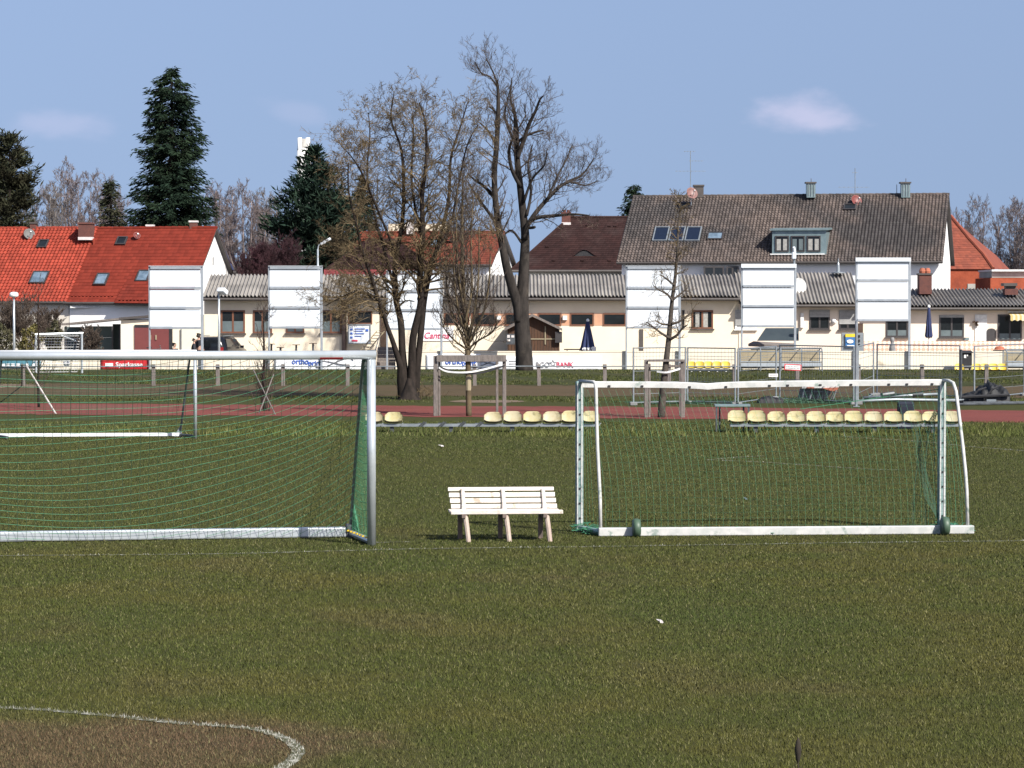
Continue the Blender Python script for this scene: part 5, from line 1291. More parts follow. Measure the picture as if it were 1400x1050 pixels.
def shell(m_, c, w_, dep, hgt, r=None, face=-1, jitter=0):
    """one moulded bucket seat: c is the middle of its underside; face=-1 looks towards the camera"""
    nu, nv = 14, 14
    def fn(u, v):
        a = (u-.5)*2
        # profile: v 0..0.45 pan front->back, 0.45..1 backrest
        if v < .45:
            k = v/.45; y = -dep*.62+dep*k; z = .05+.03*(1-k)**2 - .02*math.sin(k*math.pi)
        else:
            k = (v-.45)/.55; y = dep*.38 + .06*math.sin(k*math.pi/2) + .03*k; z = .05 + hgt*k*(1-.1*k) 
        half = w_/2*(1-.16*max(0, (v-.75)/.25)**2 - .06*max(0, (.2-v)/.2))
        curl = .045*abs(a)**3
        zz_ = z + (curl if v < .5 else 0) - (.05*abs(a)**5*max(0, (v-.8)/.2) if v > .8 else 0)
        yy = y - (curl*1.4 if v >= .4 else 0)
        return Vector((c.x + a*half, c.y - face*yy*(1), c.z + zz_)) if face == -1 else Vector((c.x + a*half, c.y - yy, c.z + zz_))
    b0 = len(m_.v); f0 = len(m_.f)
    m_.grid(fn, nu, nv)
    # thickness: duplicated shell slightly behind
    top = len(m_.v); pts = m_.v[b0:top]
    for (x, y, z) in pts: m_.v.append((x, y+.018, z-.014))
    k = top-b0
    for f in m_.f[f0:]:
        pass
    for f in list(m_.f[f0:]): m_.f.append(tuple(i+k for i in reversed(f))); m_.r.append(.5)
    W_ = nu+1
    for i in range(nu):
        for (j0,) in ((0,), (nv,)):
            a = b0+j0*W_+i; m_.f.append((a, a+1, a+1+k, a+k)); m_.r.append(.5)
    for j in range(nv):
        for i0 in (0, nu):
            a = b0+j*W_+i0; m_.f.append((a, a+W_, a+W_+k, a+k)); m_.r.append(.5)
seatrow_far(945, 992, 5, 500, 133.5, 'row of bright yellow seats left of the glazed dugout')
seatrow_far(1312, 1370, 6, 503, 134, 'low row of bright yellow seats beside the black wheeled bin', (1,))
# ------------------------------------------------------------------ clutter along the track: tarp heap, hurdle stack, goal parts on the ground
def heap(name, lab, cat, px0, px1, pyt, pyb, mt, seed, dep=.8):
    A = gnd(px0, pyb); B = gnd(px1, pyb); Y = (A.y+B.y)/2; zt = at(0, pyt, Y).z; r2 = random.Random(seed); c = (A+B)/2
    t = thing(name, lab, cat, c); m_ = MB(); W_ = (B.x-A.x)/2
    ph = [r2.uniform(0, 6) for _ in range(6)]
    def fn(u, v):
        a = (u-.5)*2; b_ = (v-.5)*2; 
        e = max(0, 1-abs(a)**3)*max(0, 1-abs(b_)**3)
        stp = 1.0 if name != 'tarp_heap' else (.62 if a < -.25 else (.78 if a < .1 else 1.0))
        hgt = zt*stp*e**.22*(.82+.10*math.sin(5*a+ph[0])+.09*math.sin(13*a+ph[1]+3*b_)+.07*math.sin(9*b_+ph[2]+6*a)+.05*math.sin(23*a+ph[3])*math.sin(17*b_+ph[4]))
        return Vector((c.x+a*W_*(1+.04*math.sin(7*b_)), Y+b_*dep, max(.0, hgt)))
    m_.grid(fn, 90, 24)
    return t, m_, c, zt
t, m_, c, zt = heap('tarp_heap', 'heap covered with black tarpaulin beside the black steel post', 'heap', 1315, 1376, 521, 551, 'tarp', 4)
o = m_.build('tarpaulin', M['tarp'], t, smooth=True)
m_ = MB()
for (x0, x1, y0, y1) in ((1325,1348,527,547),(1345,1368,524,546)):
    a = at(x0, y1, c.y-.82); b = at(x1, y0+3, c.y-.55); m_.tube([a, (a+b)/2+Vector((0,-.12,.12)), b], .03, 6)
m_.tube([at(1315,543,c.y-.85), at(1380,540,c.y-.85)], .05, 6); m_.build('strap', M['black'], t)
m_ = MB(); m_.fb(1349, 546, 1362, 550, c.y-1.0, .1); m_.build('label_plate', M['steel'], t)
m_ = MB()
for k, (px0, px1, py0, py1) in enumerate(((1310, 1420, 551.5, 550.5), (1300, 1400, 553.5, 551.5))):
    A = gnd(px0, py0)+Vector((0,-1.0,.05)); B = gnd(px1, py1)+Vector((0,-1.0,.05)); m_.tube([A, B], .04, 6)
m_.build('ground_tube', M['steel_dk'], t)
# stacked hurdles
Yh = gnd(1118, 550).y; t = thing('hurdle_stack', 'stack of hurdles with orange and white bars beyond the yellow seats', 'hurdles', gnd(1118, 550))
for k in range(5):
    m_ = MB(); dx = 4+k*11
    p0 = at(1092+dx*.95, 549.5, Yh+.1*k); p1 = at(1096+dx, 531, Yh+.1*k)
    m_.tube([p0, p1], .022, 5); m_.tube([p0+Vector((0,.7,0)), p1+Vector((0,.5,0))], .022, 5); m_.tube([p0, p0+Vector((0,.7,0))], .022, 5); m_.build('hurdle_leg', M['steel'], t)
m_ = MB(); m_.prism([at(1090,546,Yh+.5), at(1130,546,Yh+.5), at(1140,531,Yh+.5), at(1094,531,Yh+.5)], (0,.05,0)); m_.build('dark_board', M['stone'], t)
m_ = MB(); m_.prism([at(1096,531,Yh-.1), at(1147,530,Yh-.1), at(1147,528.5,Yh+.8), at(1099,528.5,Yh+.8)], (0,0,.07)); o = m_.build('top_bar', M['alu_old'], t)
m_ = MB(); m_.prism([at(1124,530.6,Yh-.14), at(1138,535,Yh-.14), at(1145,533,Yh-.14), at(1147,529.5,Yh-.14)], (0,.04,0)); m_.prism([at(1103,530.9,Yh-.13), at(1113,530.8,Yh-.13), at(1113,529.2,Yh-.13), at(1103,529.3,Yh-.13)], (0,.03,0)); m_.build('orange_stripe', M['terracotta'], t)
# goal tubes and net lying in the grass
t = thing('lying_goal_frame', 'dismantled goal tubes lying in the grass beside a green net', 'goal parts', gnd(1230, 552))
m_ = MB(); m_.tube([gnd(1172,553)+Vector((0,0,.1)), gnd(1225,551.5)+Vector((0,0,.12)), gnd(1318,552)+Vector((0,0,.10))], .05, 8); m_.tube([gnd(1180,549)+Vector((0,0,.12)), gnd(1290,549)+Vector((0,0,.25))], .045, 8); m_.build('tube', M['steel'], t, smooth=True)
m_ = MB(); m_.tube([gnd(1206,551)+Vector((0,0,.25)), gnd(1222,550.8)+Vector((0,0,.30))], .07, 8); m_.build('dark_sleeve', M['steel_dk'], t); m_ = MB(); m_.tube([gnd(1248,550.5)+Vector((0,0,.25)), gnd(1262,550.5)+Vector((0,0,.27))], .07, 8); m_.build('dark_sleeve', M['steel_dk'], t)
def rag(px0, px1, py, amp, seed, name, lab, hgt, mt='net_dark', n=240, wig=.5):
    r2 = random.Random(seed); A = gnd(px0, py); B = gnd(px1, py); t = thing(name, lab, 'net', (A+B)/2); m_ = MB()
    for i in range(n):
        u = r2.random(); c = A.lerp(B, u)+Vector((0, r2.gauss(0, amp), 0)); e = .3+.7*abs(math.sin(u*9+seed))
        pts = []; q = c+Vector((0,0,r2.uniform(.01,.06)))
        d = r2.uniform(-1,1)
        for k in range(5): pts.append(q); q = q+Vector((d*wig*.3+r2.uniform(-.1,.1), r2.uniform(-.12,.12), r2.uniform(-.06,.08)*e)); q.z = min(max(q.z,.01), hgt*e+.02)
        m_.tube(pts, .008, 3, False)
    m_.build('net', M[mt], t)
    return t
rag(1075, 1180, 551, .35, 3, 'lying_net', 'green goal net bundled on the grass right of the hurdle stack', .35)
rag(868, 1000, 552, .4, 8, 'lying_net', 'green net spread thinly on the grass behind the low steel table', .10, n=120)
rag(1190, 1310, 549, .4, 12, 'lying_net', 'green net lying across the dismantled goal tubes', .32, n=160)
t, m_, c, zt = heap('sack', 'dark crumpled sack lying between mesh fence and seat row', 'sack', 1036, 1070, 541.5, 551, 'black', 9, .3)
m_.build('cloth', M['black'], t, smooth=True); 
t, m_, c, zt = heap('pale_bundle', 'pale crumpled bundle beside the dark sack behind the seat row', 'bundle', 1048, 1068, 544.5, 550, 'stone', 15, .25)
m_.build('cloth', M['stone'], t, smooth=True)
a = gnd(1238, 590); t = thing('navy_bag', 'dark navy kit bag standing upright behind the seat row', 'bag', a+Vector((0,1.4,0)))
m_ = MB(); c0 = at(1237, 588, a.y+1.4); zt = at(0, 549, a.y+1.4).z
m_.prism([(c0.x-.21,a.y+1.25,0), (c0.x+.21,a.y+1.25,0), (c0.x+.19,a.y+1.55,0), (c0.x-.19,a.y+1.55,0)], (.015,.0,zt)); m_.build('body', M['navy_dark'], t, bevel=.05)
m_ = MB(); m_.tube([(c0.x-.1,a.y+1.25,zt*.9), (c0.x-.16,a.y+1.2,zt*.5), (c0.x-.1,a.y+1.25,zt*.15)], .02, 5); m_.build('strap', M['black'], t)
# ------------------------------------------------------------------ seat rows by the pitch
def seat_bench(xs, lo, hi, pyg, lab, railgap=(), legs=(), pale=()):
    Y = gnd(700, pyg).y; s = Y/F; zr_ = at(0, 579, Y).z
    a = at(lo, 579, Y); b = at(hi, 579, Y); t = thing('seat_row', lab, 'seats', ((a.x+b.x)/2, Y, 0), 'rows of faded yellow shell seats')
    m_ = MB(); m_.bx(a.x, b.x, Y-.14, Y-.10, zr_-.07, zr_); m_.bx(a.x, b.x, Y+.10, Y+.14, zr_-.07, zr_-.01); m_.build('rail', M['steel'], t)
    for px in legs:
        x = at(px, 579, Y).x; m_ = MB(); m_.bx(x-.05, x+.05, Y-.09, Y-.02, 0, zr_-.03); m_.bx(x-.045, x+.045, Y-.02, Y+.09, zr_-.12, zr_-.05); m_.build('leg', M['steel_dk'], t)
    for i, px in enumerate(xs):
        x = at(px, 579, Y).x; m_ = MB(); r2 = random.Random(px)
        shell(m_, Vector((x, Y, zr_-.02)), .45+r2.uniform(-.01,.01), .36, .30+r2.uniform(-.03,.02)); m_.build('seat', M['seat_pale' if i in pale else 'seat_yellow'], t, smooth=True)
    for px in railgap:
        m_ = MB(); x = at(px, 579, Y).x; ax = (Vector((.75,0,.66)), Vector((0,1,0)), Vector((-.66,0,.75))); m_.box((x, Y-.15, zr_-.0), .16, .05, .03, ax); m_.box((x+.06, Y-.15, zr_-.0), .14, .05, .025, ax)
        m_.bx(x-.1, x+.1, Y-.1, Y+.1, zr_+.002, zr_+.012); m_.build('bracket', M['steel_dk'], t)
    for px in xs:
        m_ = MB(); x = at(px+10, 580, Y).x; m_.tube([(x, Y-.16, zr_-.05), (x+.06, Y-.17, zr_+.02)], .014, 5); m_.build('seat_clip', M['alu'], t)
seat_bench([511, 538, 674, 701, 728, 755, 780, 808], 500, 815, 590.5, 'left row of faded shell seats with four seats missing from its bare rail', (577, 604, 631, 655), (536, 617, 700, 780), (0, 2, 3, 5))
seat_bench([1008, 1035, 1062, 1089, 1116, 1142, 1168, 1195, 1222, 1249, 1274, 1301], 998, 1312, 591.5, 'right row of faded yellow shell seats behind the small goal', (), (1033, 1116, 1195, 1275), (7, 11))
Yq = gnd(990, 591).y; t = thing('low_table', 'low steel table with pale top at the left end of the yellow seat row', 'table', gnd(1000, 591)); z_ = at(0, 553, Yq).z
a = at(977.5, 553, Yq); b = at(1026, 553, Yq)
m_ = MB(); m_.bx(a.x, b.x, Yq, Yq+.4, z_-.05, z_); m_.build('tabletop', M['zinc'], t)
for (x, y) in ((a.x+.04, Yq+.04), (a.x+.14, Yq+.36), (b.x-.04, Yq+.04), (b.x-.14, Yq+.36)):
    m_ = MB(); m_.bx(x-.02, x+.02, y-.02, y+.02, 0, z_-.05); m_.build('leg', M['steel_dk'], t)
# ------------------------------------------------------------------ goals
Z = Vector((0,0,1))
def axes(yaw):
    a = R(yaw); return Vector((math.cos(a), math.sin(a), 0)), Vector((-math.sin(a), math.cos(a), 0))
def netting(mb, fn, us, vs, r, step=.22, L=1.0):
    """cords along v at each u of us, and along u at each v-curve of vs (vs are functions v(u))"""
    n = max(4, int(1/step))
    for u in us: mb.tube([fn(u, k/12) for k in range(13)], r, 3, False)
    for vf in vs:
        seg = []
        for k in range(n+1):
            u = k/n; v = vf(u)
            if 0 <= v <= 1: seg.append(fn(u, v))
            else:
                if len(seg) > 1: mb.tube(seg, r, 3, False)
                seg = []
        if len(seg) > 1: mb.tube(seg, r, 3, False)
# big goal at the left, open side towards the camera
u, v = axes(9.9)
pr = gnd(508, 745.5); HG = 2.44; WG = 7.32
t = thing('football_goal', 'full-size silver goal with green net and a red sticker under its crossbar', 'goal', pr)
def gp(a, d, z): return pr - u*a + v*d + Z*z
for a in (0, WG):
    m_ = MB(); m_.tube([gp(a,0,0), gp(a,0,HG+.0)], .058, 20); m_.build('post', M['alu'], t, smooth=True)
m_ = MB(); m_.tube([gp(-.058,0,HG+.058), gp(WG+.058,0,HG+.058)], .060, 20); co_bar = m_.build('crossbar', M['alu'], t, smooth=True)
m_ = MB(); c = gp(0,0,0); x0 = (gp(.38,0,0)); 
pts = []
m_.grid(lambda q, w_: gp(.38+.30*q, 0, HG+.058) + (-v*math.cos(-1.6+1.1*w_) + Z*math.sin(-1.6+1.1*w_))*.062, 4, 6); m_.build('red_sticker', M['red_sticker'], co_bar)
foot = Vector((-2.19, 39.62, 0)); fd = (foot-pr).dot(v); fa = -(foot-pr).dot(u)
for a, s_ in ((fa, 1), (WG-fa, -1)):
    m_ = MB(); a_top = .09 if s_ == 1 else WG-.09
    m_.tube([gp(a_top,.05,HG+.02), gp(a_top+(a-a_top)*.05,.16,HG-.06), gp(a,fd,.10)], .024, 8); m_.build('net_stay', M['steel'], t, smooth=True)
    m_ = MB(); m_.tube([gp(0 if s_ == 1 else WG,.04,.05), gp(a,fd,.06)], .045, 8); m_.build('side_ground_tube', M['alu'], t)
    m_ = MB(); m_.box(gp(a,fd,.09), .12, .16, .18, (u,v,Z)); m_.build('corner_bracket', M['steel_dk'], t)
m_ = MB(); c = gp(WG/2, fd, .075); m_.box(c, WG-2*fa-.12, .14, .135, (u,v,Z)); m_.build('rear_ground_bar', M['alu'], t, bevel=.02)
aw = WG-2*fa
def back(q, w_):   # q 0..1 right to left, w 0 top..1 bottom
    a = .10 + (WG-.2)*q; d0 = .03; at_ = fa + aw*q
    s_ = w_
    sag = .10*math.sin(math.pi*w_)*math.sin(math.pi*q)
    return gp(a+(at_-a)*s_, d0+(fd-.085-d0)*s_+sag, (HG+.02)*(1-s_)+.03*s_ - .02*math.sin(q*40)*0)
dv = .105/2.5
m1 = MB(); m2 = MB()
def vline(k):
    def f(q):
        a = q*WG
        return k*dv - .50*math.exp(-a/1.7) - .02*math.sin(a*1.3+k*.3) - .30*math.exp(-(WG-a)/1.5)
    return f
us = [i/62 for i in range(63)]
netting(m2, back, us, [], .0030)
netting(m1, back, [], [vline(k) for k in range(0, 42)], .0028, step=1/90)
no = m1.build('net', M['net_green'], t)
m2.build('net_verticals', M['net_dark'], no)
for s_ in (0, 1):
    ms = MB()
    A0 = gp(0 if s_ == 0 else WG, .03, HG); A1 = gp(0 if s_ == 0 else WG, .03, .03); B0 = gp(.09 if s_ == 0 else WG-.09, .06, HG); B1 = gp(fa if s_ == 0 else WG-fa, fd, .05)
    for i in range(24):
        k = i/23; ms.tube([A0.lerp(A1, k), (A0.lerp(A1, k)).lerp(B0.lerp(B1, k), .5)-Z*.03, B0.lerp(B1, k)], .0034, 3, False)
    for i in range(1, 14):
        k = i/14; ms.tube([A0.lerp(B0, k), A1.lerp(B1, k)], .0038, 3, False)
    for i in range(26):
        k = i/25; q0 = B1+Vector((.02,0,.55*k)); 
        if s_ == 0: ms.tube([q0+Vector((.0,-.05,0)), q0+Vector((.06+.02*math.sin(i),-.12,-.25)), q0+Vector((.10,-.2,-.55*k*.9))], .006, 3, False)
    ms.build('side_net', M['net_green'], t)
for i in range(7): q = gp(.06+fa*(i)/7, .10+fd*i/7, .10); MB().box(q, .03, .02, .02).build('net_clip', M['sign_yellow'], t)
# far goal (its right end shows under the near crossbar)
pf = gnd(267, 599.5); t = thing('football_goal', 'far small white goal seen through the big goal net', 'goal', pf)
uf, vf_ = axes(6)
def gf(a, d, z): return pf - uf*a + vf_*d + Z*z
for a in (0, 5.0): m_ = MB(); m_.tube([gf(a,0,0), gf(a,0,1.98)], .042, 14); m_.build('post', M['alu'], t, smooth=True)
m_ = MB(); m_.tube([gf(-.04,0,2.02), gf(5.04,0,2.02)], .05, 14); m_.build('crossbar', M['white_tube'], t, smooth=True)
for a in (.36, 4.7):
    m_ = MB(); m_.tube([gf(a-.25,.1,1.98), gf(a,.9,.06)], .026, 6); m_.tube([gf(a-.36,0,.05), gf(a,.9,.05)], .035, 6); m_.build('net_stay', M['steel_dk'], t)
    m_ = MB(); m_.prism([gf(a+.14,.86,.0), gf(a-.06,.86,.0), gf(a-.0,.86,.26)], vf_*.06); m_.build('corner_bracket', M['steel'], t)
m_ = MB(); m_.box(gf(2.53,.9,.06), 4.3, .09, .075, (uf,vf_,Z)); m_.build('rear_ground_bar', M['white_tube'], t)
m_ = MB()
bf = lambda q, w_: gf(.12+.24*w_+(4.76-.36*w_)*q, .05+.85*w_, 1.98-1.92*w_)
netting(m_, bf, [i/38 for i in range(39)], [lambda q, k=k: k/15 for k in range(16)], .003, step=1/20); m_.build('net', M['net_dark'], t)
# small goal at the right, seen from behind
LR = gnd(818, 733.5); RR = gnd(1331, 730.0); ur = (RR-LR).normalized(); vr = Vector((-ur.y, ur.x, 0))
fl = gnd(792, 727.5); 
fr_post = at(1287, 724, fl.y + (1287-792)/F*fl.y*ur.y/ur.x); fr_post.z = 0
t = thing('football_goal', 'small weathered white goal with sagging dented crossbar, seen from behind', 'goal', (LR+RR)/2)
HP = at(0, 521, fl.y).z
gw_ = (fr_post-fl).length; ug = (fr_post-fl).normalized()
for p_, lab in ((fl, None), (fr_post, None)):
    m_ = MB(); m_.box(p_+Z*(HP/2), .105, .11, HP, (ug, vr, Z)); o = m_.build('post', M['alu_green'], t, bevel=.02)
    m_ = MB(); m_.box(p_+Z*(HP/2)-vr*.058+ug*.028, .022, .012, HP-.06, (ug, vr, Z)); m_.box(p_+Z*(HP/2)-vr*.058-ug*.030, .018, .012, HP-.06, (ug, vr, Z)); m_.build('net_groove', M['alu_old'], o)
    m_ = MB()
    for i in range(9): m_.box(p_+Z*(.2+i*.205)-vr*.062, .02, .012, .022, (ug, vr, Z))
    m_.build('net_hook', M['black'], o)
m_ = MB(); n = 40; cb = []
for i in range(n+1):
    q = i/n; dent = -.026*math.exp(-abs((q-.35))/.35)-.022*math.exp(-abs((q-.35))/.05) ; cb.append(fl + (fr_post-fl)*q + Z*(HP-.035+dent+.012*q))
b0 = len(m_.v)
for c in cb:
    for (dy, dz_) in ((-.055,-.042),(.055,-.042),(.055,.03),(.04,.042),(-.04,.042),(-.055,.03)): m_.v.append(tuple(c+vr*dy+Z*dz_))
for i in range(n):
    for k in range(6): k2 = (k+1) % 6; m_.f.append((i*6+k, i*6+k2, (i+1)*6+k2, (i+1)*6+k)); m_.r.append(.5)
m_.f += [tuple(range(5,-1,-1)), tuple(n*6+k for k in range(6))]; m_.r += [.5,.5]
cbo = m_.build('crossbar', M['alu_old'], t)
m_ = MB()
for q in (.08,.17,.30,.40,.52,.57,.66,.745,.85,.90,.97): 
    c = cb[int(q*n)].lerp(cb[min(n, int(q*n)+1)], q*n-int(q*n)); m_.box(c-vr*.058-Z*.022, .035, .02, .024, (ug, vr, Z))
m_.build('net_hook', M['black'], cbo)
m_ = MB(); m_.box((LR+RR)/2+Z*.062, (RR-LR).length, .10, .115, (ur, vr, Z)); m_.build('rear_ground_bar', M['alu_old'], t, bevel=.012)
dpt = 1.45
for p_, tgt, sx in ((fl, LR+ur*.04, 1), (fr_post, RR-ur*.07, 2)):
    m_ = MB(); top = p_+Z*(HP+.0); dd = tgt-p_; dd.z = 0
    prof = ((.0,0),(.66,.0),(.73,-.02),(.76,-.10),(.78,-.40),(.83,-.90),(.90,-1.3),(.95,-1.6),(.97,-HP+.1)) if sx == 1 else ((.0,0),(.25,.0),(.42,-.03),(.52,-.14),(.62,-.42),(.78,-.90),(.88,-1.25),(.93,-1.5),(.97,-HP+.1))
    m_.tube([top+dd*k+Z*z for k, z in prof], .024, 10); m_.build('net_stay', M['alu_old'], t, smooth=True)
    m_ = MB(); m_.tube([p_+Z*.06, tgt+Z*.06], .04, 8); m_.build('side_ground_tube', M['alu_green'], t)
for px, yb in ((868.5, 733), (1288.5, 730)):
    c = gnd(px, yb); c = LR + ur*((c-LR).dot(ur)) - vr*.11
    m_ = MB(); m_.lathe(c+Z*.12, [(.001,-.05),(.115,-.05),(.13,-.02),(.13,.02),(.115,.05),(.001,.05)], 18, (vr, Z, ur)); o = m_.build('transport_wheel', M['wheel_green'], t, smooth=True)
    m_ = MB(); m_.box(c+vr*.06+Z*.11, .07, .14, .10, (ur, vr, Z)); m_.build('wheel_arm', M['steel_dk'], o)
def rb(q, w_):
    A = fl + (fr_post-fl)*q + Z*(HP-.08-.05*math.exp(-abs(q-.455)/.22)); B = LR + (RR-LR)*(.02+.95*q) + Z*.05
    d = B-A; e = w_
    hor = Vector((d.x, d.y, 0))*(1-(1-e)**2.4); sag = .0
    return A + hor + Z*(d.z*e)
m_ = MB(); netting(m_, rb, [i/52 for i in range(53)], [lambda q, k=k: k/21+.008*math.sin(q*9+k) for k in range(22)], .00125, step=1/40); no = m_.build('net', M['net_green'], t)
# bunched side net near the right post and rag of net at the left foot
m_ = MB(); r2 = random.Random(11)
def side(q, w_):   # drapes from the post inwards
    a = .42*q*(w_**.5); return fr_post - ug*(.05+a) + vr*(.15+.12*math.sin(q*14+w_*5)) + Z*((HP-.45)*(1-w_)+.06 - .1*q)
netting(m_, side, [i/16 for i in range(17)], [lambda q, k=k: k/24 - .12*q for k in range(28)], .0026, step=1/16)
for i in range(16):
    m_.tube([fr_post-ug*(.34+.07*r2.uniform(-1,1))+vr*.1+Z*(HP-.62), fr_post-ug*(.30+.06*r2.uniform(-1,1))+vr*.1+Z*1.05, fr_post-ug*(.17+.07*r2.uniform(-1,1))+Z*.45, fr_post-ug*(.03)-vr*.02+Z*.1], .0024, 3)
m_.build('side_net', M['net_dark'], t); m_ = MB()
def lside(q, w_):
    tp = fl+(LR-fl)*q*(.4+.6*w_); return tp + vr*0 + Z*((HP-.08)*(1-w_)+.05)
netting(m_, lside, [i/5 for i in range(6)], [lambda q, k=k: k/14 for k in range(15)], .0011, step=1/6); m_.build('side_net', M['net_green'], t); m_ = MB()
def rside(q, w_):
    tp = fr_post+(RR-ur*.07-fr_post)*q*(.35+.65*w_); return tp + Z*((HP-.3*q-.08)*(1-w_)+.05)
netting(m_, rside, [i/5 for i in range(6)], [lambda q, k=k: k/14 for k in range(15)], .0011, step=1/6); m_.build('side_net', M['net_green'], t)
for (p0, p1, cnt) in ((fl, LR, 60), (fr_post, RR-ur*.1, 40), (LR+ur*1.2, LR+ur*2.6, 30)):
    m_ = MB()
    for i in range(cnt):
        c = p0.lerp(p1, r2.random()) + vr*r2.uniform(.02,.18) + Z*r2.uniform(.01,.10); m_.tube([c, c+Vector((r2.uniform(-.12,.12), r2.uniform(-.1,.1), r2.uniform(-.05,.06))), c+Vector((r2.uniform(-.2,.2), r2.uniform(-.1,.1), r2.uniform(-.02,.03)))], .006, 3, False)
    m_.build('loose_net', M['net_green'], t)
m_ = MB(); m_.tube([fr_post-vr*.0+Z*(HP-.12), fr_post-ug*.75+vr*.3+Z*(HP-.24), fr_post-ug*1.9+vr*.6+Z*(HP-.42)], .007, 4)
m_.build('net_cord', M['net_green'], t)
# little goal behind the bank at far left
ps = at(112, 490, 130); ps.z = 0; t = thing('football_goal', 'tiny white training goal with white net on the left bank', 'goal', ps)
us_, vs_ = axes(20); hS = at(0, 455.5, 130).z
def gs(a, d, z): return ps - us_*a + vs_*d + Z*z
for a in (0, 2.05): m_ = MB(); m_.tube([gs(a,0,0), gs(a,0,hS)], .05, 8); m_.build('post', M['alu'], t)
m_ = MB(); m_.tube([gs(-.05,0,hS), gs(2.1,0,hS-.05)], .05, 8); m_.tube([gs(0,.05,hS), gs(.05,1.0,hS-.1)], .03, 6); m_.tube([gs(.1,.9,hS-.35), gs(.75,.9,hS-.1)], .035, 6); m_.build('crossbar', M['alu'], t)
m_ = MB(); bs = lambda q, w_: gs(.02+2.0*q, .05+.9*w_**.6, (hS-.05)*(1-w_)+.05); netting(m_, bs, [i/16 for i in range(17)], [lambda q, k=k: k/14 for k in range(15)], .009, step=1/10)
m_.build('net', M['net_white'], t)
b_ = at(91, 478, 131); t = thing('football', 'white ball lying inside the tiny training goal', 'ball', (b_.x, 131, .6))
m_ = MB(); m_.lathe((b_.x, 131, b_.z), [(.16*math.sin(math.pi*i/10)+.0005, -.16*math.cos(math.pi*i/10)) for i in range(11)], 16); m_.build('leather', M['white_frame'], t, smooth=True)
t.location.z = 0
# ------------------------------------------------------------------ bench
ub, vb = axes(5.5); ob = gnd(689, 738.5); t = thing('park_bench', 'white slatted bench with brown legs standing between the two goals', 'bench', ob)
def bp(a, d, z): return ob + ub*a + vb*d + Z*z
for i, (z, d) in enumerate(((.668,.285),(.592,.262),(.516,.238),(.440,.215))):
    ax = (ub, (vb*.95-Z*.30).normalized(), (Z*.95+vb*.30).normalized())
    m_ = MB(); m_.box(bp(-.015+.012*i,d,z), 1.435, .028, .054 if i == 0 else .064, ax); m_.build('back_slat', M['bench_wood'], t, bevel=.006)
for i, d in enumerate((-.20,-.10,.0,.10)):
    m_ = MB(); m_.box(bp(.02 if i == 0 else .0, d, .395+(.0 if i else -.004)), 1.50-(.0 if i == 0 else .02), .085, .05 if i == 0 else .035, (ub, vb, Z)); m_.build('seat_slat', M['bench_wood'], t, bevel=.006)
for k, a in enumerate((-.53,.015,.56)):
    m_ = MB(); m_.tube([bp(a-.01,-.19,.37), bp(a+.015,-.22,.18), bp(a+.035,-.25,-.01)], [.036,.034,.032], 8); m_.build('leg', M['bench_leg'], t)
    m_ = MB(); m_.prism([bp(a-.075,.17,.37), bp(a-.01,.17,.37), bp(a-.01,.24,-.01), bp(a-.07,.24,-.01)], vb*.05)
    m_.build('leg', M['bench_frame'], t)
    m_ = MB(); m_.box(bp(a-.03,-.04,.345), .05, .44, .05, (ub,vb,Z)); m_.build('seat_bearer', M['bench_frame'], t)
    m_ = MB(); m_.tube([bp(a-.0,.14,.38), bp(a-.0,.195,.50), bp(a-.01,.25,.675)], .026, 6); m_.tube([bp(a,.16,.40), bp(a,.205,.475)], .034, 6); m_.build('back_support', M['bench_wood'], t)
# thrown paper scraps
for k, (px, py, lab) in enumerate(((902, 853, 'small pale leaf lying on the near turf right of centre'), (603, 611, 'tiny pale scrap on the far turf between the goals'), (1019, 684, 'tiny turquoise scrap lying in the small goal'))):
    c = gnd(px, py); sz = (.05,.09,.05)[k]; t = MB(); t.grid(lambda q, w_: c + Vector(((q-.5)*sz*1.4*math.sin(math.pi*w_)**.5, (w_-.5)*sz*1.4, .03+.02*math.sin(q*4+w_*3))), 6, 6); tag(t.build('leaf' if k == 0 else 'litter', M['chimney_white' if k < 2 else 'zinc'], loc=c), lab, 'leaf' if k == 0 else 'litter')
# dry stalk close to the camera
c = gnd(1092, 1052); c = Vector((at(1091, 1060, 15.2).x, 15.2, 0)); t = thing('dry_weed', 'dark dry weed stalk poking up at the bottom edge right of centre', 'weed', c)
zt = at(0, 1010, 15.2).z; m_ = MB(); m_.tube([c, c+Z*(zt*.5)+Vector((.01,0,0)), c+Z*(zt-.1)], [.006,.005,.004], 5); m_.build('stalk', M['dry_stalk'], t)
m_ = MB(); m_.lathe(c+Z*(zt-.11), [(.003,-.02),(.012,.01),(.018,.05),(.013,.09),(.001,.12)], 8); m_.build('seed_head', M['dry_stalk'], t, smooth=True)
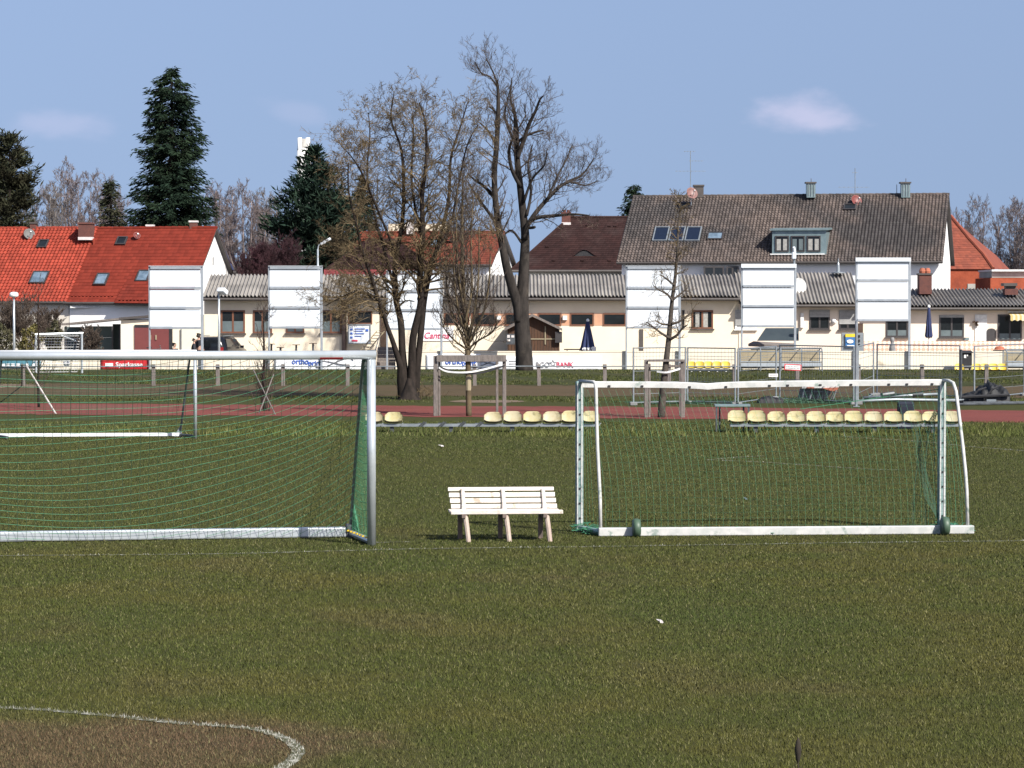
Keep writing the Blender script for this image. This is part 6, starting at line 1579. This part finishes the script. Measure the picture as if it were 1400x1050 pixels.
# ------------------------------------------------------------------ trees
RMIN = .0055
def wander(r2, d, k):
    return (d + Vector((r2.gauss(0,1), r2.gauss(0,1), r2.gauss(0,1)))*k).normalized()
def twig(mb, r2, p, d, L, r, lvl, up=.1, kid=(5,4,4), buds=None, crook=.16, budn=1):
    n = 4 if lvl > 0 else 3
    pts = [p]; rs = [r]; q = p; dd = d
    for i in range(n):
        dd = wander(r2, dd + Z*up*.25, crook); q = q + dd*(L/n); pts.append(q); rs.append(r*(1-.62*(i+1)/n))
    mb.tube(pts, rs, 5 if r > .03 else 3, False)
    if lvl > 0:
        kk = kid[lvl-1]; kk = kk if r2.random() < .7 else max(1, kk-1)
        for j in range(kk):
            f = .22+.76*(j+r2.random()*.8)/kk; i = min(n-1, int(f*n)); a = pts[i].lerp(pts[i+1], f*n-i)
            t_ = (pts[i+1]-pts[i]).normalized(); o = t_.orthogonal().normalized(); o = (Matrix.Rotation(r2.uniform(0, 6.283), 3, t_) @ o)
            nd = (t_*r2.uniform(.5,1.0) + o*r2.uniform(.5,1.0) + Z*up).normalized()
            twig(mb, r2, a, nd, L*r2.uniform(.38,.62), max(r*.50, RMIN), lvl-1, up, kid, buds, crook, budn)
    if buds is not None and lvl <= 1:
        for j in range(budn if r2.random() < .15 else 0):
            a = pts[r2.randint(1, n)]; s = r2.uniform(.012,.026)
            b_ = a + Vector((r2.gauss(0,.02), r2.gauss(0,.02), r2.gauss(0,.02)))
            buds.tri(b_+Vector((-s,0,r2.uniform(-s,s))), b_+Vector((s,r2.uniform(-s,s),0)), b_+Vector((0,r2.uniform(-s,s),s*1.3)))
def limb(trunk, pts, Y, dy):
    W = []; rs = []; n = len(pts)
    for i, (px, py, rp) in enumerate(pts):
        y = Y + dy*(i/(n-1))**1.3
        W.append(at(px, py, y)); rs.append(rp*Y/F)
    # spline
    Q = []; RS = []
    for i in range(n-1):
        p0 = W[max(i-1,0)]; p1 = W[i]; p2 = W[i+1]; p3 = W[min(i+2,n-1)]
        for s_ in range(4):
            k = s_/4; Q.append(.5*((2*p1)+(p2-p0)*k+(2*p0-5*p1+4*p2-p3)*k*k+(3*p1-p0-3*p2+p3)*k**3)); RS.append(rs[i]+(rs[i+1]-rs[i])*k)
    Q.append(W[-1]); RS.append(rs[-1])
    trunk.tube(Q, RS, 10 if rs[0] > .08 else 6, True)
    return Q, RS
def sprout(mb, r2, Q, RS, f0, n, L0, lvl, up, kid, buds, rr=.4, crook=.16, budn=1):
    for j in range(n):
        f = f0 + (1-f0)*(j+r2.random())/n; k = f*(len(Q)-1); i = min(int(k), len(Q)-2); a = Q[i].lerp(Q[i+1], k-i)
        t_ = (Q[i+1]-Q[i]).normalized(); o = t_.orthogonal().normalized(); o = Matrix.Rotation(r2.uniform(0, 6.283), 3, t_) @ o
        nd = (t_*r2.uniform(.3,.9)+o*r2.uniform(.5,1.0)+Z*up*.5).normalized()
        twig(mb, r2, a, nd, L0*r2.uniform(.6,1.15)*(1-.45*f), max(min(RS[i]*rr, .05), .008), lvl, up, kid, buds, crook, budn)
def tree(name, label, loc, group=None): return thing(name, label, 'tree', loc, group)
# multi-stemmed tree on the bank
r2 = random.Random(21); Y1 = 96.0
t = tree('bare_tree', 'multi-stemmed bare tree with golden lichen twigs and ragged base beside the track', gnd(560, 545))
tr = MB(); tw = MB(); bd = MB()
LM = [([(551,546,7.5),(549,520,7),(547,500,6),(538,470,4.5),(529,445,4),(522,415,3.6),(508,385,3),(495,345,2.6),(488,310,2),(479,262,1.6),(474,222,1.1)], -1.2, .40, 24),
      ([(556,546,8),(553,510,7),(550,480,6.5),(548,440,6),(541,405,5),(543,360,4.4),(551,310,3.8),(552,260,3.2),(546,205,2.4),(538,150,1.6),(541,108,.9)], 1.0, .34, 40),
      ([(562,546,9),(563,505,7.5),(565,460,6.5),(571,415,6),(574,370,5.4),(577,320,4.8),(579,270,4),(584,220,3),(582,165,2),(575,120,1)], -.4, .34, 40),
      ([(567,546,7),(571,500,6),(576,450,5.6),(583,405,5),(592,362,4.2),(602,318,3.6),(611,268,3),(619,215,2.2),(628,165,1.6),(640,120,.8)], 1.4, .34, 38),
      ([(574,410,3),(588,360,2.6),(612,310,2.3),(630,250,1.8),(642,200,1.2),(655,165,.7)], -1.5, .2, 24),
      ([(540,402,3),(528,350,2.6),(510,300,2.2),(500,240,1.8),(508,180,1.3),(505,140,.7)], .8, .2, 28),
      ([(545,345,2.6),(520,290,2.2),(497,238,1.8),(482,212,1.2),(468,200,.7)], -1.6, .2, 24),
      ([(577,318,2.6),(560,250,2.2),(568,190,1.6),(562,140,1)], 2.0, .2, 22),
      ([(532,430,2.8),(512,404,2.2),(488,400,1.8),(466,406,1.2),(447,418,.8)], -.8, .15, 20),
      ([(525,420,2.4),(500,375,2),(482,348,1.6),(466,338,1)], 1.2, .15, 18),
      ([(600,330,2.4),(622,330,1.8),(640,318,1.4),(655,300,.8)], -1.0, .2, 14)]
for pl, dy, f0, n in LM:
    Q, RS = limb(tr, [(x+(r2.uniform(-4,4) if y < 440 else 0), y+(20 if y < 125 else 14 if y < 160 else 6 if y < 190 else 0), rp*(.76 if y < 520 else .95)) for x, y, rp in pl], Y1, dy); sprout(tw, r2, Q, RS, f0, int(n*1.5), 1.6, 3, .06, (5,5,3), bd, .40, .24)
for k in range(22):   # drooping low twigs at the left
    q = at(r2.uniform(445, 560), r2.uniform(385, 440), Y1+r2.uniform(-1.5,.5)); twig(tw, r2, q, Vector((-1, r2.uniform(-.5,.5), -.25)).normalized(), r2.uniform(.5,1.0), .010, 2, -.10, (4,4), bd, .2)
for k in range(36):   # suckers at the foot
    q = gnd(560, 545)+Vector((r2.gauss(.1,.38), r2.uniform(-.3,.3), 0)); twig(tw, r2, q, Vector((r2.uniform(-.6,.6), r2.uniform(-.4,.4), .8)).normalized(), r2.uniform(.25,.7), .012, 1, .1, (3,), None, .3)
for k in range(9):
    q = gnd(575, 546)+Vector((r2.uniform(-.2,.35), -.2, r2.uniform(.05,.3))); m_ = tw; m_.tube([q, q+Vector((.12,0,.12)), q+Vector((.22,0,.02)), q+Vector((.14,0,-.08))], .02, 5)
tr.lathe(gnd(560, 546.5), [(.44,-.05),(.30,.10),(.20,.35),(.08,.7)], 14)
tr.build('trunk', M['dark_bark'], t, smooth=True); tw.build('crown', M['twig_gold'], t); bd.build('buds', M['bud'], t)['kind'] = 'stuff'
# tall forked tree by the wall
Y2 = 135.6; r2 = random.Random(5)
t = tree('bare_tree', 'tall forked bare tree with dark trunk standing at the terrace wall', at(715, 507, Y2)-Z*at(715,507,Y2).z)
tr = MB(); tw = MB()
LM = [([(717,508,12.5),(716,480,11.5),(714,450,10.5),(713,420,10),(715,392,9.2),(717,355,7.6),(718,320,6.6),(715,285,5.8),(711,245,5.2),(707,205,4.6),(706,170,4),(704,140,2.6),(698,115,1.6),(700,85,.8)], .5, .62, 26),
      ([(711,440,8.5),(708,418,8),(700,392,7.5),(692,362,6.5),(686,330,5.4),(681,300,5),(677,262,4.6),(676,225,4.2),(679,185,4),(681,140,3.4),(681,105,2.4),(679,88,1.8)], -1.0, .30, 30),
      ([(681,100,1.6),(670,84,1.4),(658,78,1.2),(650,62,.8)], -.6, .1, 12), ([(680,92,1.4),(672,72,1.1),(664,55,.8)], .4, .1, 9),
      ([(717,325,4.6),(722,302,3.6),(735,293,3),(760,290,2.4),(785,288,1.8),(806,290,1)], -1.4, .2, 12),
      ([(719,308,4),(733,285,3.4),(748,266,3),(764,248,2.6),(780,238,2.1),(797,228,1.5),(812,205,.8)], 1.2, .25, 30),
      ([(762,250,2),(778,240,1.6),(800,245,1.2),(818,238,.7)], 1.5, .1, 14), ([(748,266,2),(762,232,1.6),(775,205,1.2),(782,185,.7)], 1.6, .1, 14),
      ([(707,205,3.6),(716,178,3.2),(723,155,2.8),(732,135,2.2),(738,118,1.6),(743,112,1)], -1.2, .15, 16),
      ([(707,182,2.6),(718,172,2.2),(732,166,1.8),(743,163,1.4)], 1, .3, 6),
      ([(706,185,2.6),(697,165,2.2),(690,140,1.8),(694,118,1.3),(700,90,.7)], 1.5, .2, 12),
      ([(711,246,3),(700,222,2.8),(696,195,2.4),(700,178,1.8)], -1.2, .2, 8),
      ([(679,188,2),(668,165,1.6),(656,152,1.1)], -.6, .3, 5), ([(680,140,1.8),(674,132,1.5),(669,128,1.4)], .2, .5, 1),
      ([(677,262,3),(660,245,2.2),(648,236,1.5),(640,228,1)], -1.2, .2, 12), ([(684,310,3),(668,285,2.4),(652,262,1.8),(640,240,1)], 1.2, .2, 14),
      ([(717,308,2.6),(727,308,2.3),(731,307,2.2)], -.6, .8, 1), ([(713,330,2.2),(700,312,1.6),(690,318,1)], .8, .3, 6),
      ([(720,290,2.6),(726,255,2),(722,215,1.6),(728,185,1)], 1.4, .15, 16), ([(716,270,2.4),(728,235,1.8),(744,215,1.2),(748,190,.7)], -1.4, .15, 16)]
for i, (pl, dy, f0, n) in enumerate(LM):
    Q, RS = limb(tr, [(x, y+(24*(1-(y-50)/300) if y < 350 else 0), rp*(.9 if y < 420 else 1)) for x, y, rp in pl], Y2, dy); sprout(tw, r2, Q, RS, f0, int(n*1.0), 1.6, 3, .26, (5,4,3), None, .30, .14)
tr.build('trunk', M['grey_bark'], t, smooth=True); tw.build('crown', M['twig_brown'], t)
# staked sapling with narrow crown, then the leaning one
Y3 = gnd(641, 569).y; r2 = random.Random(9); t = tree('bare_sapling', 'young upright bare tree tied between weathered posts at the left seat row', gnd(641, 569))
tr = MB(); tw = MB(); bd = MB()
Q, RS = limb(tr, [(641,570,4),(640.5,530,3.9),(640,500,3.8),(639,470,3.8),(636,430,3.2),(633,390,2.8),(632,340,2.3),(632,290,1.8),(633,240,1)], Y3, .2)
sprout(tw, r2, Q, RS, .30, 80, 1.25, 3, .50, (4,3,2), bd, .30, .13)
for pl in ([(639,475,2),(630,455,1.7),(618,430,1.5),(611,395,1.2),(609,350,.8)], [(640,472,2),(650,450,1.7),(662,425,1.5),(668,390,1.2),(671,350,.8)], [(638,460,2),(628,430,1.5),(621,380,1.2),(620,320,.7)], [(639,465,2),(648,430,1.5),(654,380,1.2),(655,310,.7)], [(636,440,1.8),(645,395,1.4),(644,330,1),(647,270,.6)], [(636,430,1.6),(626,370,1.2),(624,300,.8),(626,250,.5)], [(639,478,1.6),(655,465,1.3),(672,455,1),(680,440,.6)], [(639,478,1.6),(622,466,1.3),(608,450,1),(602,430,.6)]):
    Q, RS = limb(tr, pl, Y3, r2.uniform(-.7,.7)); sprout(tw, r2, Q, RS, .15, 20, .9, 2, .5, (4,3), bd, .4, .13)
tr.build('trunk', M['sapling_bark'], t, smooth=True); tw.build('crown', M['twig_brown'], t); bd.build('buds', M['bud'], t)['kind'] = 'stuff'
m_ = MB(); a = at(640.5, 520, Y3); m_.tube([a+Z*.12, a-Z*.28], .062*1.25, 10); m_.build('trunk_wrap', M['tan_panel'], t)
Y4 = gnd(906, 571).y; r2 = random.Random(17); t = tree('bare_sapling', 'thin leaning bare tree staked in a wooden frame behind the small goal', gnd(905, 572))
tr = MB(); tw = MB(); bd = MB()
Q, RS = limb(tr, [(904,572,5.4),(906,540,5.0),(909,510,4.5),(913,475,3.8),(916,445,3.4),(919,410,2.8),(923,380,2.3),(926,345,1.8),(927,310,1.4),(930,285,.9),(930,268,.5)], Y4, .2)
for pl in ([(915,462,2.2),(905,456,1.6),(893,447,1.2),(884,440,.7)], [(916,464,2.4),(926,458,1.8),(932,450,1.4),(940,444,.8)], [(918,443,2),(928,440,1.6),(938,433,1.3),(948,425,.7)], [(917,444,1.8),(905,443,1.3),(896,438,.8)], [(920,412,2),(912,402,1.6),(902,397,1),(893,390,.6)], [(920,410,1.8),(930,402,1.4),(940,394,.8)], [(922,390,1.6),(912,382,1.2),(904,376,.7)]):
    Q2, R2_ = limb(tr, pl, Y4, r2.uniform(-.4,.4)); sprout(tw, r2, Q2, R2_, .2, 10, .6, 2, .15, (3,3), None, .35, .2)
sprout(tw, r2, Q, RS, .60, 52, .55, 2, .05, (4,3), bd, .3, .2, 1)
tr.build('trunk', M['sapling_grey'], t, smooth=True); tw.build('crown', M['twig_gold'], t); bd.build('buds', M['bud'], t)['kind'] = 'stuff'
# wooden stake frames
def stakeframe(label, posts, top, Y, strap):
    t = thing('sapling_support', label, 'support', gnd(posts[0][0], 569), 'wooden frames staking young trees')
    for (px, yb, yt, hw, dy) in posts:
        a = at(px, yt, Y+dy); m_ = MB(); w_ = hw*Y/F
        m_.prism([(a.x-w_, Y+dy-w_, 0), (a.x+w_, Y+dy-w_, 0), (a.x+w_, Y+dy+w_, 0), (a.x-w_, Y+dy+w_, 0)], (0,0,a.z)); m_.build('post', M['old_wood'], t, bevel=.015)
    for (x0, x1, y0, y1, dy) in top:
        m_ = MB(); m_.fb(x0, y0, x1, y1, Y+dy, .04); m_.build('plank', M['old_wood'], t, bevel=.006)
    for pts, mt in strap:
        m_ = MB(); n_ = len(pts); Wp = [at(px, py, Y+d_) for px, py, d_ in pts]; Q = []
        for i in range(n_-1):
            p0 = Wp[max(i-1,0)]; p1 = Wp[i]; p2 = Wp[i+1]; p3 = Wp[min(i+2,n_-1)]
            for s_ in range(5): k = s_/5; Q.append(.5*((2*p1)+(p2-p0)*k+(2*p0-5*p1+4*p2-p3)*k*k+(3*p1-p0-3*p2+p3)*k**3))
        Q.append(Wp[-1])
        for a, b in zip(Q, Q[1:]): m_.quad(a-Z*.024, b-Z*.024, b+Z*.024, a+Z*.024)
        o = m_.build('strap', M[mt], t); s_ = o.modifiers.new('thickness', 'SOLIDIFY'); s_.thickness = .012
stakeframe('weathered wooden frame of posts and top plank with sagging strap round the upright sapling', [(595.5,568,486,3.0,0),(600.5,568,494,1.6,.12),(689.5,568,491,2.6,0),(679.5,562,491,1.8,.9)], [(596.8,692,485.5,494.5,-.12)],
           Y3, [([(600,500,-.1),(612,506,-.12),(640,511,-.2),(665,508,-.15),(690,500,-.1)], 'black'), ([(600,502.5,-.13),(612,508,-.15),(638,509,-.24),(662,505,-.18),(686,498,-.13)], 'canvas_white')])
stakeframe('weathered wooden frame with thin top plank round the leaning sapling', [(883.5,568,492,2.6,0),(888,568,497,1.6,.14),(933.5,569,492,3.0,0),(930,569,496,1.5,.9)], [(886,936,491.5,494.5,-.12),(912,934,499,502,.3)], Y4, [([(898,508,-.05),(912,509,-.15),(930,504,-.05)], 'canvas_white')])
# small staked saplings left, seen through the net
for k, (px, yb, stx, stl, lab) in enumerate(((53, 557, [((36,500),(77,566)), ((30,498),(30,527))], 0, 'slender bare sapling with a slanting pale stake at far left'), (361, 562, [((346,505),(377,567)), ((374,512),(354,565))], 1, 'bare sapling between two crossed stakes seen through the big goal net'))):
    c = gnd(px, yb); t = tree('bare_sapling', lab, c); Y5 = c.y; r2 = random.Random(31+k); tr = MB(); tw = MB()
    Q, RS = limb(tr, [(px,yb+1,2),(px-.5,520,1.8),(px,480,1.5),(px-1,430,1),(px+.5,(395,425)[k],.5)], Y5, .1)
    sprout(tw, r2, Q, RS, .12, (26, 30)[k], .75, 2, .5, (3,3), None, .35, .14)
    if k == 1:
        for j in range(26):
            q = c+Vector((r2.gauss(0,.12), r2.gauss(0,.1), 0)); twig(tw, r2, q, Vector((r2.uniform(-.3,.3), 0, 1)).normalized(), r2.uniform(.8,1.9), .010, 1, .3, (3,), None, .1)
    tr.build('trunk', M['dark_bark'], t, smooth=True); tw.build('crown', M['twig_brown'], t)
    t = thing('tree_stake', ('long pale slanting stake beside the slender far left sapling', 'pair of crossed pale stakes holding the sapling behind the big goal')[k], 'stake', c)
    for (a, b) in stx:
        m_ = MB(); A = at(a[0], a[1], Y5-.2); B = gnd(b[0], b[1]); m_.tube([A, B-Z*.02], (.026 if k == 0 else .018), 7); m_.build('stake', M['bench_wood' if a[0] == 36 else 'old_wood'], t)
# ------------------------------------------------------------------ background bare trees
def far_tree(px, ytop, Y, wpx, seed, mt, lab, name='bare_tree', up=.35, group='far bare trees', n=40, L=None, ybase=None):
    global RMIN; RMIN = .011
    c = at(px, 412, Y); t = tree(name, lab, (c.x, Y, 0), group); r2 = random.Random(seed); tr = MB(); tw = MB(); hgt = at(0, ytop, Y).z; s = Y/F; w_ = wpx*s/2
    for j in range(7):
        a = r2.uniform(0, 6.283); e = r2.uniform(.15,1.0)*w_; tip = Vector((c.x+math.cos(a)*e, Y+math.sin(a)*e, hgt*r2.uniform(.86,1.0)*(1-.18*(e/w_)**2)))
        p0 = Vector((c.x, Y, 0)); m1_ = Vector((c.x+math.cos(a)*e*.15, Y+math.sin(a)*e*.15, hgt*.35)); m2_ = p0.lerp(tip, .7)+Vector((math.cos(a)*e*.1,math.sin(a)*e*.1,0))
        pts = [p0, m1_, m2_, tip]; Q = []
        for i in range(3):
            q0 = pts[max(i-1,0)]; q1 = pts[i]; q2 = pts[i+1]; q3 = pts[min(i+2,3)]
            for s_ in range(4): k = s_/4; Q.append(.5*((2*q1)+(q2-q0)*k+(2*q0-5*q1+4*q2-q3)*k*k+(3*q1-q0-3*q2+q3)*k**3))
        Q.append(tip); RS = [max(.16*(1-i/12), .02)*hgt/10 for i in range(13)]
        tr.tube(Q, RS, 6)
        sprout(tw, r2, Q, [x*.5 for x in RS], .30, n, L or w_*.75, 3, up, (5,5,4), None, .35, .14)
    RMIN = .0055
    tr.build('trunk', M[mt], t, smooth=True); tw.build('crown', M[mt], t)
FT = [(62, 243, 215, 80, 'twig_grey', 'grey bare tree between the left pine and the tallest spruce, left one'), (105, 228, 222, 90, 'twig_pink', 'tall pinkish bare tree just left of the small dark conifer'), (140, 237, 230, 80, 'twig_pink', 'pinkish bare tree right behind the small dark conifer'),
      (300, 248, 215, 70, 'twig_pink', 'pinkish bare tree directly right of the tallest spruce'), (335, 256, 205, 70, 'twig_pink', 'pinkish bare tree above the right end of the dark red roof'), (368, 262, 225, 70, 'twig_grey', 'greyish bare tree left of the dark pine with the chimney stack'),
      (1338, 280, 225, 90, 'twig_pink', 'grey bare tree directly above the rust red hip roof'), (1384, 276, 228, 90, 'twig_pink', 'grey bare tree above the low brick annex'), (1425, 280, 222, 90, 'twig_pink', 'grey bare tree cut off by the right picture edge')]
for i, (px, yt, Y, wd_, mt, lab) in enumerate(FT): far_tree(px, yt, Y, wd_, 100+i, mt, lab, n=34 if px < 1000 else 24)
for i, (px, yt, Y, wd_, lab) in enumerate(((356, 338, 176, 52, 'plum red bare shrub behind the clubhouse roof, left one'), (388, 332, 178, 64, 'plum red bare shrub in front of the dark pine, right one'))):
    far_tree(px, yt, Y, wd_, 140+i, 'twig_plum', lab, 'plum_tree', .4, 'plum red shrubs', 34, 1.6)
far_tree(30, 415, 151, 80, 151, 'twig_brown', 'tangled brown shrub beneath the orange roof at far left', 'bare_shrub', .4, 'shrubs at the left bank', 20)
far_tree(66, 420, 152, 50, 152, 'twig_brown', 'brown twiggy shrub between the lamp pole and the carport', 'bare_shrub', .4, 'shrubs at the left bank', 20)
far_tree(122, 450, 142, 44, 153, 'twig_brown', 'low spreading brown shrub before the teal carport panels', 'bare_shrub', .2, 'shrubs at the left bank', 12)
def leafbush(px0, px1, yt, Y, seed, mt, lab):
    a = at(px0, yt, Y); b = at(px1, yt, Y); hgt = a.z; w_ = (b.x-a.x)/2; c = Vector(((a.x+b.x)/2, Y, 0)); t = thing('leafy_shrub', lab, 'shrub', c, 'leafy shrubs at the left bank'); r2 = random.Random(seed)
    m_ = MB(); st = MB()
    for i in range(14):
        q = c+Vector((r2.uniform(-.8,.8)*w_, r2.uniform(-.5,.5), hgt*r2.uniform(.6,.95))); st.tube([c+Vector((r2.uniform(-.3,.3)*w_,0,0)), q], [.03,.01], 4)
    for i in range(2600):
        d = Vector((r2.gauss(0,1), r2.gauss(0,1), r2.gauss(0,1))).normalized(); k = r2.uniform(.55,1)**.5*(.8+.25*math.sin(d.x*5+seed)*math.sin(d.z*6))
        q = c+Vector((d.x*w_*k, d.y*w_*.6*k, hgt*.55+d.z*hgt*.45*k)); s = r2.uniform(.05,.11)
        m_.tri(q+Vector((r2.uniform(-s,s),r2.uniform(-s,s),r2.uniform(-s,s))), q+Vector((r2.uniform(-s,s),r2.uniform(-s,s),r2.uniform(-s,s))), q+Vector((r2.uniform(-s,s),r2.uniform(-s,s),r2.uniform(-s,s))))
    m_.build('foliage', M[mt], t); st.build('stem', M['dark_bark'], t)
leafbush(24, 60, 440, 144, 3, 'leaf_yellow', 'yellow flowering shrub behind the tiny training goal'); leafbush(60, 88, 434, 147, 4, 'leaf_olive', 'olive leafy shrub at the left end of the carport'); leafbush(-20, 26, 438, 146, 6, 'leaf_olive', 'olive shrub at the left picture edge below the orange roof')
# ------------------------------------------------------------------ conifers
def conifer(px, prof, Y, seed, mt, lab, dens=1.0, droop=.35, name='spruce_tree', puff=False, nw=None, lean=0, dsc=1.0):
    """prof: list of (py, half width px) from top to bottom"""
    c = at(px, 412, Y); t = tree(name, lab, (c.x, Y, 0)); r2 = random.Random(seed); s = Y/F; tr = MB(); fo = MB(); br = MB()
    ztop = at(0, prof[0][0], Y).z; tr.tube([(c.x, Y, 0), (c.x, Y, ztop*.5), (c.x+lean, Y, ztop-.2)], [ztop*.02, ztop*.014, .03], 8)
    def width(z):
        for (y0, w0), (y1, w1) in zip(prof, prof[1:]):
            z0 = at(0, y0, Y).z; z1 = at(0, y1, Y).z
            if z <= z0 and z >= z1: return (w0+(w1-w0)*(z0-z)/(z0-z1))*s
        return prof[-1][1]*s
    z = ztop-.15; zb = max(.5, at(0, prof[-1][0], Y).z)
    def clump(q, d, sz, n):
        sd_ = d.cross(Z); sd_ = sd_.normalized() if sd_.length > .01 else Vector((1,0,0))
        for i in range(n):
            a = q+Vector((r2.gauss(0,.5),r2.gauss(0,.5),r2.gauss(0,.35)))*sz*.55
            if puff: dr = (d*.4+Z*r2.uniform(.0,1.0)+Vector((r2.gauss(0,.6),r2.gauss(0,.6),0))).normalized()
            else: dr = (d*r2.uniform(.3,1)+sd_*r2.uniform(-1,1)-Z*r2.uniform(.1,.55)).normalized()
            L = sz*r2.uniform(.5,1.0); o = dr.cross(Vector((r2.gauss(0,1),r2.gauss(0,1),r2.gauss(0,1)))).normalized()*L*r2.uniform(.065,.135)
            m0 = a+dr*L*.5
            fo.quad(a, m0+o, a+dr*L, m0-o)
    while z > zb:
        w_ = width(z); nb = max(4, int((7+3.6*w_)*dens))
        for k in range(nb):
            az = r2.uniform(0, 6.283); L = w_*r2.uniform(.62,1.08)*(1.18 if r2.random() < .12 else 1)
            zz_ = z+r2.uniform(-.2,.2); d = Vector((math.cos(az), math.sin(az), 0)); tipup = r2.uniform(.05,.18)*L
            q0 = Vector((c.x+lean*zz_/ztop, Y, zz_)); pts = []
            for i in range(5):
                f = i/4; pts.append(q0+d*L*f+Z*(-droop*L*f*(1-.45*f)+tipup*f**3 + (.22*L*f if puff else 0)))
            br.tube(pts, [.035,.028,.02,.014,.006], 3, False)
            m = max(3, int(L/.30))
            for i in range(m):
                f = .18+.82*(i+.5)/m; j = min(3, int(f*4)); q = pts[j].lerp(pts[j+1], f*4-j)
                if r2.random() < .92: clump(q, d, (.60 if not puff else .58)*dsc*(1-.25*f if not puff else .8+.3*f), int((13 if not puff else 20)*dens))
        z -= r2.uniform(.26,.42)*(1 if not puff else 1.15)
    clump(Vector((c.x+lean, Y, ztop-.1)), Z, .35, 10)
    tr.build('trunk', M['dark_bark'], t); br.build('branch', M['dark_bark'], t); fo.build('foliage', M[mt], t)
conifer(236, [(94,4),(110,17),(118,36),(135,36),(160,34),(180,46),(205,48),(225,42),(245,50),(268,58),(290,62),(320,60),(340,50)], 185, 41, 'needle', 'tallest dark spruce rising behind the dark red roof', .95)
conifer(430, [(205,2),(216,8),(226,15),(240,28),(254,36),(272,45),(292,58),(318,66),(338,64),(362,58),(385,50)], 182, 43, 'needle_pine', 'dark bushy pine in front of the white chimney stack', .8, .10, 'pine_tree', True)
conifer(14, [(187,8),(202,22),(222,32),(235,40),(255,40),(268,46),(285,34),(310,36),(330,30)], 195, 47, 'needle_brown', 'olive dark pine behind the orange pantile roof', .75, .15, 'pine_tree', True)
conifer(152, [(246,3),(262,9),(280,14),(297,22),(315,22)], 205, 53, 'needle_brown', 'small slender dark conifer left of the tallest spruce', .7)
conifer(868, [(254,3),(264,10),(275,18),(290,24),(310,26)], 215, 59, 'needle', 'dark conifer tip peeping out left of the grey tiled roof', .8)
conifer(498, [(240,3),(256,9),(278,13),(300,17),(325,20)], 196, 61, 'needle_brown', 'slim dark conifer half hidden behind the multi-stemmed tree', .8)
# bindings for the far wood: a low line of distant ground vegetation behind the houses
